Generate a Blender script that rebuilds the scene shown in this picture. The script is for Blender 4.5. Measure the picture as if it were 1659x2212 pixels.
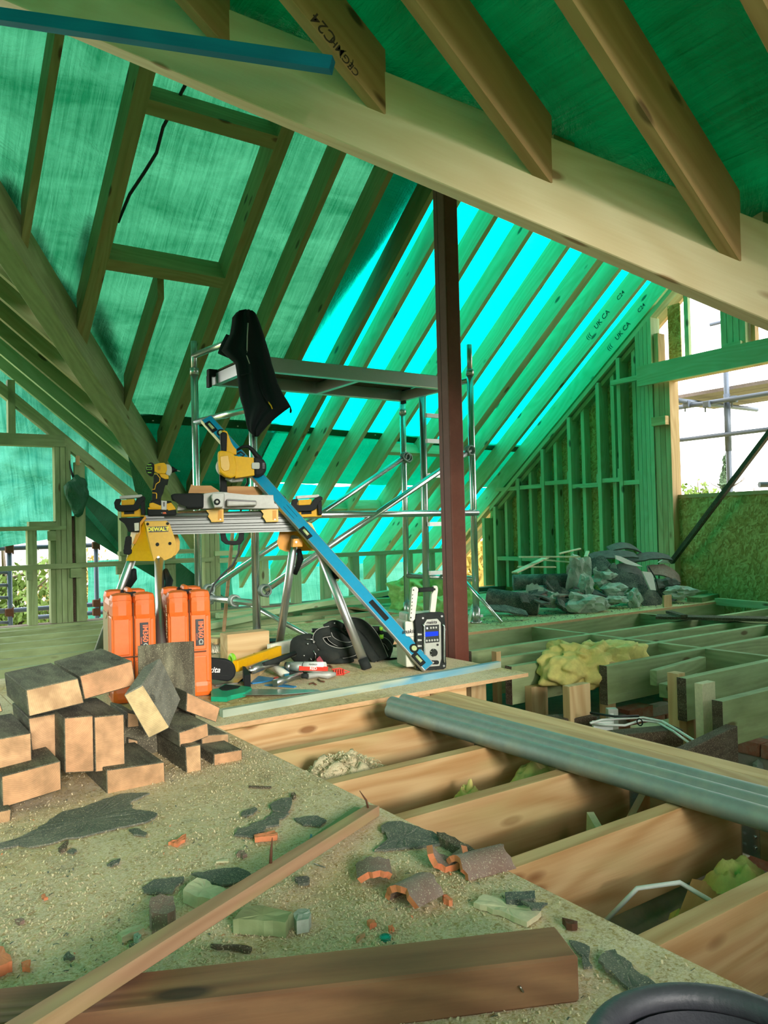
import bpy, bmesh, math, random
from mathutils import Vector, Matrix, noise, Euler
V = Vector
R = math.radians
random.seed(7)
for o in list(bpy.data.objects): bpy.data.objects.remove(o)
SC = bpy.context.scene
COL = SC.collection

# ------------------------------------------------------------------ camera
FPX, HC, T = 1705.0, 0.73, 0.76          # focal length in pixels, eye height, roof slope (rise per metre)
az, roll, pit = R(55.5), R(1.4), R(1.15)
FW = V((math.cos(az)*math.cos(pit), math.sin(az)*math.cos(pit), math.sin(pit)))
RT = V((math.sin(az), -math.cos(az), 0)); UP = RT.cross(FW)
RC = RT*math.cos(roll)-UP*math.sin(roll); UC = UP*math.cos(roll)+RT*math.sin(roll)
EYE = V((0, 0, HC))
cd = bpy.data.cameras.new('camera'); cam = bpy.data.objects.new('camera', cd); COL.objects.link(cam)
cd.sensor_fit = 'VERTICAL'; cd.sensor_height = 36.0; cd.lens = FPX/2212*36
cd.clip_start = 0.05; cd.clip_end = 400
cam.matrix_world = Matrix(((RC.x, UC.x, -FW.x, EYE.x), (RC.y, UC.y, -FW.y, EYE.y), (RC.z, UC.z, -FW.z, EYE.z), (0, 0, 0, 1)))
SC.camera = cam

def hit(x, y, n, d):
    """the point of the plane n.p = d that the measured pixel x, y of the photograph sees"""
    n = V(n); r = FW+RC*((x-829.5)/FPX)-UC*((y-1106)/FPX)
    return EYE+r*((d-n.dot(EYE))/n.dot(r))
def pz(x, y, z=0.0): return hit(x, y, (0, 0, 1), z)
def px(x, y, v): return hit(x, y, (1, 0, 0), v)
def py(x, y, v): return hit(x, y, (0, 1, 0), v)

# ------------------------------------------------------------------ sky, light, exposure
w = bpy.data.worlds.new('overcast_sky'); SC.world = w; w.use_nodes = True
nt = w.node_tree; nt.nodes.clear()
wo = nt.nodes.new('ShaderNodeOutputWorld'); bg = nt.nodes.new('ShaderNodeBackground')
tc = nt.nodes.new('ShaderNodeTexCoord'); sx = nt.nodes.new('ShaderNodeSeparateXYZ'); rp = nt.nodes.new('ShaderNodeValToRGB')
nt.links.new(tc.outputs['Generated'], sx.inputs[0]); nt.links.new(sx.outputs['Z'], rp.inputs['Fac'])
rp.color_ramp.elements[0].position = 0.0; rp.color_ramp.elements[0].color = (1.0, 0.97, 0.92, 1)
rp.color_ramp.elements[1].position = 0.6; rp.color_ramp.elements[1].color = (0.95, 0.98, 1.0, 1)
nt.links.new(rp.outputs[0], bg.inputs['Color']); bg.inputs['Strength'].default_value = 5.2
nt.links.new(bg.outputs[0], wo.inputs['Surface'])
sd = bpy.data.lights.new('hazy_sun', 'SUN'); sun = bpy.data.objects.new('hazy_sun', sd); COL.objects.link(sun)
sd.energy = 5.6; sd.angle = R(15); sd.color = (1.0, 0.95, 0.86)
sun.rotation_euler = (-V((-0.20, -0.95, 0.225))).to_track_quat('-Z', 'Y').to_euler()
SC.view_settings.view_transform = 'Standard'; SC.view_settings.look = 'None'
SC.view_settings.exposure = 0.08; SC.view_settings.gamma = 1.0; SC.view_settings.use_curve_mapping = False
SC.cycles.use_adaptive_sampling = True; SC.cycles.adaptive_threshold = 0.03
SC.cycles.max_bounces = 8; SC.cycles.diffuse_bounces = 4; SC.cycles.glossy_bounces = 4; SC.cycles.transmission_bounces = 6
SC.cycles.transparent_max_bounces = 10; SC.cycles.sample_clamp_indirect = 6.0; SC.cycles.caustics_reflective = False
SC.cycles.caustics_refractive = False
try:
    SC.cycles.use_denoising = True; SC.cycles.denoiser = 'OPENIMAGEDENOISE'
except Exception: pass

# ------------------------------------------------------------------ materials
MATS = {}
class N:
    def __init__(s, name):
        s.m = bpy.data.materials.new(name); s.m.use_nodes = True; s.t = s.m.node_tree; s.t.nodes.clear()
        s.o = s.t.nodes.new('ShaderNodeOutputMaterial'); MATS[name] = s.m
    def n(s, typ, ins={}, **kw):
        q = s.t.nodes.new('ShaderNode'+typ)
        for k, v in kw.items(): setattr(q, k, v)
        for k, v in ins.items():
            if hasattr(v, 'is_output') or isinstance(v, bpy.types.NodeSocket): s.t.links.new(v, q.inputs[k])
            else: q.inputs[k].default_value = v
        return q
    def mth(s, op, a, b=0.5, c=None, clamp=False):
        ins = {0: a, 1: b}
        if c is not None: ins[2] = c
        q = s.n('Math', ins, operation=op); q.use_clamp = clamp; return q.outputs[0]
    def mix(s, f, a, b, mode='MIX'):
        q = s.n('Mix', {}, data_type='RGBA', blend_type=mode)
        for i, v in ((0, f), (6, a), (7, b)):
            if isinstance(v, bpy.types.NodeSocket): s.t.links.new(v, q.inputs[i])
            else: q.inputs[i].default_value = (v if i == 0 else (tuple(v)+(1,))[:4])
        return q.outputs[2]
    def ramp(s, f, stops):
        q = s.n('ValToRGB', {'Fac': f}); e = q.color_ramp.elements
        while len(e) < len(stops): e.new(0.5)
        for i, (p, c) in enumerate(stops):
            e[i].position = p; e[i].color = (tuple(c)+(1,))[:4] if not isinstance(c, (int, float)) else (c, c, c, 1)
        return q.outputs[0]
    def noise(s, vec, scale, detail=3, rough=0.55, dist=0.0):
        return s.n('TexNoise', {'Vector': vec, 'Scale': scale, 'Detail': detail, 'Roughness': rough, 'Distortion': dist}).outputs[0]
    def coord(s, scale=(1, 1, 1), space='Object', rnd=0.0):
        c = s.n('TexCoord').outputs[space]
        if rnd:
            r = s.n('ObjectInfo').outputs['Random']
            a = s.n('CombineXYZ', {0: s.mth('MULTIPLY', r, rnd), 1: s.mth('MULTIPLY', r, rnd*1.7), 2: s.mth('MULTIPLY', r, rnd*.6)})
            c = s.n('VectorMath', {0: c, 1: a.outputs[0]}, operation='ADD').outputs[0]
        return s.n('Mapping', {'Vector': c, 'Scale': scale}).outputs[0]
    def bump(s, h, st=0.3, d=0.01):
        return s.n('Bump', {'Height': h, 'Strength': st, 'Distance': d}).outputs[0]
    def pbr(s, col, rough=0.6, metal=0.0, nrm=None, spec=0.4, **ex):
        ins = {'Roughness': rough, 'Metallic': metal, 'Specular IOR Level': spec}
        if isinstance(col, bpy.types.NodeSocket): ins['Base Color'] = col
        else: ins['Base Color'] = (tuple(col)+(1,))[:4]
        if nrm is not None: ins['Normal'] = nrm
        ins.update(ex)
        q = s.n('BsdfPrincipled', ins); s.t.links.new(q.outputs[0], s.o.inputs[0]); return q

def wood(name, a, b, knot=(0.20, 0.09, 0.03), end=None, grime=0.0, grimecol=(0.06, 0.05, 0.035), dens=1.0, rough=0.75, stain=None):
    s = N(name)
    c0 = s.coord((1, 1, 1), rnd=37.0)
    warp = s.n('TexNoise', {'Vector': s.n('Mapping', {'Vector': c0, 'Scale': (0.9, 3.0, 3.0)}).outputs[0], 'Scale': 1.6, 'Detail': 2.0}).outputs['Color']
    cw = s.n('VectorMath', {0: c0, 1: s.n('VectorMath', {0: warp, 3: 0.045}, operation='SCALE').outputs[0]}, operation='ADD').outputs[0]
    # knots
    vk = s.n('TexVoronoi', {'Vector': s.n('Mapping', {'Vector': cw, 'Scale': (3.2, 9.0, 9.0)}).outputs[0], 'Scale': 1.0, 'Randomness': 1.0})
    kd = vk.outputs['Distance']; kc = s.n('SeparateColor', {0: vk.outputs['Color']}).outputs[0]
    present = s.mth('GREATER_THAN', kc, 0.42)
    kmask = s.mth('MULTIPLY', s.ramp(kd, [(0.0, 1.0), (0.10, 1.0), (0.17, 0.0)]), present)
    swirl = s.mth('MULTIPLY', s.ramp(kd, [(0.0, 1.0), (0.45, 0.0)]), present)
    yz = s.n('SeparateXYZ', {0: cw})
    band = s.mth('ADD', s.mth('ADD', s.mth('MULTIPLY', yz.outputs[1], 95*dens), s.mth('MULTIPLY', yz.outputs[2], 60*dens)), s.mth('MULTIPLY', swirl, 5.0))
    grain = s.mth('MULTIPLY_ADD', s.mth('SINE', band), 0.5, 0.5)
    fine = s.noise(s.n('Mapping', {'Vector': cw, 'Scale': (3.0, 90.0, 90.0)}).outputs[0], 1.0, 3)
    cath = s.mth('MULTIPLY_ADD', s.mth('SINE', s.mth('MULTIPLY', s.noise(s.n('Mapping', {'Vector': cw, 'Scale': (0.7, 5.0, 5.0)}).outputs[0], 1.0, 1.5, .4), 75.0)), .5, .5)
    f = s.mth('ADD', s.mth('ADD', s.mth('MULTIPLY', grain, 0.22), s.mth('MULTIPLY', cath, 0.40)), s.mth('MULTIPLY', fine, 0.50), clamp=True)
    col = s.mix(f, a, b)
    rnd = s.n('ObjectInfo').outputs['Random']
    col = s.mix(1.0, col, s.ramp(rnd, [(0.0, 0.82), (1.0, 1.0)]), 'MULTIPLY')
    col = s.mix(s.mth('MULTIPLY', kmask, 0.85), col, knot)
    if stain:
        sm = s.ramp(s.noise(s.coord((1, 4, 4), rnd=11), 2.2, 2), [(0.50, 0.0), (0.66, 1.0)])
        col = s.mix(s.mth('MULTIPLY', sm, stain[1]), col, stain[0])
    if grime:
        gm = s.ramp(s.noise(s.coord((2, 6, 6), rnd=5), 3.0, 5, 0.65), [(0.45, 0.0), (0.75, 1.0)])
        col = s.mix(s.mth('MULTIPLY', gm, grime), col, grimecol)
    if name in ('block_timber', 'grey_weathered', 'old_timber'):
        col = s.mix(s.mth('MULTIPLY', s.ramp(s.noise(s.coord((1, 1, 1), rnd=3), 300, 2, .5), [(0.60, 0), (0.67, 1)]), .5), col, (0.58, 0.50, 0.32))
    hgt = f
    if end is not None:
        nx = s.n('SeparateXYZ', {0: s.n('VectorTransform', {0: s.n('NewGeometry').outputs['Normal']}, vector_type='NORMAL', convert_from='WORLD', convert_to='OBJECT').outputs[0]}).outputs[0]
        em = s.mth('GREATER_THAN', s.mth('ABSOLUTE', nx), 0.8)
        ctr = s.n('VectorMath', {0: s.coord((1, 1, 1), rnd=.12), 1: (0.0, 0.06, 0.10)}, operation='SUBTRACT').outputs[0]
        e3 = s.n('SeparateXYZ', {0: ctr})
        rr = s.mth('SQRT', s.mth('ADD', s.mth('POWER', e3.outputs[1], 2.0), s.mth('POWER', e3.outputs[2], 2.0)))
        rw = s.noise(s.n('Mapping', {'Vector': c0, 'Scale': (1, 12, 12)}).outputs[0], 1.0, 3)
        rings = s.mth('MULTIPLY_ADD', s.mth('SINE', s.mth('ADD', s.mth('MULTIPLY', rr, 1300.0), s.mth('MULTIPLY', rw, 9.0))), 0.5, 0.5)
        rough2 = s.noise(s.n('Mapping', {'Vector': c0, 'Scale': (60, 30, 160)}).outputs[0], 1.0, 4, 0.7)
        ec = s.mix(s.mth('MULTIPLY', rings, 0.45), end[0], end[1])
        ec = s.mix(s.mth('MULTIPLY', rough2, 0.35), ec, tuple(min(1, q*1.25) for q in end[0]))
        ec = s.mix(1.0, ec, s.ramp(rnd, [(0.0, (1.0, .80, .72)), (1.0, (1.0, 1.0, .95))]), 'MULTIPLY')
        ec = s.mix(s.ramp(s.noise(s.coord((0.3, 1, 1), rnd=4), 16, 3, .6), [(0.35, 0.0), (0.65, 0.75)]), ec, tuple(q*.62 for q in end[1]))
        col = s.mix(em, col, ec); 
        mx = s.n('Mix', {0: em, 2: f, 3: s.mth('ADD', s.mth('MULTIPLY', rings, .3), rough2)}, data_type='FLOAT'); hgt = mx.outputs[0]
    s.pbr(col, rough, nrm=s.bump(hgt, 0.35, 0.004), spec=0.25)
    return s.m

wood('pine_pale', (0.70, 0.52, 0.28), (0.48, 0.30, 0.13), (0.22, 0.09, 0.03), dens=0.8)
wood('pine_treated_green_lit', (0.36, 0.44, 0.23), (0.25, 0.31, 0.14), (0.10, 0.06, 0.02), grime=0.25)  # treated pine, greened further for the light coming through the netting
wood('pine_joist', (0.72, 0.50, 0.26), (0.44, 0.23, 0.085), (0.22, 0.09, 0.03), dens=0.9, stain=((0.48, 0.40, 0.18), 0.45))
wood('jack_timber', (0.50, 0.33, 0.16), (0.35, 0.21, 0.09), (0.07, 0.035, 0.015), stain=((0.30, 0.26, 0.10), 0.4))
wood('rafter_timber', (0.30, 0.32, 0.14), (0.21, 0.215, 0.08), (0.07, 0.035, 0.015), stain=((0.30, 0.20, 0.08), 0.35))  # greener brown, green light under the membrane put into the colour
wood('stud_timber', (0.46, 0.58, 0.34), (0.34, 0.44, 0.22), (0.09, 0.045, 0.02))  # red held back so the cyan netting light sits in the colour
wood('laminated_beam', (0.78, 0.64, 0.42), (0.66, 0.50, 0.29), (0.30, 0.14, 0.06), dens=0.55, rough=0.6)
wood('block_timber', (0.13, 0.115, 0.08), (0.07, 0.06, 0.042), (0.02, 0.015, 0.01), end=((0.64, 0.43, 0.25), (0.50, 0.29, 0.15)), grime=0.9, grimecol=(0.24, 0.225, 0.15), rough=0.9)
wood('old_timber', (0.10, 0.07, 0.045), (0.045, 0.03, 0.02), (0.01, 0.01, 0.01), grime=0.6, grimecol=(0.13, 0.12, 0.08), rough=0.95)
wood('reclaimed_beam', (0.36, 0.19, 0.095), (0.19, 0.085, 0.045), (0.03, 0.02, 0.015), end=((0.40, 0.17, 0.09), (0.28, 0.10, 0.05)), grime=0.35, grimecol=(0.10, 0.07, 0.045))
wood('stick_timber', (0.56, 0.34, 0.20), (0.40, 0.22, 0.12), (0.1, 0.05, 0.02), stain=((0.42, 0.36, 0.16), 0.7))
wood('blue_treated', (0.005, 0.24, 0.42), (0.005, 0.16, 0.30), (0.01, 0.07, 0.10))
wood('blue_stained', (0.46, 0.52, 0.42), (0.32, 0.38, 0.28), (0.06, 0.08, 0.06), stain=((0.05, 0.28, 0.44), 0.7))
wood('grey_weathered', (0.24, 0.235, 0.19), (0.13, 0.125, 0.10), (0.05,.05,.04), end=((0.62,.50,.28),(0.50,.38,.19)), grime=.55, grimecol=(0.10,.095,.08))
wood('offcut_orange', (0.70, 0.40, 0.18), (0.45, 0.21, 0.08), (0.15, 0.06, 0.02), dens=1.6)

def flat(name, col, rough=0.5, metal=0.0, bumpy=0.0, scale=60, var=0.12, dirt=0.0, dirtcol=(0.2, 0.19, 0.14), spec=0.4, **ex):
    s = N(name); c = s.coord((1, 1, 1), rnd=9)
    nz = s.noise(c, scale, 4, 0.6)
    k = s.mix(nz, tuple(q*(1-var) for q in col), tuple(min(1, q*(1+var)) for q in col))
    if dirt:
        k = s.mix(s.mth('MULTIPLY', s.ramp(s.noise(c, 9, 5, 0.7), [(0.45, 0), (0.72, 1)]), dirt), k, dirtcol)
    if 'felt' in name or name in ('tile_weathered', 'bark'):
        k = s.mix(s.mth('MULTIPLY', s.ramp(s.noise(c, 320, 2, .5), [(0.60, 0), (0.66, 1)]), .75), k, (0.55, 0.48, 0.33))
    s.pbr(k, rough, metal, s.bump(nz, bumpy, 0.003) if bumpy else None, spec, **ex); return s.m
flat('amber_paint', (0.60, 0.25, 0.004), 0.4, spec=.25)
flat('yellow_paint', (0.66, 0.36, 0.004), 0.35)
flat('yellow_plastic', (0.70, 0.37, 0.003), 0.5, dirt=0.08, spec=.2)
flat('black_plastic', (0.010, 0.012, 0.012), 0.6, var=0.2, spec=0.15)
flat('black_rubber', (0.018, 0.021, 0.02), 0.75, dirt=0.2, dirtcol=(.09, .10, .08), spec=.15)
flat('aluminium', (0.50, 0.51, 0.50), 0.33, 0.9, var=0.06)
flat('stand_aluminium', (0.20, 0.21, 0.20), 0.45, 0.5, var=0.06)
flat('cast_alloy', (0.40, 0.40, 0.37), 0.55, 0.35, 0.1, dirt=0.35)
flat('galvanised_steel', (0.62, 0.65, 0.64), 0.24, 0.92, dirt=0.25, dirtcol=(0.4, .4, .36), var=0.1)
flat('dull_galvanised', (0.26, 0.31, 0.29), 0.55, 0.45, 0.15, 30, dirt=0.3, dirtcol=(0.5, 0.46, 0.30), var=.2)
flat('red_oxide_paint', (0.13, 0.032, 0.018), 0.55, dirt=0.15, dirtcol=(.30, .12, .08))
flat('orange_plastic', (0.78, 0.135, 0.014), 0.42, dirt=0.12, dirtcol=(.7, .32, .15))
flat('brown_tape', (0.42, 0.27, 0.12), 0.4)
flat('cream_plastic', (0.62, 0.61, 0.50), 0.5, dirt=0.2)
flat('grey_plastic', (0.42, 0.43, 0.38), 0.5, dirt=0.25)
flat('dark_green_plastic', (0.01, 0.30, 0.16), 0.4)
flat('lime_plastic', (0.25, 0.60, 0.03), 0.4)
flat('blue_level_paint', (0.0, 0.22, 0.38), 0.4, 0.0, dirt=.08)
flat('bubble_glass', (0.40, 0.46, 0.22), 0.2)
flat('red_plastic', (0.70, 0.05, 0.03), 0.45)
flat('pink_cloth', (0.75, 0.12, 0.16), 0.8)
flat('blade_steel', (0.42, 0.43, 0.40), 0.3, 0.9, dirt=.4, dirtcol=(.12, .1, .07))
flat('white_paint', (0.75, 0.76, 0.72), 0.5)
flat('black_cloth', (0.010, 0.014, 0.014), 0.9, bumpy=0.4, scale=220, spec=0.1)
flat('belt_canvas', (0.016, 0.02, 0.018), 0.85, bumpy=0.5, scale=180, dirt=.2, dirtcol=(.08, .08, .06), spec=.15)
flat('grey_piping', (0.28, 0.28, 0.25), 0.7)
flat('felt_underlay', (0.11, 0.12, 0.10), 0.95, bumpy=0.9, scale=120, dirt=0.45, dirtcol=(0.30, 0.29, 0.21), var=.4)
flat('felt_roll', (0.035, 0.05, 0.045), 0.95, bumpy=0.9, scale=60, dirt=0.5, dirtcol=(0.30, 0.32, 0.26), var=.3)
flat('mortar_rubble', (0.40, 0.46, 0.38), 0.95, bumpy=1.0, scale=25, dirt=0.6, dirtcol=(0.09, 0.10, 0.08), var=.35)
flat('dark_rubble', (0.09, 0.09, 0.08), 0.95, bumpy=1.0, scale=30, dirt=0.4, dirtcol=(0.2, 0.2, 0.16), var=.4)
flat('clay_tile', (0.72, 0.23, 0.10), 0.85, bumpy=0.5, scale=70, dirt=0.2, dirtcol=(.3, .15, .1))
flat('tile_weathered', (0.24, 0.15, 0.12), 0.9, bumpy=0.7, scale=50, dirt=0.6, dirtcol=(0.33, 0.28, 0.24), var=.3)
flat('bark', (0.10, 0.075, 0.05), 0.95, bumpy=1.0, scale=40, var=.4)
flat('splinter_wood', (0.62, 0.56, 0.36), 0.85, var=.25)
flat('wood_shaving', (0.74, 0.60, 0.38), 0.9, var=.3)
flat('sawdust', (0.60, 0.50, 0.32), 0.95, bumpy=0.8, scale=150, var=.25)
flat('glass_wool', (0.62, 0.52, 0.17), 0.95, bumpy=1.0, scale=35, var=.3)
flat('glass_wool_green', (0.40, 0.62, 0.20), 0.95, bumpy=1.0, scale=30, var=.35)
flat('white_cable', (0.74, 0.74, 0.70), 0.5)
flat('black_cable', (0.015, 0.018, 0.018), 0.5)
flat('plaster_ceiling', (0.30, 0.25, 0.17), 0.95, bumpy=0.8, scale=14, dirt=.6, dirtcol=(.46, .36, .18), var=.3)
flat('masonry_dark', (0.20, 0.15, 0.11), 0.95, bumpy=0.8, scale=20, var=.3)
flat('mortar', (0.34, 0.31, 0.25), 0.95, bumpy=0.8, scale=60)
flat('brick_clay', (0.34, 0.13, 0.075), 0.9, bumpy=0.6, scale=60, dirt=.6, dirtcol=(.42, .38, .28), var=.3)
flat('bucket_rubber', (0.045, 0.045, 0.055), 0.5, bumpy=0.4, scale=70, dirt=.5, dirtcol=(.10, .10, .11), spec=.5)
flat('green_glass', (0.02, 0.25, 0.17), 0.15)
flat('rusty_iron', (0.13, 0.055, 0.03), 0.8, 0.3, var=.3)
flat('gable_render', (0.75, 0.74, 0.70), 0.9)
flat('house_brick', (0.55, 0.42, 0.32), 0.9)
flat('roof_slate', (0.34, 0.33, 0.34), 0.9)
flat('fence_wood', (0.60, 0.54, 0.44), 0.9, var=.2)
flat('outdoor_steel', (0.12, 0.15, 0.20), 0.5, 0.3)
flat('scaffold_board', (0.24, 0.20, 0.19), 0.9, bumpy=.4, scale=30, var=.25)
flat('meadow', (0.30, 0.30, 0.12), 0.95, bumpy=0.4, scale=2, var=.4)
flat('blue_sheeting', (0.02, 0.18, 0.40), 0.4)
flat('bristle', (0.60, 0.58, 0.46), 0.85)
flat('lcd_dark', (0.03, 0.035, 0.035), 0.3)
flat('label_black', (0.02, 0.02, 0.022), 0.35)
flat('stamp_ink', (0.035, 0.025, 0.015), 0.9)
flat('yellow_green_label', (0.80, 0.72, 0.02), 0.4)
flat('orange_red_print', (0.90, 0.16, 0.05), 0.5)
flat('leaf_green', (0.12, 0.19, 0.03), 0.7, var=.4, scale=3)
flat('leaf_gold', (0.30, 0.21, 0.03), 0.7, var=.4, scale=3)
flat('needle_green', (0.07, 0.12, 0.06), 0.8, var=.4, scale=3)
s = N('lcd_blue'); e = s.n('Emission', {'Color': (0.03, 0.09, 1.0, 1), 'Strength': 0.9}); s.t.links.new(e.outputs[0], s.o.inputs[0])

def osb(name, tint=(1, 1, 1), dust=0.0):
    s = N(name); c = s.coord((1, 1, 1), 'Object', rnd=13)
    wv = s.n('TexNoise', {'Vector': c, 'Scale': 5.0, 'Detail': 2.0}).outputs['Color']
    cw = s.n('VectorMath', {0: c, 1: s.n('VectorMath', {0: wv, 3: 0.05}, operation='SCALE').outputs[0]}, operation='ADD').outputs[0]
    col = None; hs = None
    for i, (ang, sc, thr) in enumerate(((0.3, 12, 0.0), (1.35, 14, 0.5), (2.3, 15, 0.55), (0.9, 17, 0.62), (2.8, 18, 0.66), (1.8, 20, 0.7))):
        mp = s.n('Mapping', {'Vector': cw, 'Rotation': (0, ang if 'wall' in name else 0, 0 if 'wall' in name else ang)}).outputs[0]
        mp = s.n('Mapping', {'Vector': mp, 'Scale': (1.0, 1.0, 3.4) if 'wall' in name else (1.0, 3.6, 1.0)}).outputs[0]
        v = s.n('TexVoronoi', {'Vector': mp, 'Scale': float(sc), 'Randomness': 1.0})
        k = s.n('SeparateColor', {0: v.outputs['Color']})
        base = s.ramp(k.outputs[0], [(0.0, (0.40, 0.25, 0.09)), (0.35, (0.55, 0.38, 0.15)), (0.7, (0.66, 0.49, 0.23)), (1.0, (0.74, 0.60, 0.33))])
        edge = s.ramp(v.outputs['Distance'], [(0.0, 1.0), (0.6, 0.86), (1.0, 0.55)])
        base = s.mix(1.0, base, edge, 'MULTIPLY')
        if col is None: col, hs = base, k.outputs[1]
        else:
            mm = s.mth('GREATER_THAN', k.outputs[2], thr)
            col = s.mix(mm, col, base); hs = s.mix(mm, hs, k.outputs[1])
    col = s.mix(1.0, col, tint, 'MULTIPLY')
    if dust:
        d1 = s.ramp(s.noise(c, 1.7, 3, .6), [(0.30, 0.0), (0.52, 1.0)])
        d2 = s.ramp(s.noise(c, 130, 4, .75), [(0.35, 0.0), (0.55, 1.0)])
        sp = s.mix(s.noise(c, 260, 2), (0.52, 0.38, 0.23), (0.96, 0.82, 0.62))
        col = s.mix(s.mth('MULTIPLY', s.mth('MULTIPLY', d1, d2), dust), col, sp)
        d3 = s.ramp(s.noise(c, 5, 4, .7), [(0.56, 0.0), (0.72, 1.0)])
        col = s.mix(s.mth('MULTIPLY', d3, 0.35), col, (0.16, 0.15, 0.10))
    hh = s.mth('ADD', s.n('SeparateColor', {0: hs}).outputs[0], s.mth('MULTIPLY', s.noise(c, 140, 4, .75), 0.9 if dust else 0.3))
    s.pbr(col, 0.8, nrm=s.bump(hh, 0.5, 0.004), spec=.25); return s.m
osb('osb_floor', (1.0, .97, .86), 0.95); osb('osb_wall', (0.80, 0.88, 0.62)); osb('osb_far', (0.70, .97, .72), 0.5)  # far board carries a green tint for the light through the netting
s = N('osb_edge'); c = s.coord((1, 1, 1)); k = s.mix(s.noise(s.n('Mapping', {'Vector': c, 'Scale': (30, 30, 260)}).outputs[0], 1.0, 4, .8), (0.30, 0.16, 0.07), (0.80, 0.52, 0.28)); s.pbr(k, .9)

def sheet_mat(name, tr, refl, wcol, weave=0.0, clear=0.0, wr=1.0):
    """cloth that passes light: translucent and diffuse, crumpled by a bump"""
    s = N(name); c = s.coord((1, 1, 1))
    big = s.noise(s.n('Mapping', {'Vector': c, 'Scale': (1.0, 2.6, 1.0)}).outputs[0], 1.3, 5, .62, 0.6)
    fib = s.noise(s.n('Mapping', {'Vector': c, 'Scale': (42, 1.6, 1.6)}).outputs[0], 1.0, 4, .65, 1.2)
    m = s.mth('ADD', s.mth('MULTIPLY', big, .6*wr), s.mth('MULTIPLY', fib, .4*wr))
    col = s.mix(s.ramp(m, [(0.36*wr, 0.0), (0.62*wr, 1.0)]), tr, wcol)
    if weave:
        u = s.n('SeparateXYZ', {0: c})
        wv = s.mth('MULTIPLY', s.mth('MULTIPLY_ADD', s.mth('SINE', s.mth('MULTIPLY', u.outputs[1], 520.0)), .5, .5), weave)
        col = s.mix(wv, col, tuple(q*.55 for q in tr))
    cr = s.noise(c, 2.2, 6, .7, 1.5)
    nb = s.bump(s.mth('ADD', cr, s.mth('MULTIPLY', fib, .2)), 0.7, 0.06)
    t = s.n('BsdfTranslucent', {'Color': col, 'Normal': nb}); d = s.n('BsdfDiffuse', {'Color': tuple(refl)+(1,), 'Normal': nb})
    g = s.n('BsdfGlossy', {'Color': (1, 1, 1, 1), 'Roughness': 0.45, 'Normal': nb})
    a = s.n('AddShader', {0: t.outputs[0], 1: d.outputs[0]}); a2 = s.n('MixShader', {0: 0.03, 1: a.outputs[0], 2: g.outputs[0]})
    out = a2
    if clear:
        tp = s.n('BsdfTransparent', {'Color': tuple(tr)+(1,)}); out = s.n('MixShader', {0: clear, 1: a2.outputs[0], 2: tp.outputs[0]})
    s.t.links.new(out.outputs[0], s.o.inputs[0]); return s.m
sheet_mat('cyan_netting', (0.0, 0.56, 0.42), (0.0, 0.16, 0.11), (0.0, 0.62, 0.48), 0.4)
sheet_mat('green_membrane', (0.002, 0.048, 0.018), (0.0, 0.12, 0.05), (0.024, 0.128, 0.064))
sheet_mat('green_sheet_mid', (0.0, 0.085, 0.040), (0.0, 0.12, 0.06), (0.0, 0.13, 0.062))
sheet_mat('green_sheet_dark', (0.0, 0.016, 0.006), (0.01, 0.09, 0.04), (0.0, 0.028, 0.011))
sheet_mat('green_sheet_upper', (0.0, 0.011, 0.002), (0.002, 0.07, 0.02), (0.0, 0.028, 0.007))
sheet_mat('pale_netting', (0.006, 0.12, 0.085), (0.02, 0.16, 0.11), (0.09, 0.36, 0.27), 0.30)

# ------------------------------------------------------------------ object helpers
WM = {}
def setw(o, M, parent=None):
    WM[o.name] = M.copy()
    if parent is not None:
        o.parent = parent; o.matrix_parent_inverse = Matrix.Identity(4); o.matrix_basis = WM[parent.name].inverted() @ M
    else: o.matrix_basis = M
def tag(o, label=None, cat=None, group=None, kind=None):
    if label: o['label'] = label
    if cat: o['category'] = cat
    if group: o['group'] = group
    if kind: o['kind'] = kind
    return o
def thing(name, loc=(0, 0, 0), rz=0.0, label=None, cat=None, group=None, kind=None, M=None):
    o = bpy.data.objects.new(name, None); COL.objects.link(o); o.empty_display_size = 0.1
    setw(o, M if M is not None else Matrix.Translation(V(loc)) @ Matrix.Rotation(rz, 4, 'Z'))
    return tag(o, label, cat, group, kind)
def link_mesh(name, me, mat, parent, M, smooth=False):
    if isinstance(mat, (list, tuple)):
        for q in mat: me.materials.append(MATS[q])
    else: me.materials.append(MATS[mat])
    if smooth:
        for p in me.polygons: p.use_smooth = True
    o = bpy.data.objects.new(name, me); COL.objects.link(o); setw(o, M, parent); return o

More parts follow.
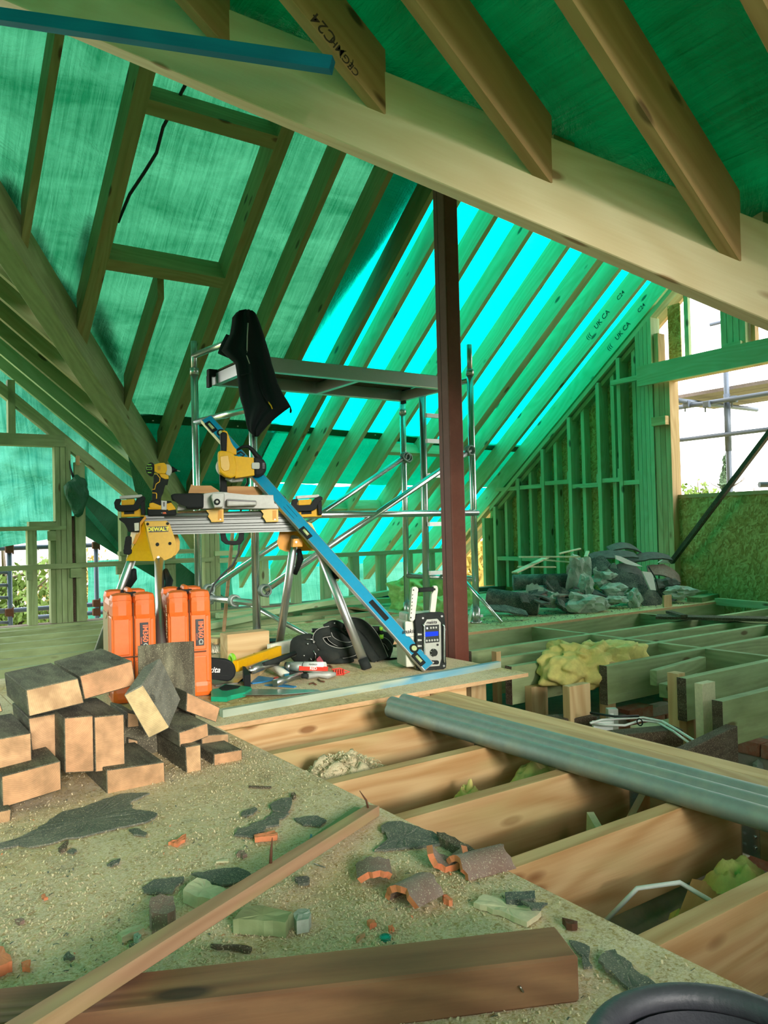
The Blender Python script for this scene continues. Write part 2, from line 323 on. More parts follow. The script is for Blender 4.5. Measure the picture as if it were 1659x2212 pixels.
class MB:
    """collects shapes in the frame of the thing they belong to and links them as one mesh"""
    def __init__(s): s.bm = bmesh.new(); s.mi = 0
    def _add(s, vs, fs):
        v = [s.bm.verts.new(q) for q in vs]
        for f in fs:
            try: q = s.bm.faces.new([v[i] for i in f]); q.material_index = s.mi
            except ValueError: pass
        return v
    def box(s, c, d, rot=None, bev=0.0):
        M = Matrix.Translation(V(c)) @ (rot.to_4x4() if rot is not None else Matrix.Identity(4))
        x, y, z = (q/2 for q in d)
        vs = [M @ V(p) for p in ((-x, -y, -z), (x, -y, -z), (x, y, -z), (-x, y, -z), (-x, -y, z), (x, -y, z), (x, y, z), (-x, y, z))]
        v = s._add(vs, [(0, 3, 2, 1), (4, 5, 6, 7), (0, 1, 5, 4), (1, 2, 6, 5), (2, 3, 7, 6), (3, 0, 4, 7)])
        if bev:
            es = list({e for q in v for e in q.link_edges})
            bmesh.ops.bevel(s.bm, geom=es, offset=bev, segments=2, affect='EDGES', profile=.6)
        return s
    def hexa(s, vs, bev=0.0):
        v = s._add([V(q) for q in vs], [(0, 3, 2, 1), (4, 5, 6, 7), (0, 1, 5, 4), (1, 2, 6, 5), (2, 3, 7, 6), (3, 0, 4, 7)])
        if bev:
            es = list({e for q in v for e in q.link_edges}); bmesh.ops.bevel(s.bm, geom=es, offset=bev, segments=1, affect='EDGES')
        return s
    def cyl(s, a, b, r, r2=None, n=14, cap=True):
        return s.tube([a, b], [r, r if r2 is None else r2], n, cap)
    def tube(s, pts, r, n=10, cap=True):
        pts = [V(p) for p in pts]; rs = r if isinstance(r, (list, tuple)) else [r]*len(pts)
        prev = None; rings = []
        for i, p in enumerate(pts):
            d = (pts[min(i+1, len(pts)-1)]-pts[max(i-1, 0)])
            d = d.normalized() if d.length > 1e-9 else V((0, 0, 1))
            if prev is None: u = d.orthogonal().normalized()
            else:
                u = prev-d*prev.dot(d); u = u.normalized() if u.length > 1e-6 else d.orthogonal().normalized()
            prev = u; v = d.cross(u)
            rings.append([s.bm.verts.new(p+(u*math.cos(2*math.pi*k/n)+v*math.sin(2*math.pi*k/n))*rs[i]) for k in range(n)])
        for i in range(len(rings)-1):
            for k in range(n):
                q = s.bm.faces.new((rings[i][k], rings[i][(k+1) % n], rings[i+1][(k+1) % n], rings[i+1][k])); q.material_index = s.mi; q.smooth = True
        if cap:
            q = s.bm.faces.new(rings[0][::-1]); q.material_index = s.mi; q = s.bm.faces.new(rings[-1]); q.material_index = s.mi
        return s
    def prism(s, poly, a, b, axis='y', bev=0.0):
        """2D outline extruded from a to b along an axis; poly in the other two axes in order"""
        def P(u, v, t): return {'x': (t, u, v), 'y': (u, t, v), 'z': (u, v, t)}[axis]
        n = len(poly)
        vs = [V(P(u, v, a)) for u, v in poly]+[V(P(u, v, b)) for u, v in poly]
        fs = [tuple(range(n)), tuple(range(2*n-1, n-1, -1))]+[(i, i+n, (i+1) % n+n, (i+1) % n) for i in range(n)]
        v = s._add(vs, fs)
        if bev:
            es = list({e for q in v for e in q.link_edges}); bmesh.ops.bevel(s.bm, geom=es, offset=bev, segments=2, affect='EDGES', profile=.6, clamp_overlap=True)
        return s
    def sphere(s, c, r, sc=(1, 1, 1), sub=2, rot=None):
        M = Matrix.Translation(V(c)) @ (rot.to_4x4() if rot is not None else Matrix.Identity(4)) @ Matrix.Diagonal((*sc, 1))
        q = bmesh.ops.create_icosphere(s.bm, subdivisions=sub, radius=r, matrix=M)
        for f in {f for v in q['verts'] for f in v.link_faces}: f.smooth = True; f.material_index = s.mi
        return s
    def ring(s, c, R1, r, axis='z', n=24, m=8, sc=(1, 1)):
        pts = []
        for k in range(n+1):
            a = 2*math.pi*k/n; u, v = R1*math.cos(a)*sc[0], R1*math.sin(a)*sc[1]
            pts.append(V(c)+V({'z': (u, v, 0), 'y': (u, 0, v), 'x': (0, u, v)}[axis]))
        return s.tube(pts, r, m, False)
    def build(s, name, mat, parent=None, M=None, smooth=False, fix=True):
        if fix: bmesh.ops.recalc_face_normals(s.bm, faces=s.bm.faces)
        me = bpy.data.meshes.new(name); s.bm.to_mesh(me); s.bm.free()
        if M is None: M = WM[parent.name] if parent is not None else Matrix.Identity(4)
        return link_mesh(name, me, mat, parent, M, smooth)

def frame(p, x, z):
    x = V(x).normalized(); z = V(z); z = (z-x*z.dot(x)).normalized(); y = z.cross(x)
    return Matrix(((x.x, y.x, z.x, p[0]), (x.y, y.y, z.y, p[1]), (x.z, y.z, z.z, p[2]), (0, 0, 0, 1)))
def beam(name, p, d, z, ys, zs, c0, c1, mat, parent=None, bev=0.0, **tags):
    """a straight timber: reference point p, direction d, cross-section ys x zs, cut at each end by a plane (n, s) or a distance"""
    M = frame(p, d, z); X = M.to_3x3() @ V((1, 0, 0)); Y = M.to_3x3() @ V((0, 1, 0)); Zv = M.to_3x3() @ V((0, 0, 1)); p = V(p)
    def tcut(q, c):
        if isinstance(c, (int, float)): return c
        n, s_ = V(c[0]), c[1]; return (s_-n.dot(q))/n.dot(X)
    cr = [(ys[0], zs[0]), (ys[1], zs[0]), (ys[1], zs[1]), (ys[0], zs[1])]
    a, b = [], []
    for (yy, zz) in cr:
        q = p+Y*yy+Zv*zz
        a.append(V((tcut(q, c0), yy, zz))); b.append(V((tcut(q, c1), yy, zz)))
    m = MB(); m.hexa(a+b, bev)
    o = m.build(name, mat, parent, M)
    return tag(o, **tags) if tags else o
def bar(name, a, b, wd, ht, mat, parent=None, up=(0, 0, 1), bev=0.0, yo=0.5, zo=0.5, **tags):
    a, b = V(a), V(b)
    return beam(name, a, b-a, up, (-wd*yo, wd*(1-yo)), (-ht*zo, ht*(1-zo)), 0.0, (b-a).length, mat, parent, bev, **tags)
def bx(name, lo, hi, mat, parent=None, axis=0, bev=0.0, **tags):
    """box from corner to corner, its own x axis along the given world axis so that the grain follows"""
    lo, hi = V(lo), V(hi); c = (lo+hi)/2; d = hi-lo
    X = [V((1, 0, 0)), V((0, 1, 0)), V((0, 0, 1))][axis]; Zu = V((0, 0, 1)) if axis != 2 else V((0, 1, 0))
    M = frame(c, X, Zu); L = M.to_3x3().inverted() @ d; L = V((abs(L.x), abs(L.y), abs(L.z)))
    o = MB().box((0, 0, 0), L, bev=bev).build(name, mat, parent, M)
    return tag(o, **tags) if tags else o
def text(name, body, size, M, mat, parent, ext=0.0006, align='CENTER', sx=1.0, shear=0.0, bold=0.0):
    cu = bpy.data.curves.new(name, 'FONT'); cu.body = body; cu.size = size; cu.extrude = ext; cu.align_x = align; cu.align_y = 'CENTER'
    cu.shear = shear; cu.offset = bold; cu.materials.append(MATS[mat]); cu.resolution_u = 3
    tmp = bpy.data.objects.new('tmp_text', cu); COL.objects.link(tmp); bpy.context.view_layer.update()
    me = bpy.data.meshes.new_from_object(tmp.evaluated_get(bpy.context.evaluated_depsgraph_get())); bpy.data.objects.remove(tmp); bpy.data.curves.remove(cu)
    o = bpy.data.objects.new(name, me); COL.objects.link(o); setw(o, M @ Matrix.Diagonal((sx, 1, 1, 1)), parent); return o

# ================================================================== STRUCTURE
K, TW, KW = 6.63, 0.82, 3.20                 # main slope: z = K - T*y ; left wing slope: z = KW - TW*x
K2 = 3.233                                      # near wing slope: z = K2 - T*x
ceiling = thing('ceiling', label='open timber roof frame of rafters with sheets over it', kind='structure')
floor = thing('floor', label='part-boarded timber floor of joists and strand boards', kind='structure')
wall_right = thing('wall_right', label='timber stud gable wall with strand board outside and large window opening', kind='structure')
wall_back = thing('wall_back', label='low timber stud wall at the eaves with window frame at its end', kind='structure')

# ---- main slope rafters (they fall towards +y)
RD, RZ = V((0, -1, T)), V((0, T, 1))
V1P = ((-1.16, 1, 0), 4.212)                    # the plane of the left valley beam's near face
def rafter(x, c0, y_top=4.06, wd=0.047, mat='rafter_timber'):
    return beam('rafter', (x, 6.0, K-T*6.0), RD, RZ, (-wd, 0), (0, 0.195), c0, ((0, 1, 0), y_top), mat, ceiling, 0.0)
for x in (0.99, 1.44, 1.487, 2.363, 2.41, 2.82, 3.23): rafter(x, V1P)
rafter(0.55, V1P); rafter(0.12, V1P)
rafter(1.93, V1P, 5.54)
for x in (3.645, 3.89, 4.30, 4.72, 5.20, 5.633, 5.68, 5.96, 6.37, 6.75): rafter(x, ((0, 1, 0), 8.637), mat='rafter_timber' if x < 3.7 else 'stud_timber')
for y in (4.53, 5.41):                          # trimmers round the roof window opening
    beam('trimmer', (1.487, y, K-T*y), (1, 0, 0), RZ, (-0.09, 0), (0, 0.195), 0.0, 0.83, 'rafter_timber', ceiling)
beam('noggin', (3.9, 7.5, K-T*7.5), (1, 0, 0), RZ, (0, .047), (0.03, 0.16), 0.35, 0.78, 'stud_timber', ceiling)
beam('noggin', (4.72, 7.5, K-T*7.5), (1, 0, 0), RZ, (0, .047), (0.03, 0.16), 0.0, 0.43, 'stud_timber', ceiling)
beam('noggin', (4.72, 6.75, K-T*6.75), (1, 0, 0), RZ, (0, .047), (0.03, 0.16), 0.0, 0.43, 'stud_timber', ceiling)
beam('noggin', (5.2, 6.75, K-T*6.75), (1, 0, 0), RZ, (0, .047), (0.03, 0.16), 0.0, 0.40, 'stud_timber', ceiling)
bx('ridge_board', (-0.5, 4.02, 3.52), (6.8, 4.065, 3.80), 'rafter_timber', ceiling, 0)
# far side of the main ridge (falls towards the camera), from ridge to right valley
for x in (4.2, 4.65, 5.1, 5.6, 6.1, 6.6):
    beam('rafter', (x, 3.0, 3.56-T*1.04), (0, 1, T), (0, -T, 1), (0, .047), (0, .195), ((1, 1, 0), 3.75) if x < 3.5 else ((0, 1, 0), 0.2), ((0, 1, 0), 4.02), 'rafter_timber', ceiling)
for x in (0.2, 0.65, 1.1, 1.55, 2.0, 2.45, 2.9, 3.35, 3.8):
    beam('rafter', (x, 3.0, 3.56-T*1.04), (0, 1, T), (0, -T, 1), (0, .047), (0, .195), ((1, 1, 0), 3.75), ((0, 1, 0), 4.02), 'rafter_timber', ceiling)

# ---- valley beams
vd = V((1, 1.16, -T*1.16)); vz = V((0, 0, 1))
beam('valley_beam', (1.006, 5.379, K-T*5.379), vd, vz, (0, 0.16), (-0.115, 0.13), -2.2, ((0, 1, 0), 8.14), 'pine_treated_green_lit', ceiling, 0.004,
     label='wide left valley beam under the membrane')
v2 = beam('valley_beam', (1.495, 2.110, 1.944), (1, -1, -T*.99), vz, (0.0, 0.092), (0, 0.265), -2.9, 2.6, 'laminated_beam', ceiling, 0.003,
     label='pale smooth planed valley beam crossing overhead')

# ---- near wing slope, jack rafters on the near face of the right valley beam
WD, WZ = V((-1, 0, T)), V((T, 0, 1))
for y in (2.873, 2.49, 2.109, 1.733, 1.341, 0.955, 0.57, 0.18, -0.2, -0.6, -1.0):
    beam('rafter', (1.0, y, K2-T), WD, WZ, (-0.047, 0), (0, 0.18), ((1, 1, 0), 3.612), ((1, 0, 0), -0.86), 'jack_timber', ceiling, 0.003)
# ---- left wing slope rafters (fall towards +x) between the gable and the left valley beam
WD1, WZ1 = V((-1, 0, TW)), V((TW, 0, 1))
for y in (7.70, 7.30, 6.88, 6.49, 6.10, 5.70, 5.30, 4.90):
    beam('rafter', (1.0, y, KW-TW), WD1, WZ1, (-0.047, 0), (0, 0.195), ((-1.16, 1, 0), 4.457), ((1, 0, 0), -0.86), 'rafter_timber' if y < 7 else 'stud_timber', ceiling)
bx('ridge_board', (-0.91, -1.6, 3.80), (-0.86, 7.2, 4.1), 'rafter_timber', ceiling, 1)

# ---- blue batten nailed under the jack rafters
a = hit(718, 141, (1, 1, 0), 3.30); b = hit(0, 35, (1, 1, 0), 3.30); d = (b-a).normalized()
bar('blue_batten', a, a+d*1.9, 0.038, 0.042, 'blue_treated', None, bev=.001, label='blue treated batten nailed across under the rafters overhead', cat='batten')

# ---- sheets over the rafters
def patch(name, corners, mat, amp=0.02, nu=24, nv=24, seed=0, parent=None, freq=1.6, nrm=None, sag=0.0, **tags):
    c = [V(q) for q in corners]; bm = bmesh.new(); rows = []
    nn = nrm if nrm is not None else (c[1]-c[0]).cross(c[3]-c[0]).normalized(); nn = V(nn)
    o0 = c[0].copy(); X = (c[1]-c[0]).normalized(); Z = nn if nn.length > .5 else V((0, 0, 1))
    M = frame(o0, X, Z); Mi = M.inverted()
    for j in range(nv+1):
        v = j/nv; row = []
        for i in range(nu+1):
            u = i/nu
            p = (c[0]*(1-u)+c[1]*u)*(1-v)+(c[3]*(1-u)+c[2]*u)*v
            q = p*freq+V((seed*7.3, seed*3.1, 0))
            h = noise.noise(q)*amp+noise.noise(q*3.1)*amp*.45+abs(noise.noise(q*1.7+V((5, 0, 0))))*amp*.5
            row.append(bm.verts.new(Mi @ (p+nn*(h+sag*math.sin(math.pi*v)))))
        rows.append(row)
    for j in range(nv):
        for i in range(nu):
            f = bm.faces.new((rows[j][i], rows[j][i+1], rows[j+1][i+1], rows[j+1][i])); f.smooth = True
    me = bpy.data.meshes.new(name); bm.to_mesh(me); bm.free()
    o = link_mesh(name, me, mat, parent, M, True); return tag(o, **tags)
def S1(x, y, dz=0.0): return V((x, y, K+.262+dz-T*y))
patch('roof_membrane', [S1(-.6, 3.9), S1(3.30, 3.9), S1(3.24, 6.78), S1(2.0, 6.78)], 'green_membrane', .02, 40, 40, 1,
      label='pale green translucent roof membrane above the left rafters', cat='membrane')
patch('roof_netting', [S1(3.25, 3.9), S1(6.95, 3.9), S1(6.95, 6.93), S1(3.2, 6.86)], 'cyan_netting', .012, 50, 40, 2,
      label='bright cyan debris netting behind the upper right rafters', cat='netting')
patch('tarpaulin_flap', [S1(3.22, 3.9, .03), S1(3.86, 3.9, .03), S1(3.33, 6.25, .03), S1(3.20, 6.45, .03)], 'green_sheet_dark', .02, 10, 30, 3,
      label='dark green tarpaulin strip hanging at the edge of the membrane', cat='tarpaulin')
patch('tarpaulin_band', [S1(3.45, 6.78, .01), S1(6.95, 6.86, .01), S1(6.95, 7.49, .01), S1(3.45, 7.46, .01)], 'green_sheet_mid', .02, 50, 14, 4, freq=2.5,
      label='green tarpaulin band between bright netting above and below', cat='tarpaulin')
patch('tarpaulin_corner', [S1(1.95, 6.76, .01), S1(3.47, 6.76, .01), S1(3.47, 7.75, .01), S1(2.6, 8.2, .01)], 'green_sheet_dark', .02, 24, 20, 5,
      label='dark green tarpaulin low beside the left valley beam', cat='tarpaulin')
patch('lower_netting', [S1(2.9, 7.46), S1(6.95, 7.48), S1(6.95, 8.72), S1(2.9, 8.72)], 'cyan_netting', .03, 50, 24, 6, freq=2.2,
      label='cyan netting behind the rafter feet at the eaves', cat='netting')
m = MB(); pts = [S1(q[0], q[1], -.004) for q in ((1.95, 6.76), (3.45, 6.77), (4.6, 6.80), (5.8, 6.86), (6.9, 6.88))]
for i in range(4):
    a, b = pts[i], pts[i+1]; dn = V((0, .07, -.07*T)); m._add([a, b, b+dn, a+dn], [(0, 1, 2, 3)])
m.build('tarpaulin_hem', 'green_sheet_dark').__setitem__('label', 'dark folded hem with eyelets along the top of the tarpaulin band')
bpy.data.objects['tarpaulin_hem']['category'] = 'hem'
m = MB()
for x in (2.25, 3.05, 3.8, 4.6, 5.3, 6.0): m.cyl(S1(x, 6.80+.03*(x-2)/4, -.012), S1(x, 6.80+.03*(x-2)/4, -.002), .008, n=8)
m.build('eyelet', 'white_paint', bpy.data.objects['tarpaulin_hem'], Matrix.Identity(4))['kind'] = 'stuff'
# dark pieces added over the membrane for shade from outside, along the left valley
def flap(poly, label):
    m = MB(); c = V((sum(p[0] for p in poly)/len(poly), sum(p[1] for p in poly)/len(poly), 0))
    vs = []
    for i, p in enumerate(poly):
        q = V((p[0], p[1], 0)); vs.append(q)
        r = V((poly[(i+1) % len(poly)][0], poly[(i+1) % len(poly)][1], 0)); e = r-q
        for k in (1, 2, 3): vs.append(q+e*(k/4)+V((random.uniform(-.02, .02), random.uniform(-.02, .02), 0)))
    m._add([S1(q.x, q.y, .045+random.uniform(0, .02)) for q in vs]+[S1(c.x, c.y, .06)], [(i, (i+1) % len(vs), len(vs)) for i in range(len(vs))])
    tag(m.build('shade_flap', 'felt_underlay'), label=label, cat='felt')
def sp(x, y):
    q = hit(x, y, (0, T, 1), K+.30); return (q.x, q.y)
flap([sp(0, 380), sp(30, 388), sp(52, 425), sp(60, 500), sp(40, 520), sp(-20, 480)], 'dark patch of outside shade added above the first jack rafter')
flap([sp(74, 480), sp(105, 560), sp(150, 610), sp(185, 690), sp(150, 700), sp(60, 540)], 'long patch of outside shade added beside the left valley beam')
flap([sp(190, 465), sp(202, 470), sp(200, 590), sp(172, 670), sp(165, 560)], 'narrow upright patch of shade added against the double rafter')
flap([sp(215, 640), sp(245, 720), sp(268, 790), sp(262, 830), sp(190, 700), sp(205, 650)], 'patch of outside shade added beside the short rafter')
# rope lying across the membrane
m = MB(); m.tube([hit(x, y, (0, T, 1), K+.225) for x, y in ((410, 165), (380, 222), (352, 275), (338, 330), (312, 372), (280, 420), (255, 480))], .011, 8)
tag(m.build('rope', 'black_cable', smooth=True), label='dark rope lying across the membrane in the roof window opening', cat='rope')

def S2(x, y, dz=0.0): return V((x, y, K2+.245+dz-T*x))
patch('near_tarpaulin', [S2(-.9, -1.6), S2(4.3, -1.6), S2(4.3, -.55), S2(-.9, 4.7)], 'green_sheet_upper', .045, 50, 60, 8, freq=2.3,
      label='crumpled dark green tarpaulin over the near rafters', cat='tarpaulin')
def S3(x, y): return V((x, y, 3.56+.25-T*(4.04-y)))
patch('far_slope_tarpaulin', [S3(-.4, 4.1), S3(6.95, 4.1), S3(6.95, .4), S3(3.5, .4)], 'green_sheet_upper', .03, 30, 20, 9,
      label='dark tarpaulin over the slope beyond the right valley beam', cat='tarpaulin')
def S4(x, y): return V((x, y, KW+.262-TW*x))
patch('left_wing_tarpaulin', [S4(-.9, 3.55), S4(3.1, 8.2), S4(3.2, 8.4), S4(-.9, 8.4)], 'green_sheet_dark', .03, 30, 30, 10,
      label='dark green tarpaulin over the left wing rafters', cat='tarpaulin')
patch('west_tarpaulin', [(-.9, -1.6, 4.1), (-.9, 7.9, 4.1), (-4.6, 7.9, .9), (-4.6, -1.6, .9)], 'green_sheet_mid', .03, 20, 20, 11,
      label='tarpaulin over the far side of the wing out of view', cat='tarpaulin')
patch('rear_light_block', [(-4.6, -1.62, 2.75), (1.6, -1.62, 2.75), (1.0, -1.6, 4.2), (-4.6, -1.6, 4.2)], 'green_sheet_mid', .05, 20, 20, 17, label='unseen sheet added behind the camera to hold back white light', cat='tarpaulin')  # this and the next two: unseen sheets added to hold back white light
patch('side_light_block', [(-4.55, -1.6, -.3), (-4.55, 7.6, -.3), (-4.55, 7.6, 1.0), (-4.55, -1.6, 1.0)], 'green_sheet_mid', .05, 20, 20, 18, label='unseen sheet added down the wing side to hold back white light', cat='tarpaulin')
patch('eave_light_block', [(2.5, .1, -.3), (6.95, .1, -.3), (6.95, .4, 1.1), (2.8, .4, 1.1)], 'green_sheet_mid', .05, 20, 20, 19, label='unseen sheet added below the far slope eaves to hold back white light', cat='tarpaulin')
bx('wall_light_block', (-4.6, -1.72, -.3), (4.4, -1.64, .85), 'osb_wall', None, 0, kind='structure', label='unseen low wall added behind the camera to cut low light')  # unseen panels added behind the camera, their opening shapes sun and sky light
bx('wall_light_block', (-4.6, -1.72, .86), (-1.3, -1.64, 2.75), 'osb_wall', None, 0, kind='structure', label='unseen side panel added behind the camera to narrow the light')
bx('wall_light_block', (1.9, -1.72, .86), (4.3, -1.64, 2.0), 'osb_wall', None, 0, kind='structure', label='unseen right panel added behind the camera to narrow the light')
for x0_, x1_ in ((-1.297, .6), (1.5, 1.897)):
    bx('wall_light_block', (x0_, -1.72, 1.7), (x1_, -1.64, 2.75), 'osb_wall', None, 0, kind='structure', label='unseen head panel added behind the camera to steer the sun')  # added to keep sun off stand and post, open towards the valley beam
# netting hung outside the eaves and the left gable
patch('eaves_netting', [(2.2, 8.95, .45), (7.4, 8.95, .45), (7.4, 8.9, -1.6), (2.2, 8.9, -1.6)], 'pale_netting', .10, 60, 20, 12, freq=1.5,
      label='cyan netting hung down outside the eaves', cat='netting')
g = lambda x, y, yy=8.0: py(x, y, yy)
patch('gable_netting', [g(-80, 760), g(192, 760), g(192, 1150), g(-80, 1196)], 'pale_netting', .10, 70, 70, 13, freq=2.4,
      label='creased pale netting hung outside the left window frame', cat='netting')
patch('gable_netting', [g(180, 900), g(500, 900), g(500, 1335), g(180, 1150)], 'pale_netting', .07, 40, 40, 14, freq=2.0,
      label='pale netting slanting down behind the left corner post', cat='netting')
patch('netting_fold', [g(170, 1052, 7.92), g(500, 1300, 7.92), g(500, 1345, 7.92), g(170, 1150, 7.92)], 'green_sheet_dark', .05, 40, 8, 15,
      label='dark folded edge of netting slanting below the left frame', cat='netting')
patch('netting_fold', [g(185, 1092, 7.86), g(262, 1180, 7.86), g(262, 1198, 7.86), g(185, 1112, 7.86)], 'green_sheet_mid', .02, 20, 4, 16,
      label='narrow lighter fold above the dark slanting netting edge', cat='netting')

# ---- right gable wall (x = 6.6 .. 6.75)
XF, XB = 6.6, 6.74
def kz(y): return K-T*y
def stud(y0, y1, z0, z1, x0=XF, x1=XB, mat='stud_timber', parent=None, name='stud'):
    return bx(name, (x0, y0, z0), (x1, y1, z1), mat, parent or wall_right, 2)
for i, (xp, topcut) in enumerate(((1065, 0), (1117, 0), (1171, 0), (1230, 0), (1294, 0), (1340, 0))):
    y = px(xp, 1116, XF).y
    zt = kz(y)-.17
    stud(y-.045, y, -.02, zt)
    stud(y-.20, y-.155, -.02, zt-.02+.1, XF+.05, XB)
stud(7.40, 7.445, -.02, kz(7.42)-.17)
for k in range(4):
    y = px(1383, 1116, XF).y-.0485*k
    stud(y-.045, y, -.02, kz(y)-.14)
for k in range(3):
    y = px(1421, 1116, XF).y-.06*k
    stud(y-.056, y, -.02, 2.10, mat='pine_pale')
stud(4.93-.05, 4.93, 2.28, 2.62, mat='pine_pale', x0=XF+.01); stud(4.87-.05, 4.87, 2.28, 2.58, mat='pine_pale', x0=XF+.03)
stud(4.78-.14, 4.78, 2.28, 2.85, mat='osb_wall', x0=XB, x1=XB+.012, name='reveal_board')
ys_ = [px(x, 1116, XF).y for x in (1065, 1117, 1171, 1230, 1294, 1340, 1383)]
nz_ = [1.185, 1.189, 1.214, 1.155, 1.193, 1.153]
for i in range(6):
    bx('nogging', (XF+.01, ys_[i+1], nz_[i]-.045), (XF+.10, ys_[i]-.045, nz_[i]), 'stud_timber', wall_right, 1)
for i in (0, 1): bx('nogging', (XF+.01, ys_[i+1], .30), (XF+.10, ys_[i]-.045, .345), 'stud_timber', wall_right, 1)
for i in range(6): bx('packer', (XF+.02, ys_[i+1]+.0, nz_[i]+.0), (XF+.06, ys_[i+1]+.035, nz_[i]+.09), 'stud_timber', wall_right, 2)
# sheathing outside
def slab(name, pts, x0, x1, mat, parent):
    M = frame(V((x0, pts[0][0], pts[0][1])), (0, 1, 0), (0, 0, 1)); Mi = M.inverted()
    vs = [Mi @ V((x0, p[0], p[1])) for p in pts]+[Mi @ V((x1, p[0], p[1])) for p in pts]; n = len(pts)
    m = MB(); m._add(vs, [tuple(range(n)), tuple(range(2*n-1, n-1, -1))]+[(i, i+n, (i+1) % n+n, (i+1) % n) for i in range(n)])
    return m.build(name, mat, parent, M)
yj = px(1459, 1116, XB).y
slab('osb_panel', [(7.44, -.3), (6.15, -.3), (6.15, kz(6.15)+.05), (7.44, kz(7.44)+.05)], XB, XB+.012, 'osb_wall', wall_right)
slab('osb_panel', [(6.147, -.3), (4.90, -.3), (4.90, kz(4.90)+.0), (6.147, kz(6.15)+.05)], XB, XB+.012, 'osb_wall', wall_right)
zs = .945
slab('osb_panel', [(4.897, -.3), (3.70, -.3), (3.70, zs), (4.897, zs)], XB-.05, XB-.038, 'osb_wall', wall_right)
slab('osb_panel', [(3.697, -.3), (2.2, -.3), (2.2, zs), (3.697, zs)], XB-.05, XB-.038, 'osb_wall', wall_right)
bx('window_sill', (XB-.06, 2.2, zs), (XB+.06, 4.80, zs+.035), 'pine_pale', wall_right, 1)
# lintels and the small opening above
b1 = px(1393, 790, 6.55)
bar('lintel', (6.57, 5.35, 2.165), (6.57, 5.0, 2.165), .05, .05, 'stud_timber', wall_right)
bx('lintel', (6.52, 2.2, 2.07), (6.565, 5.0, 2.27), 'stud_timber', wall_right, 1)
bx('lintel', (6.60, 2.2, 2.08), (6.70, 4.93, 2.12), 'pine_pale', wall_right, 1)
beam('top_plate', (6.70, 6.0, kz(6.0)-.05), RD, RZ, (-.1, 0), (-.10, -.055), ((0, 1, 0), 7.3), ((0, 1, 0), 4.06), 'stud_timber', wall_right)
beam('top_plate', (6.66, 6.0, kz(6.0)-.10), RD, RZ, (-.02, .06), (-.12, -.075), ((0, 1, 0), 7.3), ((0, 1, 0), 5.0), 'pine_treated_green_lit', wall_right)
beam('gable_ladder', (6.86, 6.0, kz(6.0)), RD, RZ, (-.05, 0), (-.02, .17), ((0, 1, 0), 8.3), ((0, 1, 0), 4.06), 'pine_pale', wall_right)
beam('gable_ladder', (7.05, 6.0, kz(6.0)), RD, RZ, (-.05, 0), (-.02, .17), ((0, 1, 0), 8.5), ((0, 1, 0), 4.06), 'pine_pale', wall_right)
stud(4.50, 4.545, 2.27, 3.2, 6.66, 6.70)
for k in range(4): stud(4.13-.06*k-.055, 4.13-.06*k, 2.27, 3.3, 6.60, 6.72)
bx('packer', (6.56, 3.92, 2.27), (6.60, 4.10, 2.31), 'stud_timber', wall_right, 1)
stud(3.84, 3.88, 2.27, 3.1, 6.66, 6.72, mat='pine_pale')
bx('packer', (6.54, 4.70, 1.66), (6.60, 4.86, 1.745), 'pine_pale', wall_right, 1)
# diagonal brace against the wall
bar('timber_brace', px(1450, 1215, 6.50), px(1800, 752, 6.50), .05, .038, 'old_timber', None, label='dark diagonal brace across the strand board wall and window', cat='brace')

# ---- eaves wall and left window frame (y = 7.2)
YW = 7.2
def bst(x0p, x1p, ztop, zbot=-.02, yy=YW, dep=.09, mat='pine_treated_green_lit'):
    a, b = py(x0p, 1250, yy).x, py(x1p, 1250, yy).x
    return bx('stud', (a, yy, zbot), (b, yy+dep, ztop), mat, wall_back, 2)
zr = .475
for a, b in ((566, 581), (635, 651), (700, 716), (762, 777), (821, 835), (883, 893), (930, 941)): bst(a, b, zr-.04, mat='stud_timber')
bx('rail', (3.0, YW-.012, zr-.045), (5.85, YW+.09, zr), 'stud_timber', wall_back, 0)
bx('rail', (2.95, YW-.03, .50), (3.18, YW+.06, .545), 'stud_timber', wall_back, 0)
bx('rail', (-.3, YW-.05, .448), (2.92, YW-.004, .49), 'pine_treated_green_lit', wall_back, 0)
bx('rail', (2.05, YW-.02, .535), (2.75, YW+.05, .575), 'pine_treated_green_lit', wall_back, 0)
# right end studs of the left frame
bst(61, 81, .448); bst(61, 81, .79, .49)
for k in range(3): bst(122+12*k, 133+12*k, 1.52, mat='pine_treated_green_lit', yy=YW+.0)
bst(110, 121, .79, yy=YW+.03)
bst(165, 187, 1.37, yy=YW+.01, dep=.05); bst(150, 163, .9, yy=YW+.05, dep=.04, mat='old_timber')
bst(263, 277, .95, yy=YW+.02); bst(353, 380, .62); 
for k in range(3): bst(444+11*k, 454+11*k, .95-.12*k, yy=YW, dep=.1)
bx('rail', (-.3, YW-.02, .780), (1.60, YW+.09, .815), 'pine_treated_green_lit', wall_back, 0)
bx('lintel', (-.3, YW-.01, 1.50), (1.60, YW+.1, 1.60), 'pine_treated_green_lit', wall_back, 0)
bst(23, 39, 2.05, 1.60)
a, b = py(-90, 762, YW), py(292, 1075, YW)
bar('top_plate', a, b, .09, .085, 'pine_treated_green_lit', wall_back, yo=.0)
for (x0, y0, x1, y1) in ((104, 1147, 120, 1168), (57, 1231, 69, 1254), (152, 1227, 175, 1248), (252, 1222, 266, 1241), (347, 1232, 368, 1237+18)):
    p, q = py(x0, y1, YW-.04), py(x1, y0, YW-.04); bx('packer', (p.x, YW-.06, p.z), (q.x, YW-.012, q.z), 'pine_treated_green_lit', wall_back, 0)
p, q = py(62, 1137, YW), py(120, 1127, YW)
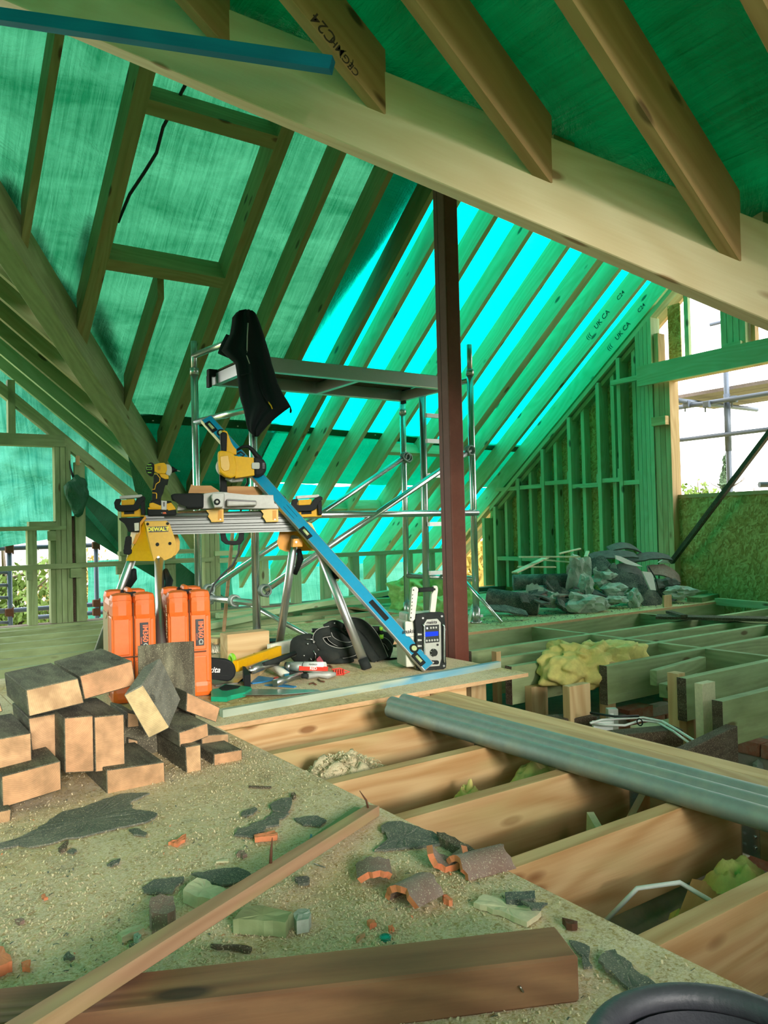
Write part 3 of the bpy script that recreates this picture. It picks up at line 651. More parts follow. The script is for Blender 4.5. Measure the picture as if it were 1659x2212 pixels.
bx('offcut', (p.x, YW-.02, .816), (q.x, YW+.08, .855), 'pine_treated_green_lit', None, 0, label='small offcut lying on the left window rail', cat='offcut')
m = MB(); m.cyl((p.x+.08, YW, .855), (p.x+.08, YW, .93), .003, n=6).cyl((p.x+.08, YW, .93), (p.x+.08, YW, .932), .007, n=8)
m.build('nail', 'rusty_iron', bpy.data.objects['offcut'])
p, q = py(163, 1005, YW), py(171, 985, YW); bx('packer', (p.x, YW-.02, p.z), (q.x, YW+.0, q.z), 'pine_pale', wall_back, 2)

# ---- steel post
t = thing('steel_post', (2.86, 3.47, 0), 0, 'brown red steel box post rising behind the site radio', 'post')
m = MB(); m.box((0, 0, 1.05), (.100, .100, 4.1), bev=.007); m.build('post_shaft', 'red_oxide_paint', t)
m = MB(); m.box((0, 0, 3.10), (.2, .2, .012)); m.build('cap_plate', 'red_oxide_paint', t)
m = MB(); m.box((-.0505, .012, 1.05), (.001, .002, 4.0)); m.build('weld_seam', 'black_rubber', t)

# ---- floor
def panel(x0, x1, y0, y1, mat='osb_floor', z=0.0, th=.018):
    o = bx('osb_sheet', (x0, y0, z-th), (x1, y1, z), mat, floor, 0)
    o.data.materials.append(MATS['osb_edge'])
    for p in o.data.polygons:
        if abs(p.normal.z) < .5: p.material_index = 1
    return o
panel(-1.6, 1.155, -1.5, .40); panel(-1.6, 1.152, .403, 2.815)
panel(-1.6, .60, 2.82, 4.50); panel(.603, 2.775, 2.82, 4.04); panel(.603, 2.775, 4.043, 4.50)
panel(1.9, 2.78, 4.503, 5.45, 'osb_far'); panel(2.783, 3.9, 4.15, 5.45, 'osb_far')
panel(3.903, 5.15, 4.15, 5.36, 'osb_far'); panel(5.153, 6.58, 4.15, 5.36, 'osb_far'); panel(3.903, 5.15, 5.363, 6.4, 'osb_far'); panel(5.153, 6.58, 5.363, 6.4, 'osb_far')
def joist(y, x0, x1, zt=-.018, d=.2, mat='pine_joist', wdt=.047): return bx('joist', (x0, y, zt-d), (x1, y+wdt, zt), mat, floor, 0, .002)
for y in (2.80, 2.41, 2.02, 1.66, 1.28, .895, .51, .12): joist(y, -1.5 if y > 2.5 else .2, 2.097)
joist(2.847, -1.5, 2.4, d=.2); joist(-.3, -1.5, 2.097)
bx('trimmer', (2.10, -.4, -.218), (2.179, 2.79, -.018), 'pine_pale', floor, 1, .002)
bx('trimmer', (2.182, -.4, -.218), (2.262, 2.84, -.018), 'pine_pale', floor, 1, .002)
for y in (4.53, 4.92, 5.30, 5.69, 6.08, 6.46, 6.85, 7.10): joist(y, -1.5, 3.4 if y > 5.4 else 1.89, mat='pine_treated_green_lit')
for y in (5.5, 5.9, 6.3, 6.7): joist(y, 3.41, 4.6 if y < 6.4 else 6.0, mat='pine_treated_green_lit')
for y, x0, x1 in ((4.15, 2.95, 6.55), (3.60, 3.08, 6.5), (3.31, 3.04, 6.5), (3.07, 2.90, 6.5), (2.75, 3.27, 6.5), (2.29, 3.28, 6.5), (1.99, 3.10, 6.5), (1.5, 3.4, 6.5)):
    joist(y, x0, x1, zt=-.018 if y != 1.99 else -.05, mat='pine_treated_green_lit')
    if y < 4: bx('painted_end', (x0-.002, y-.001, -.22 if y != 1.99 else -.252), (x0, y+.048, -.017 if y != 1.99 else -.049), 'old_timber', floor, 1)
ysr = [4.15, 3.647, 3.357, 3.117, 2.797, 2.337]
for xx in (4.13, 5.35):
    for i in range(5):
        y1 = ysr[i]; y0 = [3.647, 3.357, 3.117, 2.797, 2.337][i]
        bx('blocking', (xx, y0, -.19), (xx+.04, y1 if i == 0 else [4.15, 3.60, 3.31, 3.07, 2.75][i], -.018), 'pine_treated_green_lit', floor, 1)
# joist hangers
def hanger(y, x=2.10):
    m = MB(); m.box((x-.02, y-.002, -.14), (.036, .003, .155)).box((x-.02, y+.049, -.14), (.036, .003, .155)).box((x-.02, y+.0235, -.2195), (.04, .05, .003))
    m.box((x-.0015, y-.018, -.14), (.003, .032, .15)).box((x-.0015, y+.064, -.14), (.003, .032, .15))
    for k in range(4): m.cyl((x-.003, y-.02, -.19+k*.03), (x-.008, y-.02, -.19+k*.03), .005, n=8); m.cyl((x-.003, y+.066, -.19+k*.03), (x-.008, y+.066, -.19+k*.03), .005, n=8)
    m.build('joist_hanger', 'galvanised_steel', floor)
for y in (2.41, 2.02, 1.66, 1.28, .895): hanger(y)
# old structure below
bx('lower_ceiling', (-1.6, -1.6, -.46), (2.35, 7.3, -.40), 'plaster_ceiling', floor, 0)
bx('lower_slab', (2.35, -.6, -1.0), (6.8, 7.3, -.95), 'plaster_ceiling', floor, 0)
bx('lower_wall', (-4.7, -1.7, -3.2), (-1.6, 7.2, -.3), 'masonry_dark', floor, 0)
bx('lower_wall', (-1.6, 7.2, -3.2), (6.8, 7.35, -.02), 'masonry_dark', floor, 0)
bx('lower_wall', (6.6, -.6, -3.2), (6.8, 7.2, -.3), 'masonry_dark', floor, 1)
bx('lower_wall', (2.35, -.7, -3.2), (6.8, -.5, -.2), 'masonry_dark', floor, 0)
# ground outside
bx('ground', (-60, -60, -3.4), (120, 120, -3.2), 'meadow', None, 0, kind='structure', label='rough ground outside below the building')

# ================================================================== OUTSIDE
def tree(x, y, z0, h, r, mat, label, n=1400, leaf=.12, conifer=False, cat='tree', seed=1):
    rd = random.Random(seed); t = thing('garden_tree', (x, y, z0), 0, label, cat)
    m = MB(); m.tube([(0, 0, 0), (.05*r, 0, h*.4), (0, .05*r, h*.95)], [.07*r+.04, .05*r+.03, .015], 7)
    for k in range(12):
        a = rd.uniform(0, 6.28); zz = h*rd.uniform(.3, .8); m.tube([(0, 0, zz), (math.cos(a)*r*.4, math.sin(a)*r*.4, zz+h*.05), (math.cos(a)*r*.8, math.sin(a)*r*.8, zz+h*.14)], [.03, .02, .008], 5)
    m.build('trunk', 'bark', t)
    bm = bmesh.new()
    for k in range(n):
        if conifer:
            f = rd.random()**.7; rr = r*f*(0.75+.25*math.sin(f*40)); a = rd.uniform(0, 6.28); q = rd.random()**.4
            p = V((math.cos(a)*rr*q, math.sin(a)*rr*q, h*(1.02-f*.92)-rr*q*.25))
        else:
            d = V((rd.gauss(0, 1), rd.gauss(0, 1), rd.gauss(0, 1))).normalized(); q = rd.random()**.45
            lump = .75+.5*noise.noise(d*1.7+V((seed, 0, 0)))
            p = V((d.x*r, d.y*r, d.z*h*.42))*q*lump+V((0, 0, h*.58))
        e = Euler((rd.uniform(0, 6.28), rd.uniform(0, 6.28), rd.uniform(0, 6.28))).to_matrix(); l = leaf*rd.uniform(.5, 1.2)
        vs = [bm.verts.new(p+e @ V(c)) for c in ((-l*.5, 0, 0), (0, -l*.28, 0), (l*.5, 0, l*.1), (0, l*.28, 0))]; bm.faces.new(vs)
    me = bpy.data.meshes.new('foliage'); bm.to_mesh(me); bm.free(); o = link_mesh('foliage', me, mat, t, WM[t.name]); o['kind'] = 'stuff'
tree(2.3, 15.0, -3.2, 4.1, 1.5, 'leaf_green', 'green leafy tree seen low through the left frame', 4200, .15, seed=2)
tree(4.0, 17.0, -3.2, 3.9, 1.3, 'leaf_gold', 'yellowing autumn tree beside the green tree beyond the frame', 3200, .14, seed=3)
tree(.2, 16.0, -3.2, 4.4, 1.6, 'leaf_gold', 'golden tree at the far left beyond the ladder scaffold', 3200, .15, seed=4)
tree(5.9, 20.0, -3.2, 3.9, 1.2, 'leaf_gold', 'sparse bush before the pale neighbouring house', 700, .15, seed=6)
tree(37.0, 23.1, -3.2, 7.1, 1.8, 'needle_green', 'tall grey green conifer seen through the right window', 2600, .42, True, seed=5)
tree(34.2, 22.8, -3.2, 6.3, 1.5, 'leaf_green', 'round light green tree left of the conifer', 1800, .34, seed=7)
tree(36.0, 21.0, -3.2, 5.7, 1.7, 'leaf_green', 'low green tree right of the conifer', 1500, .34, seed=8)
# low hedge of grass and straw behind the corner gap
m = MB(); rd = random.Random(3)
for k in range(3500):
    p = V((10.2+rd.uniform(-1.6, 2.2), 12.4+rd.uniform(-1., 1.2), rd.uniform(-1.8, .25))); q = V((rd.uniform(-.25, .25), rd.uniform(-.2, .2), rd.uniform(.05, .3)))
    w_ = V((.05, -.03, 0)); m._add([p, p+w_, p+q+w_, p+q], [(0, 1, 2, 3)])
tag(m.build('dry_hedge', 'leaf_gold'), label='dry straw coloured hedge seen through the gap in the corner', cat='hedge', kind='stuff')
# neighbouring house
t = thing('neighbour_house', (9.4, 27.5, -3.2), R(20), 'pale neighbouring house with gable roof beyond the left frame', 'house')
m = MB(); m.prism([(-5, 0), (5, 0), (5, 3.0), (0, 5.2), (-5, 3.0)], 0, 7, 'y'); m.build('walls', 'gable_render', t)
m = MB(); m.box((-2.7, 3.5, 4.15), (6.3, 7.6, .12), Euler((0, R(-23.7), 0)).to_matrix()).box((2.7, 3.5, 4.15), (6.3, 7.6, .12), Euler((0, R(23.7), 0)).to_matrix()); m.build('roof', 'roof_slate', t)
m = MB(); m.box((-4.0, -.06, 1.5), (1.8, .1, 3.0)); m.build('brick_porch', 'house_brick', t)
for k in (-1.2, 1.6): m = MB(); m.box((k, -.03, 1.6), (1.2, .06, 1.1)); m.build('window', 'label_black', t)
t = thing('garden_fence', (0, 0, 0), 0, 'weathered board fence in front of the neighbouring house', 'fence')
for k in range(46):
    x = 3.6+k*.16; m = MB(); m.box((x, 21.5-.22*k*.16, -1.2-.01*k), (.145, .02, 1.9+.03*(k % 3))); m.build('board', 'fence_wood', t)
# scaffold outside the left frame
t = thing('outdoor_scaffold', (0, 0, 0), 0, 'grey tube scaffold outside the left window frame', 'scaffold')
ys = 8.5
def tb(name, a, b, r=.024, mat='dull_galvanised', par=None, n=10):
    m = MB(); m.cyl(a, b, r, n=n); return m.build(name, mat, par, smooth=False)
tb('tube', py(-60, 1187, ys), py(215, 1177, ys), par=t, mat='outdoor_steel'); tb('tube', py(-60, 1325, ys), py(300, 1299, ys), par=t, mat='outdoor_steel'); tb('tube', py(75, 1334, ys+.3), py(300, 1316, ys+.3), par=t, mat='outdoor_steel')
a = py(20, 1186, ys-.06); tb('tube', a, V((a.x, a.y, -1.5)), par=t, mat='outdoor_steel'); a = py(207, 1170, ys-.06); tb('tube', V((a.x, a.y, a.z+.06)), V((a.x, a.y, -1.5)), par=t, mat='outdoor_steel')
a = py(-10, 1186, ys-.06); tb('tube', a, V((a.x, a.y, -1.5)), par=t, mat='outdoor_steel')
for k in range(5): p = py(-10, 1237+k*27, ys-.06); q = py(20, 1237+k*27, ys-.06); tb('rung', p, q, .015, par=t, mat='outdoor_steel')
for x, y in ((207, 1178), (208, 1303), (208, 1322), (20, 1186), (20, 1323)):
    m = MB(); p = py(x, y, ys-.09); m.box(p, (.075, .05, .075), bev=.012).cyl(p+V((.03, -.02, -.05)), p+V((.03, -.02, .05)), .008, n=6); m.build('coupler', 'rusty_iron', t)
# scaffold outside the right window
t = thing('outdoor_scaffold', (0, 0, 0), 0, 'tube scaffold with board platform outside the right window', 'scaffold')
xs = 7.7
a = px(1568, 800, xs); b = px(1580, 1180, xs); tb('tube', V((xs, a.y, 3.4)), V((xs, a.y, -1.5)), .028, par=t, mat='outdoor_steel')
m = MB(); m.cyl((xs, a.y, 1.45), (xs, a.y, 2.05), .034, n=12); m.build('sleeve', 'outdoor_steel', t)
pz_ = 2.08
for k in range(5): bx('board', (xs+.05+k*.235, 1.0, pz_+.02), (xs+.27+k*.235, 5.7, pz_+.058), 'scaffold_board', t, 1)
tb('tube', (xs-.06, 5.55, 1.98), (xs-.06, 1.2, 1.98), .026, par=t, mat='outdoor_steel')
tb('tube', (xs-.06, 5.6, 1.62), (xs-.06, 1.2, 1.62), .024, par=t, mat='outdoor_steel')
tb('tube', (xs-.25, 5.20, 2.03), (xs+1.3, 5.20, 2.03), .026, par=t, mat='outdoor_steel'); tb('tube', (xs-.1, 4.2, 2.02), (xs+1.3, 4.2, 2.02), .026, par=t, mat='outdoor_steel')
tb('tube', px(1640, 1047, 7.2), px(1640, 1047, 7.2)+V((1.0, -.6, 0)), .028, par=t, mat='outdoor_steel'); tb('tube', (xs, 5.7, .88), (xs, 1.2, .88), .026, par=t, mat='outdoor_steel')
tb('tube', (xs+.1, 5.0, 2.85), (xs+.1, 3.0, 2.85), .02, par=t, mat='outdoor_steel')
for (x, y, z) in ((xs, 4.68, 1.98), (xs-.05, 5.2, 2.0), (xs-.05, 4.2, 1.64), (xs-.05, 5.4, 1.64), (xs, 4.66, .9), (xs-.06, 4.95, 1.96)):
    m = MB(); m.box((x-.03, y, z), (.05, .075, .075), bev=.012).cyl((x-.03, y+.02, z-.08), (x-.03, y+.02, z+.03), .009, n=6); m.build('coupler', 'outdoor_steel', t)

# ================================================================== ACCESS TOWER
t = thing('access_tower', (0, 0, 0), 0, 'aluminium access tower with platform standing behind the steel post', 'scaffold tower')
XA, XBt, YN, YF_ = 2.12, 3.925, 4.52, 5.28
Pst = {'nl': (2.125, YN), 'nr': (3.925, YN), 'fl': (2.045, YF_), 'fr': (3.84, YF_)}
tops = {'nl': 2.02, 'nr': 2.10, 'fl': 2.07, 'fr': 1.90}
for k, (x, y) in Pst.items():
    m = MB(); m.cyl((x, y, .045), (x, y, tops[k]-.20 if k != 'fr' else tops[k]), .0255, n=16)
    o = m.build('post', 'galvanised_steel', t)
    m = MB(); m.cyl((x, y, tops[k]-.22), (x, y, tops[k]), .021, n=12).cyl((x, y, tops[k]-.235), (x, y, tops[k]-.19), .031, n=12)
    m.build('spigot', 'aluminium', o)
    m = MB(); m.cyl((x, y, .0), (x, y, .012), .045, n=14).cyl((x, y, 0), (x, y, .11), .031, n=14).box((x+.035, y-.01, .05), (.03, .02, .02)); m.build('foot', 'aluminium', o)
def rung(a, b, z, r=.022): tb('rung', (a[0], a[1], z), (b[0], b[1], z), r, 'galvanised_steel', t, 12)
for z in (.33, .70, 1.03, 1.37, 1.83): rung(Pst['nr'], Pst['fr'], z) if z != 1.37 and z != .70 and z != 1.03 else None
for z in (.28, 1.50, 1.97): rung(Pst['nl'], Pst['fl'], z)
tb('rail', (Pst['nl'][0], YN-.045, .825), (Pst['nr'][0], YN-.045, .825), .024, 'galvanised_steel', t, 12)
tb('brace', (3.86, YN-.05, 1.29), (2.16, YN-.05, .36), .022, 'galvanised_steel', t, 12)
tb('brace', (3.82, YF_-.05, 1.31), (2.10, YF_-.05, .33), .022, 'galvanised_steel', t, 12)
tb('outrigger', (2.14, YN+.1, .26), (2.45, YN-.25, .02), .016, 'galvanised_steel', t); tb('outrigger', (3.85, YN+.05, .33), (3.95, YN-.25, .02), .014, 'galvanised_steel', t)
for (x, y, z) in ((3.86, YN-.05, 1.29), (2.16, YN-.05, .36), (3.82, YF_-.05, 1.31), (2.10, YF_-.05, .33), (2.10, 4.80, .28), (2.07, 5.15, .28), (3.84, YF_-.05, 1.30)):
    m = MB()
    for q in (-.018, 0, .018): m.ring((x, y+q, z), .033, .008, 'y', 14, 6)
    m.cyl((x+.02, y, z-.045), (x+.02, y, z+.02), .009, n=6); m.build('coupler', 'dull_galvanised', t)
# platform
m = MB(); zt = 1.79
m.box((2.93, 4.55, zt), (1.62, .05, .095), bev=.004); m.build('side_beam', 'aluminium', t)
m = MB(); m.box((2.93, 5.13, zt), (1.62, .05, .095), bev=.004); m.build('side_beam', 'aluminium', t)
for x in (2.14, 2.94, 3.72): m = MB(); m.box((x, 4.84, zt-.01), (.04, .53, .075)); m.build('cross_member', 'aluminium', t)
m = MB(); m.box((2.93, 4.84, zt+.045), (1.6, .60, .012)); m.build('platform_board', 'old_timber', t)
for x in (2.12, 3.76):
    for y in (4.58, 5.10): m = MB(); m.box((x, y, zt+.03), (.10, .05, .05), bev=.01).box((x-.04, y, zt-.03), (.02, .05, .08)); m.build('hook', 'black_plastic', t)
# ladder frame
for x in (3.74,):
    tb('ladder_stile', (3.765, 4.92, .02), (3.775, 4.92, 1.76), .028, 'aluminium', t, 8)
for z in (.37, .75, 1.13, 1.40, 1.60): m = MB(); m.box((3.90, 4.87, z), (.27, .03, .032)); m.build('rung', 'aluminium', t)

# ================================================================== things built from outlines on their own planes
class LF:
    """a thing's own frame: x along its front, y away from the viewer, z up"""
    def __init__(s, th, c, rz):
        s.t = th; s.c = V(c); s.M = Matrix.Translation(s.c) @ Matrix.Rotation(rz, 4, 'Z'); s.n = s.M.to_3x3() @ V((0, 1, 0)); s.Mi = s.M.inverted()
    def p(s, x, y, yl=0.0):
        return s.Mi @ hit(x, y, tuple(s.n), s.n.dot(s.c)+yl)
    def poly(s, pts, yl): return [(q.x, q.z) for q in (s.p(x, y, yl) for x, y in pts)]
    def plate(s, name, pts, y0, y1, mat, parent=None, bev=.0, at=None, **tags):
        m = MB(); m.prism(s.poly(pts, y0 if at is None else at), y0, y1, 'y', bev)
        o = m.build(name, mat, parent or s.t); return tag(o, **tags) if tags else o
def rr(x0, y0, x1, y1, r=4, n=4):
    """rounded rectangle in measured coordinates"""
    out = []
    for cx, cy, a0 in ((x1-r, y0+r, -90), (x1-r, y1-r, 0), (x0+r, y1-r, 90), (x0+r, y0+r, 180)):
        for k in range(n+1): a = R(a0+90*k/n); out.append((cx+r*math.cos(a), cy+r*math.sin(a)))
    return out
def circ(x, y, r, n=14, sy=1.0): return [(x+r*math.cos(2*math.pi*k/n), y+r*sy*math.sin(2*math.pi*k/n)) for k in range(n)]

# ------------------------------------------------------------------ saw stand
SCN, SRZ = (1.685, 3.98, 0), R(-20.4)
st = thing('saw_stand', SCN, SRZ, 'yellow and aluminium folding saw stand carrying the mitre saw', 'saw stand'); F = LF(st, SCN, SRZ)
m = MB(); prof = [(-.05, .722), (.05, .722), (.05, .825), (-.05, .825), (-.05, .808), (-.042, .804), (-.042, .796), (-.05, .792), (-.05, .775), (-.040, .771), (-.040, .762), (-.05, .758), (-.05, .745), (-.043, .741), (-.043, .733), (-.05, .730)]
m.prism(prof, -.40, .40, 'x'); m.build('beam', 'stand_aluminium', st)
m = MB(); m.cyl((-.30, -.052, .822), (.32, -.052, .822), .012, n=12); m.build('rail_edge', 'stand_aluminium', st)
def bracket(pts_front, pts_side, lab):
    b = F.plate('bracket', pts_front, -.115, -.108, 'yellow_paint', bev=.001)
    b2 = F.plate('bracket_back', [(x+7, y-3) for x, y in pts_front], .10, .107, 'yellow_paint', at=-.11)
    return b
bl = bracket([(312, 1126), (360, 1125), (366, 1130), (374, 1152), (381, 1174), (380, 1192), (372, 1204), (358, 1210), (332, 1212)], None, 1)
a = [F.p(x, y, -.112) for x, y in ((312, 1126), (332, 1212), (269, 1213), (280, 1150), (302, 1128))]
m = MB(); nB = V((.0, .006, 0)); pts = [V((q.x, q.y, q.z)) for q in a]
pts2 = [pts[0], pts[1], pts[2]+V((0, .10, 0)), pts[3]+V((0, .10, 0)), pts[4]+V((0, .04, 0))]
m._add([q for q in pts2]+[q+nB for q in pts2], [(0, 1, 2, 3, 4), (9, 8, 7, 6, 5)]+[(i, i+5, (i+1) % 5+5, (i+1) % 5) for i in range(5)]); m.build('side_plate', 'yellow_paint', st)
for x, y, r in ((319, 1132, 3.2), (362, 1131, 3.2), (340, 1176, 4.0), (367, 1174, 3.5)): F.plate('bolt', circ(x, y, r), -.120, -.114, 'black_rubber', bl)
F.plate('bolt', circ(342, 1204, 3), -.123, -.114, 'aluminium', bl)
F.plate('badge', [(318.5, 1138), (361, 1136.5), (364, 1148.5), (321.5, 1150)], -.1165, -.115, 'label_black', bl)
c = F.p(341.5, 1143.3, -.1175); text('lettering', 'DEWALT', .0265, F.M @ Matrix.Translation(c) @ Matrix.Rotation(R(90), 4, 'X'), 'yellow_green_label', bl, .0004, sx=.98, bold=.0012)
F.plate('support_base', [(256, 1119), (312, 1117), (305, 1128), (302, 1149), (277, 1149), (270, 1130), (258, 1124)], -.10, .02, 'black_plastic', bev=.004)
F.plate('latch', [(290, 1130), (300, 1129), (300, 1146), (291, 1147)], -.108, -.10, 'cream_plastic')
F.plate('strut', [(302, 1128), (314, 1114), (316, 1120), (304, 1134), (304, 1152), (292, 1176), (286, 1174), (294, 1155), (302, 1150)], -.110, -.09, 'amber_paint', bev=.001)
F.plate('clamp_lever', [(271, 1160), (277, 1157), (284, 1160), (284, 1176), (280, 1184), (285, 1188), (284, 1196), (278, 1199), (267, 1197), (266, 1188), (270, 1182), (269, 1170)], -.135, -.105, 'black_plastic', bev=.005)
def work_support(dx, s=1.0, y0=-.08):
    w = thing('tmp', (0, 0, 0)); bpy.data.objects.remove(w)
    f = lambda pts: [(x+dx, y) for x, y in pts]
    o = F.plate('work_support', f([(262, 1100), (295, 1098), (312, 1100), (312, 1116), (262, 1117)]), y0, y0+.08, 'yellow_plastic', bev=.003)
    F.plate('slot', f([(268, 1103), (290, 1102), (290, 1110), (268, 1111)]), y0-.003, y0, 'black_rubber', o)
    F.plate('support_pad', f([(262, 1080), (290, 1078), (292, 1090), (262, 1092)]), y0, y0+.07, 'yellow_plastic', o, .003)
    F.plate('top_plate', f([(258, 1071), (306, 1068), (308, 1074), (259, 1078)]), y0, y0+.07, 'cast_alloy', o, .002)
    F.plate('guard_loop', f([(246, 1086), (250, 1078), (260, 1077), (262, 1082), (256, 1090), (262, 1093), (290, 1092), (293, 1081), (298, 1076), (308, 1071), (314, 1074), (314, 1080), (303, 1085), (300, 1100), (290, 1104), (256, 1105), (248, 1098)]), y0-.03, y0-.01, 'black_plastic', o, .004)
    F.plate('clip', f([(303, 1086), (312, 1081), (313, 1112), (305, 1112)]), y0-.03, y0+.05, 'black_plastic', o, .003)
work_support(0); work_support(383, y0=.02)
# mounting arms
for dx in (0, 118):
    a_ = F.plate('mounting_arm', [(445+dx, 1102), (468+dx, 1099), (483+dx, 1099), (483.5+dx, 1127), (457+dx, 1128), (454+dx, 1121), (449+dx, 1116), (452+dx, 1110)], -.085, -.06, 'yellow_paint', bev=.001)
    F.plate('arm_channel', [(471+dx, 1103), (479+dx, 1102), (479+dx, 1122), (471+dx, 1123)], -.0875, -.085, 'amber_paint', a_)
    F.plate('bolt', circ(476+dx, 1122, 1.4, 8), -.091, -.087, 'aluminium', a_)
    F.plate('mounting_bar', [(384+dx, 1104), (468+dx, 1100), (468+dx, 1112), (440+dx, 1113), (436+dx, 1107), (426+dx, 1107), (421+dx, 1115), (384+dx, 1115)] if dx == 0 else [(490, 1104), (572, 1101), (572, 1112), (548, 1113), (543, 1108), (530, 1113), (490, 1116)], .04, .06, 'lime_plastic' if dx else 'yellow_paint', a_, .001, at=-.06)
# right bracket: two curved plates on a hinge
F.plate('bracket', [(666, 1128), (674, 1131), (688, 1160), (700, 1185), (698, 1191), (684, 1190), (668, 1184), (656, 1170), (648, 1150), (641, 1127)], -.115, -.108, 'yellow_paint')
F.plate('bracket_back', [(607, 1147), (650, 1146), (690, 1170), (690, 1190), (620, 1192), (606, 1186), (601, 1172)], .06, .067, 'amber_paint', at=0)
F.plate('hinge_block', [(634, 1164), (654, 1163), (654, 1181), (632, 1182)], -.09, -.02, 'amber_paint', bev=.002); F.plate('bolt', circ(640, 1171, 2.2, 8), -.095, -.09, 'aluminium')
F.plate('bolt', circ(660, 1164, 2.5, 10), -.119, -.114, 'black_rubber'); F.plate('bolt', circ(691, 1186, 2, 8), -.119, -.114, 'aluminium')
F.plate('carry_handle', [(475, 1148), (487, 1148), (489, 1165), (493, 1170), (512, 1170), (516, 1165), (517, 1148), (528, 1148), (527, 1166), (520, 1176), (505, 1178), (488, 1176), (478, 1168)], -.03, .0, 'black_plastic', bev=.004)
# legs
def leg(a, b, r=.023, lever=None):
    a, b = F.Mi @ V(a), F.Mi @ V(b); m = MB(); m.cyl(a, a+(b-a)*.93, r, n=18); o = m.build('leg', 'aluminium', st)
    m = MB(); m.cyl(a+(b-a)*.92, b, r+.003, n=14); m.build('foot', 'black_rubber', o)
    c = a+(b-a)*.10; d = a+(b-a)*.30; m = MB(); m.tube([c+V((.03, -.02, 0)), c*.6+d*.4+V((.045, -.025, 0)), d+V((.03, -.02, 0))], [.012, .02, .012], 8); m.build('leg_lever', 'black_plastic', o)
def legpt(x, y, yl): return F.M @ F.p(x, y, yl)
leg(legpt(286, 1205, .05), (1.14, 4.549, .0)); leg(legpt(344, 1205, -.08), pz(354, 1540), .025)
leg(legpt(637, 1160, .03), (2.099, 4.19, 0)); leg(legpt(683, 1170, -.09), (2.234, 3.44, 0.0), .024)

# ------------------------------------------------------------------ mitre saw
sw = thing('mitre_saw', SCN, SRZ, 'yellow corded mitre saw with black handle bolted on the stand', 'mitre saw')
G = LF(sw, SCN, SRZ)
G.plate('base_casting', [(440, 1066), (470, 1062), (490, 1063), (500, 1067), (535, 1069), (591, 1069), (591, 1088), (605, 1092), (606, 1099), (434, 1099), (434, 1084), (440, 1080)], -.10, .13, 'cast_alloy', bev=.004)
G.plate('turntable', [(490, 1077), (555, 1081), (555, 1092), (490, 1094)], -.16, -.10, 'cast_alloy', bev=.008)
G.plate('turntable_scale', [(492, 1079), (553, 1082), (553, 1084), (492, 1082)], -.163, -.16, 'label_black')
G.plate('front_boss', [(458, 1065), (484, 1064), (486, 1072), (482, 1096), (463, 1097), (456, 1075)], -.19, -.10, 'cast_alloy', bev=.006)
G.plate('knob', circ(469, 1084, 7), -.20, -.19, 'black_plastic', bev=.004); G.plate('knob_centre', circ(469, 1084, 3), -.204, -.20, 'grey_plastic')
G.plate('side_handle', [(368, 1069), (376, 1066), (432, 1065), (440, 1067), (440, 1098), (402, 1099), (401, 1090), (385, 1083), (371, 1081)], -.12, -.03, 'black_plastic', bev=.012)
G.plate('base_foot', [(385, 1087), (404, 1085), (432, 1099), (382, 1103)], -.05, .10, 'cast_alloy', bev=.003)
G.plate('fence', [(590, 1070), (612, 1069), (619, 1076), (612, 1083), (592, 1084)], -.02, .05, 'black_plastic', bev=.006)
G.plate('column', [(474, 1012), (490, 1010), (490, 1064), (476, 1064)], .02, .08, 'black_plastic', bev=.006)
G.plate('blade_arbor', [(490, 1025), (530, 1028), (524, 1040), (500, 1042), (486, 1036)], .0, .05, 'cast_alloy', bev=.006)
m = MB(); c = G.p(489, 1008, -.0); m.cyl(c+V((0, .03, 0)), c+V((0, .034, 0)), .055, n=40); m.build('blade', 'blade_steel', sw)
G.plate('blade_guard', [(471, 975), (478, 973), (500, 976), (508, 985), (511, 1010), (510, 1028), (500, 1033), (488, 1030), (474, 1020), (472, 1000)], -.075, .03, 'yellow_plastic', bev=.014)
G.plate('guard_panel', [(475, 986), (493, 983), (497, 1005), (495, 1016), (484, 1018), (477, 1010)], -.079, -.075, 'yellow_paint', bev=.002)
G.plate('motor_body', [(505, 984), (514, 985), (517, 988), (548, 988), (551, 1000), (550, 1027), (520, 1031), (508, 1033)], -.07, .06, 'yellow_plastic', bev=.010)
G.plate('motor_cap', [(547, 988), (560, 987), (570, 992), (576, 1002), (576, 1016), (570, 1026), (560, 1030), (549, 1029)], -.075, .07, 'black_plastic', bev=.014)
G.plate('cap_badge', rr(544, 999, 561, 1013, 3), -.079, -.074, 'grey_plastic', bev=.001)
for k in range(5): G.plate('vent', [(567, 1000+k*2.6), (572, 1000+k*2.6), (572, 1001.2+k*2.6), (567, 1001.2+k*2.6)], -.077, -.0745, 'label_black')
G.plate('grip', [(475, 936), (482, 932), (491, 935), (490, 975), (484, 979), (477, 976)], -.055, -.02, 'black_plastic', bev=.010)
G.plate('handle_frame', [(478, 931), (484, 929), (491, 932), (499, 955), (503, 966), (511, 970), (511, 982), (480, 982), (488, 975), (490, 938)], -.045, -.015, 'yellow_plastic', bev=.005)
m = MB(); m.tube([G.p(x, y, .03) for x, y in ((512, 972), (524, 965), (536, 964), (545, 972), (555, 985), (563, 992))], [.006, .008, .010, .013, .015, .016], 10); m.build('carry_grip', 'black_plastic', sw, smooth=True)
m = MB(); m.tube([G.p(x, y, .0) for x, y in ((512, 980), (520, 976), (528, 982), (522, 988))], .005, 8); m.build('spring', 'black_rubber', sw)
o = thing('power_cable', SCN, SRZ, 'black power cable hanging from the mitre saw to the floor', 'cable')
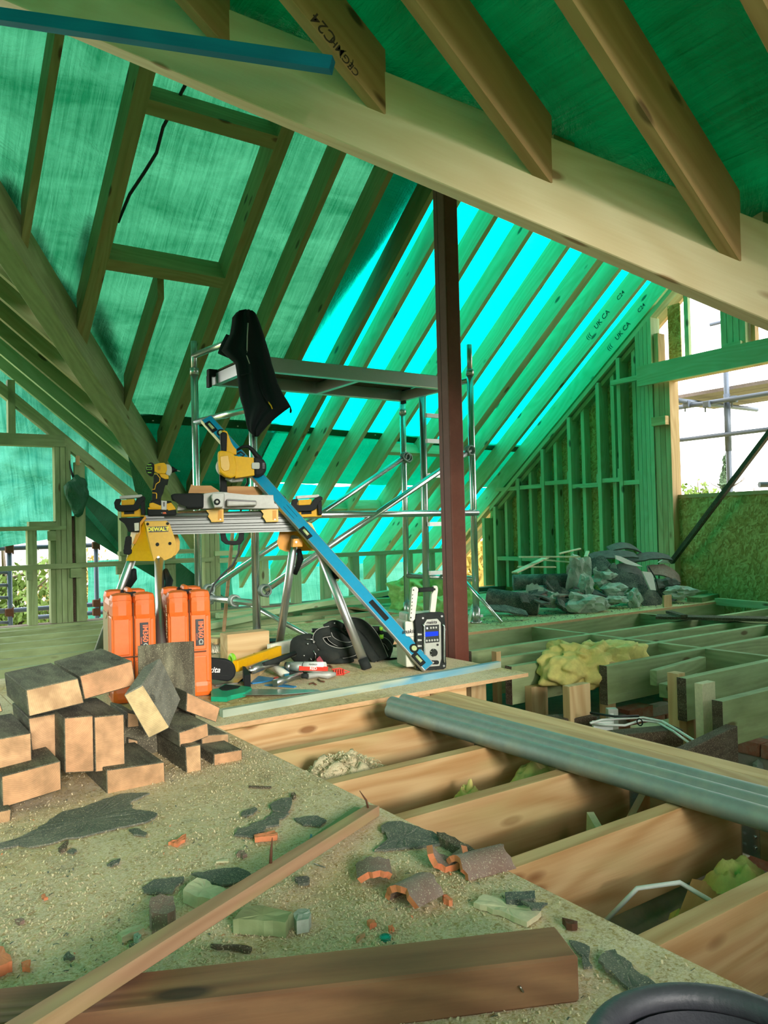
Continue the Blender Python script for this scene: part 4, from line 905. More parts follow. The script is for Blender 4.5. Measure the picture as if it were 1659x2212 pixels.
m = MB(); m.tube([G.p(x, y, .14) for x, y in ((534, 1030), (535, 1042), (526, 1058), (521, 1090), (519, 1130), (518, 1165), (515, 1195), (503, 1220), (480, 1242), (462, 1262), (452, 1285), (449, 1310), (450, 1335))], .0055, 8); m.build('flex', 'black_cable', o, smooth=True)
# offcuts lying on the saw
for i, pts in enumerate(([(407, 1064), (411, 1052), (413, 1046), (420, 1049), (456, 1049), (473, 1060), (473, 1066), (407, 1065)], [(491, 1051), (505, 1050), (567, 1051), (567, 1070), (491, 1067)])):
    bb = G.plate('timber_offcut', pts, .03, .09, 'offcut_orange', None)
    bb.parent = None; bb.matrix_basis = G.M; WM[bb.name] = G.M.copy()
    tag(bb, label=('chamfered orange brown offcut on the left of the saw table', 'rectangular orange brown offcut on the right of the saw table')[i], cat='offcut', group='offcuts on the saw')

# ------------------------------------------------------------------ impact driver
dv = thing('impact_driver', SCN, SRZ, 'yellow and black cordless impact driver standing on the saw stand', 'drill')
G = LF(dv, SCN, SRZ)
S_ = lambda q: (220+q[0]*.12658, 960+q[1]*.12658)
def dp(name, pts, y0, y1, mat, bev=.004, par=None): return G.plate(name, [S_(q) for q in pts], y0, y1, mat, par or dv, bev)
dp('battery', [(780, 1090), (1230, 1090), (1270, 1120), (1265, 1215), (790, 1222), (770, 1150)], -.075, .0, 'black_plastic', .006)
dp('battery_band', [(780, 1080), (860, 1060), (1000, 1050), (1180, 990), (1240, 1060), (1265, 1110), (1130, 1130), (1130, 1100), (800, 1110)], -.077, .0, 'yellow_plastic', .003)
dp('base_shoe', [(820, 960), (1000, 950), (1190, 970), (1190, 1060), (1000, 1060), (820, 1010)], -.070, -.005, 'black_plastic', .006)
dp('base_lobe', [(810, 1005), (870, 990), (940, 1020), (1000, 1045), (1000, 1100), (840, 1095), (805, 1060)], -.079, -.01, 'yellow_plastic', .004)
dp('handle', [(880, 520), (1010, 500), (1080, 560), (1130, 590), (1110, 690), (1045, 690), (1010, 830), (1005, 970), (850, 970), (860, 800), (880, 650)], -.062, -.015, 'black_rubber', .010)
dp('trigger', [(1085, 580), (1140, 580), (1120, 690), (1090, 690)], -.05, -.025, 'black_plastic', .003)
dp('trigger_housing', [(960, 480), (1060, 490), (1140, 530), (1140, 590), (1080, 595), (1010, 560)], -.064, -.014, 'yellow_plastic', .004)
dp('motor_housing', [(885, 345), (960, 320), (1060, 310), (1105, 350), (1115, 430), (1085, 500), (1010, 500), (960, 480), (890, 465), (910, 440), (890, 425), (910, 405), (890, 390), (910, 370)], -.072, -.008, 'yellow_plastic', .010)
dp('gear_case', [(1095, 330), (1160, 345), (1195, 400), (1195, 470), (1160, 540), (1110, 520), (1085, 500), (1112, 430)], -.068, -.012, 'grey_plastic', .010)
dp('rear_cap', [(820, 300), (870, 310), (900, 345), (890, 480), (860, 540), (810, 530), (760, 480), (745, 420), (765, 350)], -.070, -.010, 'black_rubber', .010)
dp('cap_mark', [(760, 385), (855, 385), (855, 430), (760, 430)], -.0725, -.0695, 'lime_plastic', .001); dp('cap_mark', [(765, 393), (848, 393), (848, 422), (765, 422)], -.0735, -.0715, 'black_rubber', .0)
dp('cap_stripe', [(780, 340), (845, 338), (845, 350), (780, 354)], -.072, -.069, 'lime_plastic', 0); dp('cap_stripe', [(780, 470), (845, 475), (845, 488), (785, 486)], -.072, -.069, 'lime_plastic', 0)
for k in range(4): dp('vent', [(950, 375+k*18), (1000, 375+k*18), (1000, 380+k*18), (950, 380+k*18)], -.0735, -.0715, 'label_black', 0)
dp('stripe', [(890, 495), (940, 500), (1000, 570), (990, 640), (930, 680), (905, 770), (860, 772), (860, 762), (897, 760), (922, 672), (980, 632), (988, 575), (935, 510), (890, 505)], -.064, -.0615, 'yellow_plastic', 0)
dp('stripe', [(860, 820), (930, 825), (945, 850), (940, 925), (925, 925), (928, 855), (918, 835), (860, 832)], -.064, -.0615, 'yellow_plastic', 0)
m = MB(); c = G.p(*S_((1190, 430)), -.04); e = G.p(*S_((1250, 440)), -.04); f = G.p(*S_((1335, 458)), -.04)
m.cyl(c, e, .019, .010, 14).cyl(e, e+(f-e)*.4, .008, n=10); m.build('chuck', 'black_plastic', dv); m = MB(); m.cyl(e, f, .003, n=6); m.build('bit', 'blade_steel', dv)
dp('belt_hook', [(1010, 955), (1110, 965), (1105, 1120), (1015, 1115)], -.083, -.077, 'cast_alloy', .002); dp('hook_hole', [(1045, 985), (1075, 985), (1070, 1060), (1050, 1060)], -.0845, -.0825, 'label_black', 0)
c = G.p(*S_((1070, 1172)), -.0765); text('lettering', 'XR', .013, G.M @ Matrix.Translation(c) @ Matrix.Rotation(R(90), 4, 'X'), 'orange_red_print', dv, .0004, bold=.0006)
text('lettering', '18V', .006, G.M @ Matrix.Translation(c+V((-.013, 0, .001))) @ Matrix.Rotation(R(90), 4, 'X'), 'white_paint', dv, .0003)

# ------------------------------------------------------------------ spirit level leaning across the stand
B0 = V((2.43, 3.175, .02)); Bm = F.M @ F.p(655, 1140, -.145); dl = (Bm-B0).normalized()
# top end: the point of that line seen at the measured top
best = min(range(60, 200), key=lambda k: abs((lambda q: 1106-FPX*((q-EYE).dot(UC))/((q-EYE).dot(FW)))(B0+dl*(k*.01))-906))
LL = best*.01
tocam = (EYE-(B0+dl*.6)).normalized(); nf = (tocam-dl*tocam.dot(dl)).normalized(); side = dl.cross(nf)
nf = (nf*math.cos(R(26))+side*math.sin(R(26))); side = dl.cross(nf)
LM = frame(B0, dl, nf); Ly = LM.to_3x3() @ V((0, 1, 0))
lv = thing('spirit_level', M=LM, label='long blue box spirit level leaning against the saw stand', cat='spirit level')
sg = 1 if (Ly.dot(RC) > 0) else -1          # +1: local y points to the picture's right
m = MB(); m.box((LL/2, 0, 0), (LL, .066, .010)); m.build('web', 'aluminium', lv)
m = MB(); m.box((LL/2, .030*sg, 0), (LL, .005, .030), bev=.001); m.build('edge_flange', 'aluminium', lv)
m = MB(); m.box((LL/2, -.030*sg, 0), (LL, .005, .030), bev=.001); m.build('edge_flange', 'aluminium', lv)
m = MB(); m.box((LL/2, 0, .0105), (LL-.004, .058, .011), bev=.002); m.build('blue_face', 'blue_level_paint', lv)
for f in (.065, .93):
    m = MB(); m.cyl((LL*f, .004*sg, .015), (LL*f, .004*sg, .020), .024, n=22); o = m.build('vial_ring', 'black_plastic', lv)
    m = MB(); m.cyl((LL*f, .004*sg, .02), (LL*f, .004*sg, .0215), .014, n=18); m.build('vial', 'bubble_glass', o)
for f in (.21,): 
    m = MB(); m.box((LL*f, 0, .016), (.13, .028, .006), bev=.004); m.build('hand_slot', 'black_plastic', lv)
for f in (.52, .035, .965):
    m = MB(); m.box((LL*f, -.016*sg, .013), (.075, .034, .012), bev=.003); o = m.build('vial_window', 'black_plastic', lv)
    m = MB(); m.cyl((LL*f-.02, -.016*sg, .019), (LL*f+.02, -.016*sg, .019), .008, n=12); m.build('vial', 'bubble_glass', o)
for dy in (-.01, .012): m = MB(); m.box((LL*.60, dy, .0165), (.09, .002, .0006)); m.build('printed_line', 'label_black', lv)
m = MB(); m.box((LL+.001, 0, 0), (.004, .064, .03), bev=.001); m.build('end_cap', 'aluminium', lv)

# ------------------------------------------------------------------ jacket hung on the tower post
jk = thing('work_jacket', (2.13, 4.40, 0), R(-34), 'black work jacket hung over the near left tower post', 'jacket'); G = LF(jk, (2.13, 4.40, 0), R(-34))
J = lambda x, y: (400+x*.42194, 600+y*.42194)
rows = [(168, 305, 345), (180, 262, 360), (205, 240, 372), (235, 238, 384), (290, 228, 402), (330, 205, 414), (375, 184, 428), (405, 215, 436), (440, 256, 444), (490, 264, 460), (540, 270, 474), (590, 276, 498), (630, 284, 524), (660, 294, 541), (690, 302, 500), (720, 308, 462), (755, 314, 425), (785, 325, 398), (812, 352, 374)]
bm = bmesh.new(); NU = 22; fr = []; bk = []
for j, (y, x0, x1) in enumerate(rows):
    a_, b_ = G.p(*J(x0, y)), G.p(*J(x1, y)); r1 = []; r2 = []
    for i in range(NU+1):
        u = i/NU; p = a_*(1-u)+b_*u; e = math.sqrt(max(0, 1-(2*u-1)**2)); th = .055 if 0 < j < len(rows)-1 else .02
        fold = .016*math.sin(u*17+j*.35)+.012*noise.noise(V((u*5, j*.25, 2)))
        r1.append(bm.verts.new(p+V((0, -th*e+fold*e, 0)))); r2.append(bm.verts.new(p+V((0, th*e*.7+.004, 0))))
    fr.append(r1); bk.append(r2)
for g_, s_ in ((fr, 1), (bk, -1)):
    for j in range(len(rows)-1):
        for i in range(NU):
            q = (g_[j][i], g_[j][i+1], g_[j+1][i+1], g_[j+1][i]); bm.faces.new(q if s_ > 0 else q[::-1]).smooth = True
bmesh.ops.remove_doubles(bm, verts=bm.verts, dist=.0045)
me = bpy.data.meshes.new('body'); bm.to_mesh(me); bm.free(); link_mesh('body', me, 'black_cloth', jk, WM[jk.name])
for pts, nm, w_ in (([(322, 232), (318, 300), (316, 400), (330, 440)], 'front_zip', .004), ([(375, 540), (400, 600), (425, 640)], 'pocket_zip', .003), ([(285, 500), (330, 490), (350, 480)], 'pocket_seam', .003)):
    m = MB(); m.tube([G.p(*J(x, y), -.066) for x, y in pts], w_, 6); m.build(nm, 'black_plastic' if nm != 'front_zip' else 'grey_piping', jk)
m = MB(); m.tube([G.p(*J(x, y), -.062) for x, y in ((425, 635), (440, 655), (446, 672))], .004, 6); m.build('pocket_label', 'yellow_paint', jk)
m = MB(); m.tube([G.p(*J(x, y)) for x, y in ((538, 660), (541, 680), (539, 692))], [.003, .008, .006], 6); m.build('toggle', 'black_plastic', jk)
m = MB(); m.tube([G.p(*J(x, y), .03) for x, y in ((232, 300), (210, 350), (190, 380), (225, 395))], [.03, .035, .03, .02], 10); m.build('sleeve', 'black_cloth', jk, smooth=True)

# green sack tied on the left frame
m = MB(); sc = py(166, 1062, 7.12)
sk = thing('green_sack', sc, 0, 'small dark green sack tied to the stud of the left frame', 'sack')
m.sphere((0, -.03, 0), .105, (1, .7, 1.25), 3)
for v in m.bm.verts:
    v.co += v.co.normalized()*.022*noise.noise(v.co*14)*2
    if v.co.z > .07: v.co.x *= .8
    if v.co.z < -.06: v.co.x *= .62; v.co.z -= .07
m.build('body', 'green_sheet_dark', sk, smooth=True)
m = MB(); m.tube([(-.03, -.02, .12), (-.05, -.0, .2), (-.045, .05, .27)], [.012, .008, .004], 6); m.build('tie', 'black_cable', sk)

# ================================================================== TIMBER BLOCK STACK (end faces towards the viewer)
B_ = lambda q: (q[0]*.33755, 1250+q[1]*.33755)
def block(pts, y0, ln, label, mat='block_timber', lean=(0, 0)):
    P_ = [py(*B_(q), y0) for q in pts]; c = sum(P_, V())/4
    M = frame(c, (0, 1, 0), (P_[0]-P_[3]) if len(P_) == 4 else (0, 0, 1)); Mi = M.inverted()
    d = V((lean[0], ln, lean[1])); a = [Mi @ q for q in P_]; b = [Mi @ (q+d) for q in P_]
    m = MB(); m.hexa([a[3], a[2], a[1], a[0], b[3], b[2], b[1], b[0]], .0025)
    return tag(m.build('timber_block', mat, None, M), label=label, cat='timber block', group='sawn timber blocks stacked on the deck')
BL = [
 ([(165, 712), (500, 636), (540, 796), (185, 885)], 2.30, .34, 'pale ended block on top of the left of the stack'),
 ([(508, 622), (845, 525), (870, 680), (540, 775)], 2.42, .34, 'rough split ended block on top in the middle of the stack'),
 ([(1195, 725), (1410, 825), (1385, 922), (1190, 850)], 2.50, .30, 'pink ended block sloping down behind the grey tilted block'),
 ([(-60, 1035), (200, 985), (206, 1182), (-60, 1232)], 2.36, .30, 'block with curved rings at the left edge of the stack'),
 ([(180, 893), (375, 858), (385, 1158), (205, 1118)], 2.46, .26, 'pale streaked upright block set back at the left of the stack'),
 ([(410, 890), (597, 876), (603, 1236), (415, 1245)], 2.34, .30, 'left one of the two upright blocks standing side by side'),
 ([(601, 885), (795, 866), (802, 1218), (610, 1240)], 2.34, .30, 'right one of the two upright blocks standing side by side'),
 ([(8, 1265), (388, 1165), (395, 1352), (15, 1470)], 2.28, .30, 'wide flat block below the left of the stack'),
 ([(-60, 1500), (75, 1472), (56, 1690), (-60, 1720)], 2.24, .20, 'upright block standing on the deck at the far left of the stack'),
 ([(680, 1225), (1052, 1172), (1060, 1342), (685, 1388)], 2.30, .28, 'wide block lying on the deck in the middle of the stack'),
 ([(815, 855), (884, 868), (892, 948), (815, 956)], 2.60, .20, 'block end glimpsed behind the tilted grey block'),
 ([(820, 1020), (884, 1035), (884, 1076), (820, 1082)], 2.60, .20, 'small block end in the gap above the middle deck block'),
 ([(1144, 985), (1330, 922), (1336, 1010), (1150, 1082)], 2.38, .26, 'pink ended block on top of the right of the stack'),
 ([(1290, 1003), (1463, 992), (1465, 1088), (1290, 1112)], 2.50, .22, 'pink ended block between the right top block and the deck'),
 ([(1185, 1077), (1285, 1060), (1292, 1260), (1195, 1277)], 2.34, .26, 'upright narrow block with ring end at the right of the stack'),
 ([(1368, 1122), (1550, 1092), (1552, 1195), (1368, 1236)], 2.36, .24, 'rightmost pink ended block lying on the deck'),
 ([(-60, 800), (0, 790), (20, 850), (-60, 870)], 2.42, .25, 'block end just visible at the left edge above the stack'),
]
for a_ in BL: block(*a_)
# block lying across behind, dark side showing
bx('timber_block', (.50, 2.62, .0), (.98, 2.72, .13), 'block_timber', None, 0, .003, label='dark block lying crosswise under the upright pair', cat='timber block', group='sawn timber blocks stacked on the deck')
# tilted block with a broad grey weathered side
P_ = [py(*B_(q), 2.27) for q in ((790, 745), (908, 682), (1082, 958), (950, 1025))]
q_ = [py(*B_(q), 2.31) for q in ((1090, 530), (1225, 805))]
ln = (q_[0]-P_[1])
M = frame(P_[0], (P_[1]-P_[0]).cross(P_[3]-P_[0]), P_[0]-P_[3]); Mi = M.inverted()
back = V((.03, .13, .02))
m = MB(); A = [P_[0], P_[1], P_[2], P_[3]]
c1 = V((q_[0].x, 2.40, q_[0].z)); c2 = V((q_[1].x, 2.40, q_[1].z))
m.hexa([Mi @ q for q in (P_[3], P_[2], P_[1], P_[0], P_[3]+(c2-P_[2]), c2, c1, P_[0]+(c1-P_[1]))], .003)
tag(m.build('timber_block', 'grey_weathered', None, M), label='tilted block with a broad grey weathered side leaning on the stack', cat='timber block', group='sawn timber blocks stacked on the deck')
# upright dark board behind
a, b = py(*B_((880, 430)), 2.66), py(*B_((1095, 402)), 2.62); c = py(*B_((1183, 395)), 2.72)
vs = [V((a.x, 2.66, 0)), V((b.x, 2.60, 0)), V((c.x+.02, 2.68, 0)), V((a.x+.07, 2.75, 0))]
M = frame(V((a.x, 2.66, 0)), (0, 0, 1), (0, -1, 0)); Mi = M.inverted()
m = MB(); m.hexa([Mi @ v for v in vs]+[Mi @ V((v.x, v.y, z)) for v, z in zip(vs, (a.z, b.z, c.z, c.z-.01))], .002)
tag(m.build('timber_block', 'block_timber', None, M), label='tall dark block standing upright in front of the orange cases', cat='timber block', group='sawn timber blocks stacked on the deck')

# ================================================================== ORANGE TOOL CASES
def case(x, y, rz, label, lab_full=True, tape=False):
    t = thing('tool_case', (x, y, 0), rz, label, 'tool case', 'orange nailer cases')
    W_, D_, H_ = .188, .36, .475
    def half(nm, x0, x1):
        m = MB()
        m.box(((x0+x1)/2, D_/2, .19), (x1-x0, D_, .38), bev=.012)
        m.box(((x0+x1)/2, D_/2, .40), (x1-x0, D_+.03, .10), bev=.030)
        m.box(((x0+x1)/2, .045, .43), (x1-x0, .10, .085), bev=.028).box(((x0+x1)/2, D_-.04, .43), (x1-x0, .10, .085), bev=.028)
        m.box(((x0+x1)/2, D_/2, .035), (x1-x0, D_+.03, .07), bev=.022)
        m.build(nm, 'orange_plastic', t)
    half('left_shell', 0, W_/2-.0015); half('right_shell', W_/2+.0015, W_)
    m = MB(); m.box((W_/2, D_/2, .22), (.004, D_-.01, .42)); m.build('seam', 'rusty_iron', t)
    m = MB(); m.box((W_/2, -.012, .20), (W_-.05, .004, .005)); m.build('groove', 'rusty_iron', t)
    for k, xx in ((0, .043), (1, .132)):
        m = MB(); m.box((xx, -.004, .285), (.066, .012, .155), bev=.004).box((xx, -.004, .105), (.066, .012, .15), bev=.004); m.build('front_panel', 'orange_plastic', t)
    m = MB(); m.box((.136, -.0115, .285), (.036, .004, .118), bev=.001); o = m.build('label_plate', 'label_black', t)
    for s_, sz, dx, dz, col in (('IM360', .030, .004, .012, 'orange_red_print'), ('Ci', .026, .004, -.042, 'grey_plastic'), ('Lithium', .010, -.012, -.018, 'orange_red_print')):
        text('lettering', s_, sz, WM[t.name] @ Matrix.Translation((.136+dx, -.0138, .285+dz)) @ Matrix.Rotation(R(90), 4, 'X') @ Matrix.Rotation(R(-90), 4, 'Z'), col, o, .0003, bold=.0008 if sz > .02 else 0, sx=1.0)
    # carry handle recess and latches
    m = MB(); m.tube([(W_/2, .10, .455), (W_/2, .13, .475), (W_/2, .23, .475), (W_/2, .26, .455)], .014, 8); m.build('handle', 'orange_plastic', t)
    m = MB(); m.box((W_/2, .105, .462), (.05, .03, .02), bev=.004).box((W_/2, .255, .462), (.05, .03, .02), bev=.004); m.build('latch', 'black_plastic', t)
    if tape:
        m = MB(); m.box((-.002, D_/2+.04, .20), (.003, D_*.62, .36)); m.build('tape', 'brown_tape', t)
        m = MB(); m.box((-.005, .22, .13), (.002, .05, .09), Euler((R(12), 0, 0)).to_matrix()); m.build('sticker', 'cream_plastic', t)
        m = MB(); m.box((-.005, .14, .375), (.002, .08, .02), Euler((R(-20), 0, 0)).to_matrix()); m.build('tape', 'brown_tape', t)
    return t
c1 = case(.948, 3.47, R(-10), 'orange nailer case with brown tape on its side, left of the pair', tape=True)
c2 = case(1.180, 3.42, R(-14), 'orange nailer case with scuffed corner, right of the pair')
m = MB(); rd = random.Random(9)
for k in range(70): a = V((-.002-.001*rd.random(), .02+rd.random()*.05, .27+rd.random()*.14)); m.tube([a, a+V((0, rd.uniform(-.015, .015), rd.uniform(-.015, .015)))], .0012, 3)
o = m.build('scuff_shavings', 'wood_shaving', c2); o['kind'] = 'stuff'

# ================================================================== SITE RADIO
rd_ = thing('site_radio', (2.475, 3.205, 0), R(-17), 'grey and cream site radio with lit blue display in front of the post', 'radio'); G = LF(rd_, (2.475, 3.205, 0), R(-17))
Q = lambda q: (840+q[0]*.10849, 1240+q[1]*.10849)
def rp_(name, pts, y0, y1, mat, bev=.0, par=None): return G.plate(name, [Q(q) for q in pts], y0, y1, mat, par or rd_, bev)
body = [(560, 800), (1080, 770), (1110, 960), (1130, 1100), (1140, 1700), (1110, 1880), (560, 1915), (545, 1600), (545, 1000)]
rp_('rear_housing', body, .012, .17, 'cream_plastic', .012)
m = MB(); a = G.p(*Q((545, 1380)), 0); m.box((a.x-.024, .10, .135), (.05, .155, .235), bev=.010); m.box((a.x-.015, .10, .265), (.045, .13, .05), bev=.014); o = m.build('side_speaker', 'cream_plastic', rd_)
SWd = Matrix.Translation(WM[rd_.name] @ V((a.x-.0505, .085, .185))) @ Matrix.Rotation(R(-17), 4, 'Z') @ Matrix.Rotation(R(-90), 4, 'Z') @ Matrix.Rotation(R(90), 4, 'X')
text('lettering', 'makita', .036, SWd, 'label_black', o, .0004, shear=.3, bold=.0006)
c_ = G.p(*Q((480, 1150)), -.001)
text('lettering', 'makita', .030, G.M @ Matrix.Translation(V((a.x-.026, .0205, c_.z))) @ Matrix.Rotation(R(90), 4, 'X'), 'label_black', o, .0004, shear=.3, bold=.0005)
for dz in (-.03, -.05, -.012):
    m = MB(); m.box((a.x-.024, .0215, c_.z+dz-.015), (.046, .002, .0012)); m.build('groove', 'label_black', o)
rp_('front_frame', [(560, 800), (720, 780), (960, 760), (1090, 765), (1112, 800), (1115, 900), (1125, 1000), (1135, 1650), (1150, 1780), (1140, 1870), (1090, 1900), (950, 1930), (700, 1915), (570, 1900), (548, 1700), (548, 1100), (530, 950), (530, 850)], -.012, .014, 'black_rubber', .005)
rp_('front_panel', [(760, 905), (965, 890), (1035, 965), (1045, 1690), (1010, 1830), (760, 1850), (725, 1700), (700, 1000)], -.017, -.010, 'grey_plastic', .002)
rp_('control_panel', [(722, 1022), (1000, 1005), (1008, 1352), (730, 1378)], -.019, -.016, 'lcd_dark', .001)
rp_('display', [(726, 1155), (985, 1138), (985, 1228), (728, 1250)], -.0205, -.019, 'lcd_blue')
for x in (838, 890, 943): rp_('button', circ(x, 1072-(x-838)*.06, 17, 10, 1.2), -.022, -.019, 'grey_plastic')
rp_('power_button', circ(765, 1080, 18, 10, 1.2), -.022, -.019, 'white_paint')
for x in (757, 810, 862, 915, 968): rp_('button', circ(x, 1328-(x-757)*.08, 18, 10, 1.2), -.022, -.019, 'grey_plastic')
c_ = G.p(*Q((850, 962)), -.018); text('lettering', 'makita', .022, G.M @ Matrix.Translation(c_) @ Matrix.Rotation(R(90), 4, 'X'), 'label_black', rd_, .0003, shear=.3, bold=.0005)
m = MB(); c_ = G.p(*Q((885, 1560)), -.016); m.cyl(c_, c_-V((0, .018, 0)), .0195, .017, 24); o = m.build('tuning_knob', 'black_rubber', rd_)
for k in range(14):
    a_ = 2*math.pi*k/14; m = MB(); m.box(c_+V((math.cos(a_)*.019, -.008, math.sin(a_)*.019)), (.003, .016, .003)); m.build('knob_ridge', 'grey_plastic', o) if k % 2 == 0 else m.bm.free()
rp_('socket_cover', rr(800, 1720, 1000, 1800, 35), -.021, -.016, 'black_rubber', .002); rp_('button', circ(884, 1762, 18, 10), -.024, -.021, 'grey_plastic')
rp_('small_button', circ(972, 1410, 22, 12), -.020, -.016, 'label_black')
for x, y in ((680, 878), (1057, 840), (1097, 1830)): rp_('corner_bolt', circ(x, y, 22, 10), -.018, -.012, 'aluminium')
for k in range(4): rp_('grille_slot', [(575, 1180+k*115), (655, 1190+k*115), (655, 1215+k*115), (575, 1225+k*115)], -.0135, -.012, 'grey_plastic')
for x0 in (690, 1085): 
    m = MB(); m.tube([G.p(*Q((x, y)), -.022) for x, y in ((x0-10, 1000), (x0+15, 1040), (x0+18, 1700), (x0+20, 1760))], .0045, 8); m.build('guard_bar', 'galvanised_steel', rd_, smooth=True)
rp_('handle_arm', [(462, 290), (490, 258), (550, 252), (590, 290), (590, 340), (560, 400), (520, 900), (490, 940), (430, 935), (415, 890), (440, 600), (460, 350)], -.006, .02, 'cream_plastic', .004)
for x, y in ((492, 320), (440, 868)): rp_('handle_bolt', circ(x, y, 14, 8, 1.3), -.008, -.006, 'label_black')
for k in range(6): rp_('handle_mark', [(470-k*5, 400+k*72), (485-k*5, 400+k*72), (478-k*5, 430+k*72), (462-k*5, 430+k*72)], -.0072, -.006, 'label_black')
rp_('handle_arm', [(885, 235), (955, 230), (978, 265), (978, 320), (930, 760), (820, 760), (845, 560), (855, 400), (910, 330), (910, 290)], -.002, .02, 'cream_plastic', .004)
m = MB(); a_, b_ = G.p(*Q((585, 320)), .008), G.p(*Q((915, 300)), .008); m.cyl(a_, b_, .0115, n=16)
for k in range(5): q = a_+V((0, -.0118, -.007+k*.0035)); m.box((a_+b_)/2+V((0, -.0112, -.008+k*.004)), ((b_-a_).length-.01, .002, .0014))
m.build('grip', 'black_rubber', rd_)

# ================================================================== TOOLS ON THE DECK
# solid timber block
M0 = frame(pz(497, 1421), pz(582, 1411)-pz(497, 1421), (0, 0, 1))
p0, p1 = pz(492, 1428), pz(583, 1417); d = (p1-p0); d.z = 0; L_ = d.length; d.normalize(); nb = V((-d.y, d.x, 0))
h_ = .148
t = MB(); base = [p0, p1, p1+nb*.11, p0+nb*.11]
M = frame(p0, d, (0, 0, 1)); Mi = M.inverted()
t.hexa([Mi @ (q+V((0, 0, .0))) for q in base]+[Mi @ (q+V((0, 0, h_))) for q in base], .003)
tag(t.build('timber_block', 'pine_pale', None, M), label='fresh planed pine block standing behind the yellow levels', cat='timber block')
# chainsaw in its black scabbard
cs = thing('chainsaw', (1.46, 3.60, 0), R(-22), 'chainsaw bar in black cover beside the orange case', 'chainsaw'); G = LF(cs, (1.46, 3.60, 0), R(-22))
Cq = lambda q: (430+q[0]*.19891, 1320+q[1]*.19891)
def cp(name, pts, y0, y1, mat, bev=.0, par=None, g=None): return (g or G).plate(name, [Cq(q) for q in pts], y0, y1, mat, par, bev)
cp('bar_cover', [(-60, 490), (90, 512), (280, 525), (340, 545), (385, 590), (402, 650), (390, 710), (350, 755), (310, 768), (90, 735), (-60, 720)], -.02, .02, 'black_plastic', .008, cs)
cp('cover_groove', [(-20, 675), (90, 682), (320, 698), (320, 706), (90, 690), (-20, 684)], -.0215, -.019, 'black_rubber', 0, cs)
c_ = G.p(*Cq((110, 640)), -.021); text('lettering', 'makita', .038, G.M @ Matrix.Translation(c_) @ Matrix.Rotation(R(90), 4, 'X') @ Matrix.Rotation(R(-4), 4, 'Z'), 'white_paint', cs, .0004, shear=.3, bold=.0006)
m = MB(); m.box((-.28, .03, .10), (.20, .14, .17), bev=.03); m.build('motor_housing', 'dark_green_plastic', cs)
# handsaw
hs = thing('handsaw', (0, 0, 0), 0, 'handsaw with bright green handle lying on the deck', 'handsaw')
def zp(q, z=0.0): return pz(*Cq(q), z)
m = MB(); pts = [zp(q, .022) for q in ((128, 850), (200, 840), (280, 790), (560, 822), (572, 838), (500, 880), (345, 915), (300, 935), (130, 930))]
m._add(pts+[p-V((0, 0, .02)) for p in pts], [tuple(range(9)), tuple(range(17, 8, -1))]+[(i, i+9, (i+1) % 9+9, (i+1) % 9) for i in range(9)]); m.build('handle', 'dark_green_plastic', hs)
m = MB(); pts = [zp(q, .0235) for q in ((215, 835), (290, 795), (450, 812), (425, 835), (300, 862), (250, 860))]
m._add(pts+[p-V((0, 0, .003)) for p in pts], [tuple(range(6)), tuple(range(11, 5, -1))]+[(i, i+6, (i+1) % 6+6, (i+1) % 6) for i in range(6)]); m.build('handle_opening', 'black_rubber', hs)
m = MB(); pts = [zp(q, .012) for q in ((540, 845), (1290, 850), (1330, 872), (900, 905), (350, 912))]
m._add(pts+[p-V((0, 0, .002)) for p in pts], [tuple(range(5)), tuple(range(9, 4, -1))]+[(i, i+5, (i+1) % 5+5, (i+1) % 5) for i in range(5)]); m.build('blade', 'blade_steel', hs)
# yellow levels and other long things
def lay(name, a, b, w_, h__, mat, z, label, cat, **kw):
    p, q = pz(*Cq(a), z), pz(*Cq(b), z); return bar(name, p, q, w_, h__, mat, None, (0, 0, 1), .002, label=label, cat=cat, **kw)
yl = lay('yellow_level', (395, 600), (870, 430), .03, .055, 'yellow_plastic', .06, 'scuffed yellow box level lying behind the tools', 'level')
yl2 = lay('yellow_level', (760, 430), (1110, 350), .03, .07, 'cream_plastic', .06, 'level with grey web and yellow edge beside the stand foot', 'level')
bb = bar('level_edge', pz(*Cq((780, 500)), .01), pz(*Cq((1050, 430)), .01), .032, .02, 'yellow_plastic', yl2)
m = MB(); G0 = pz(*Cq((360, 540)), .03); m.ring(G0, .030, .012, 'x', 20, 8)
tag(m.build('tape_roll', 'lime_plastic', None, Matrix.Identity(4), True), label='roll of yellow green tape next to the chainsaw bar', cat='tape roll')
of = MB(); pts = [pz(*Cq(q), .045) for q in ((500, 600), (720, 455), (755, 530), (560, 690))]
of.hexa([p-V((0, 0, .042)) for p in pts]+pts, .001); tag(of.build('timber_offcut', 'pine_pale'), label='short pale offcut under the black nail bar', cat='offcut')
o = MB(); o.tube([zp(q, z) for q, z in (((575, 640), .065), ((700, 590), .07), ((850, 550), .07))], [.020, .022, .018], 10).tube([zp(q, z) for q, z in (((850, 545), .07), ((960, 490), .07), ((1040, 465), .075))], [.010, .010, .014], 8)
tw = o.build('fastening_tool', 'blade_steel', None, None, True); tag(tw, label='grey trigger tool with black grip lying on the pale offcut', cat='tool')
m = MB(); m.tube([zp(q, .083) for q in ((700, 575), (860, 530), (1040, 458))], [.010, .016, .012], 8); m.build('grip', 'black_rubber', tw, Matrix.Identity(4))
m = MB(); m.box(zp((568, 640), .083), (.02, .02, .006)); m.build('tag', 'white_paint', tw, Matrix.Identity(4))
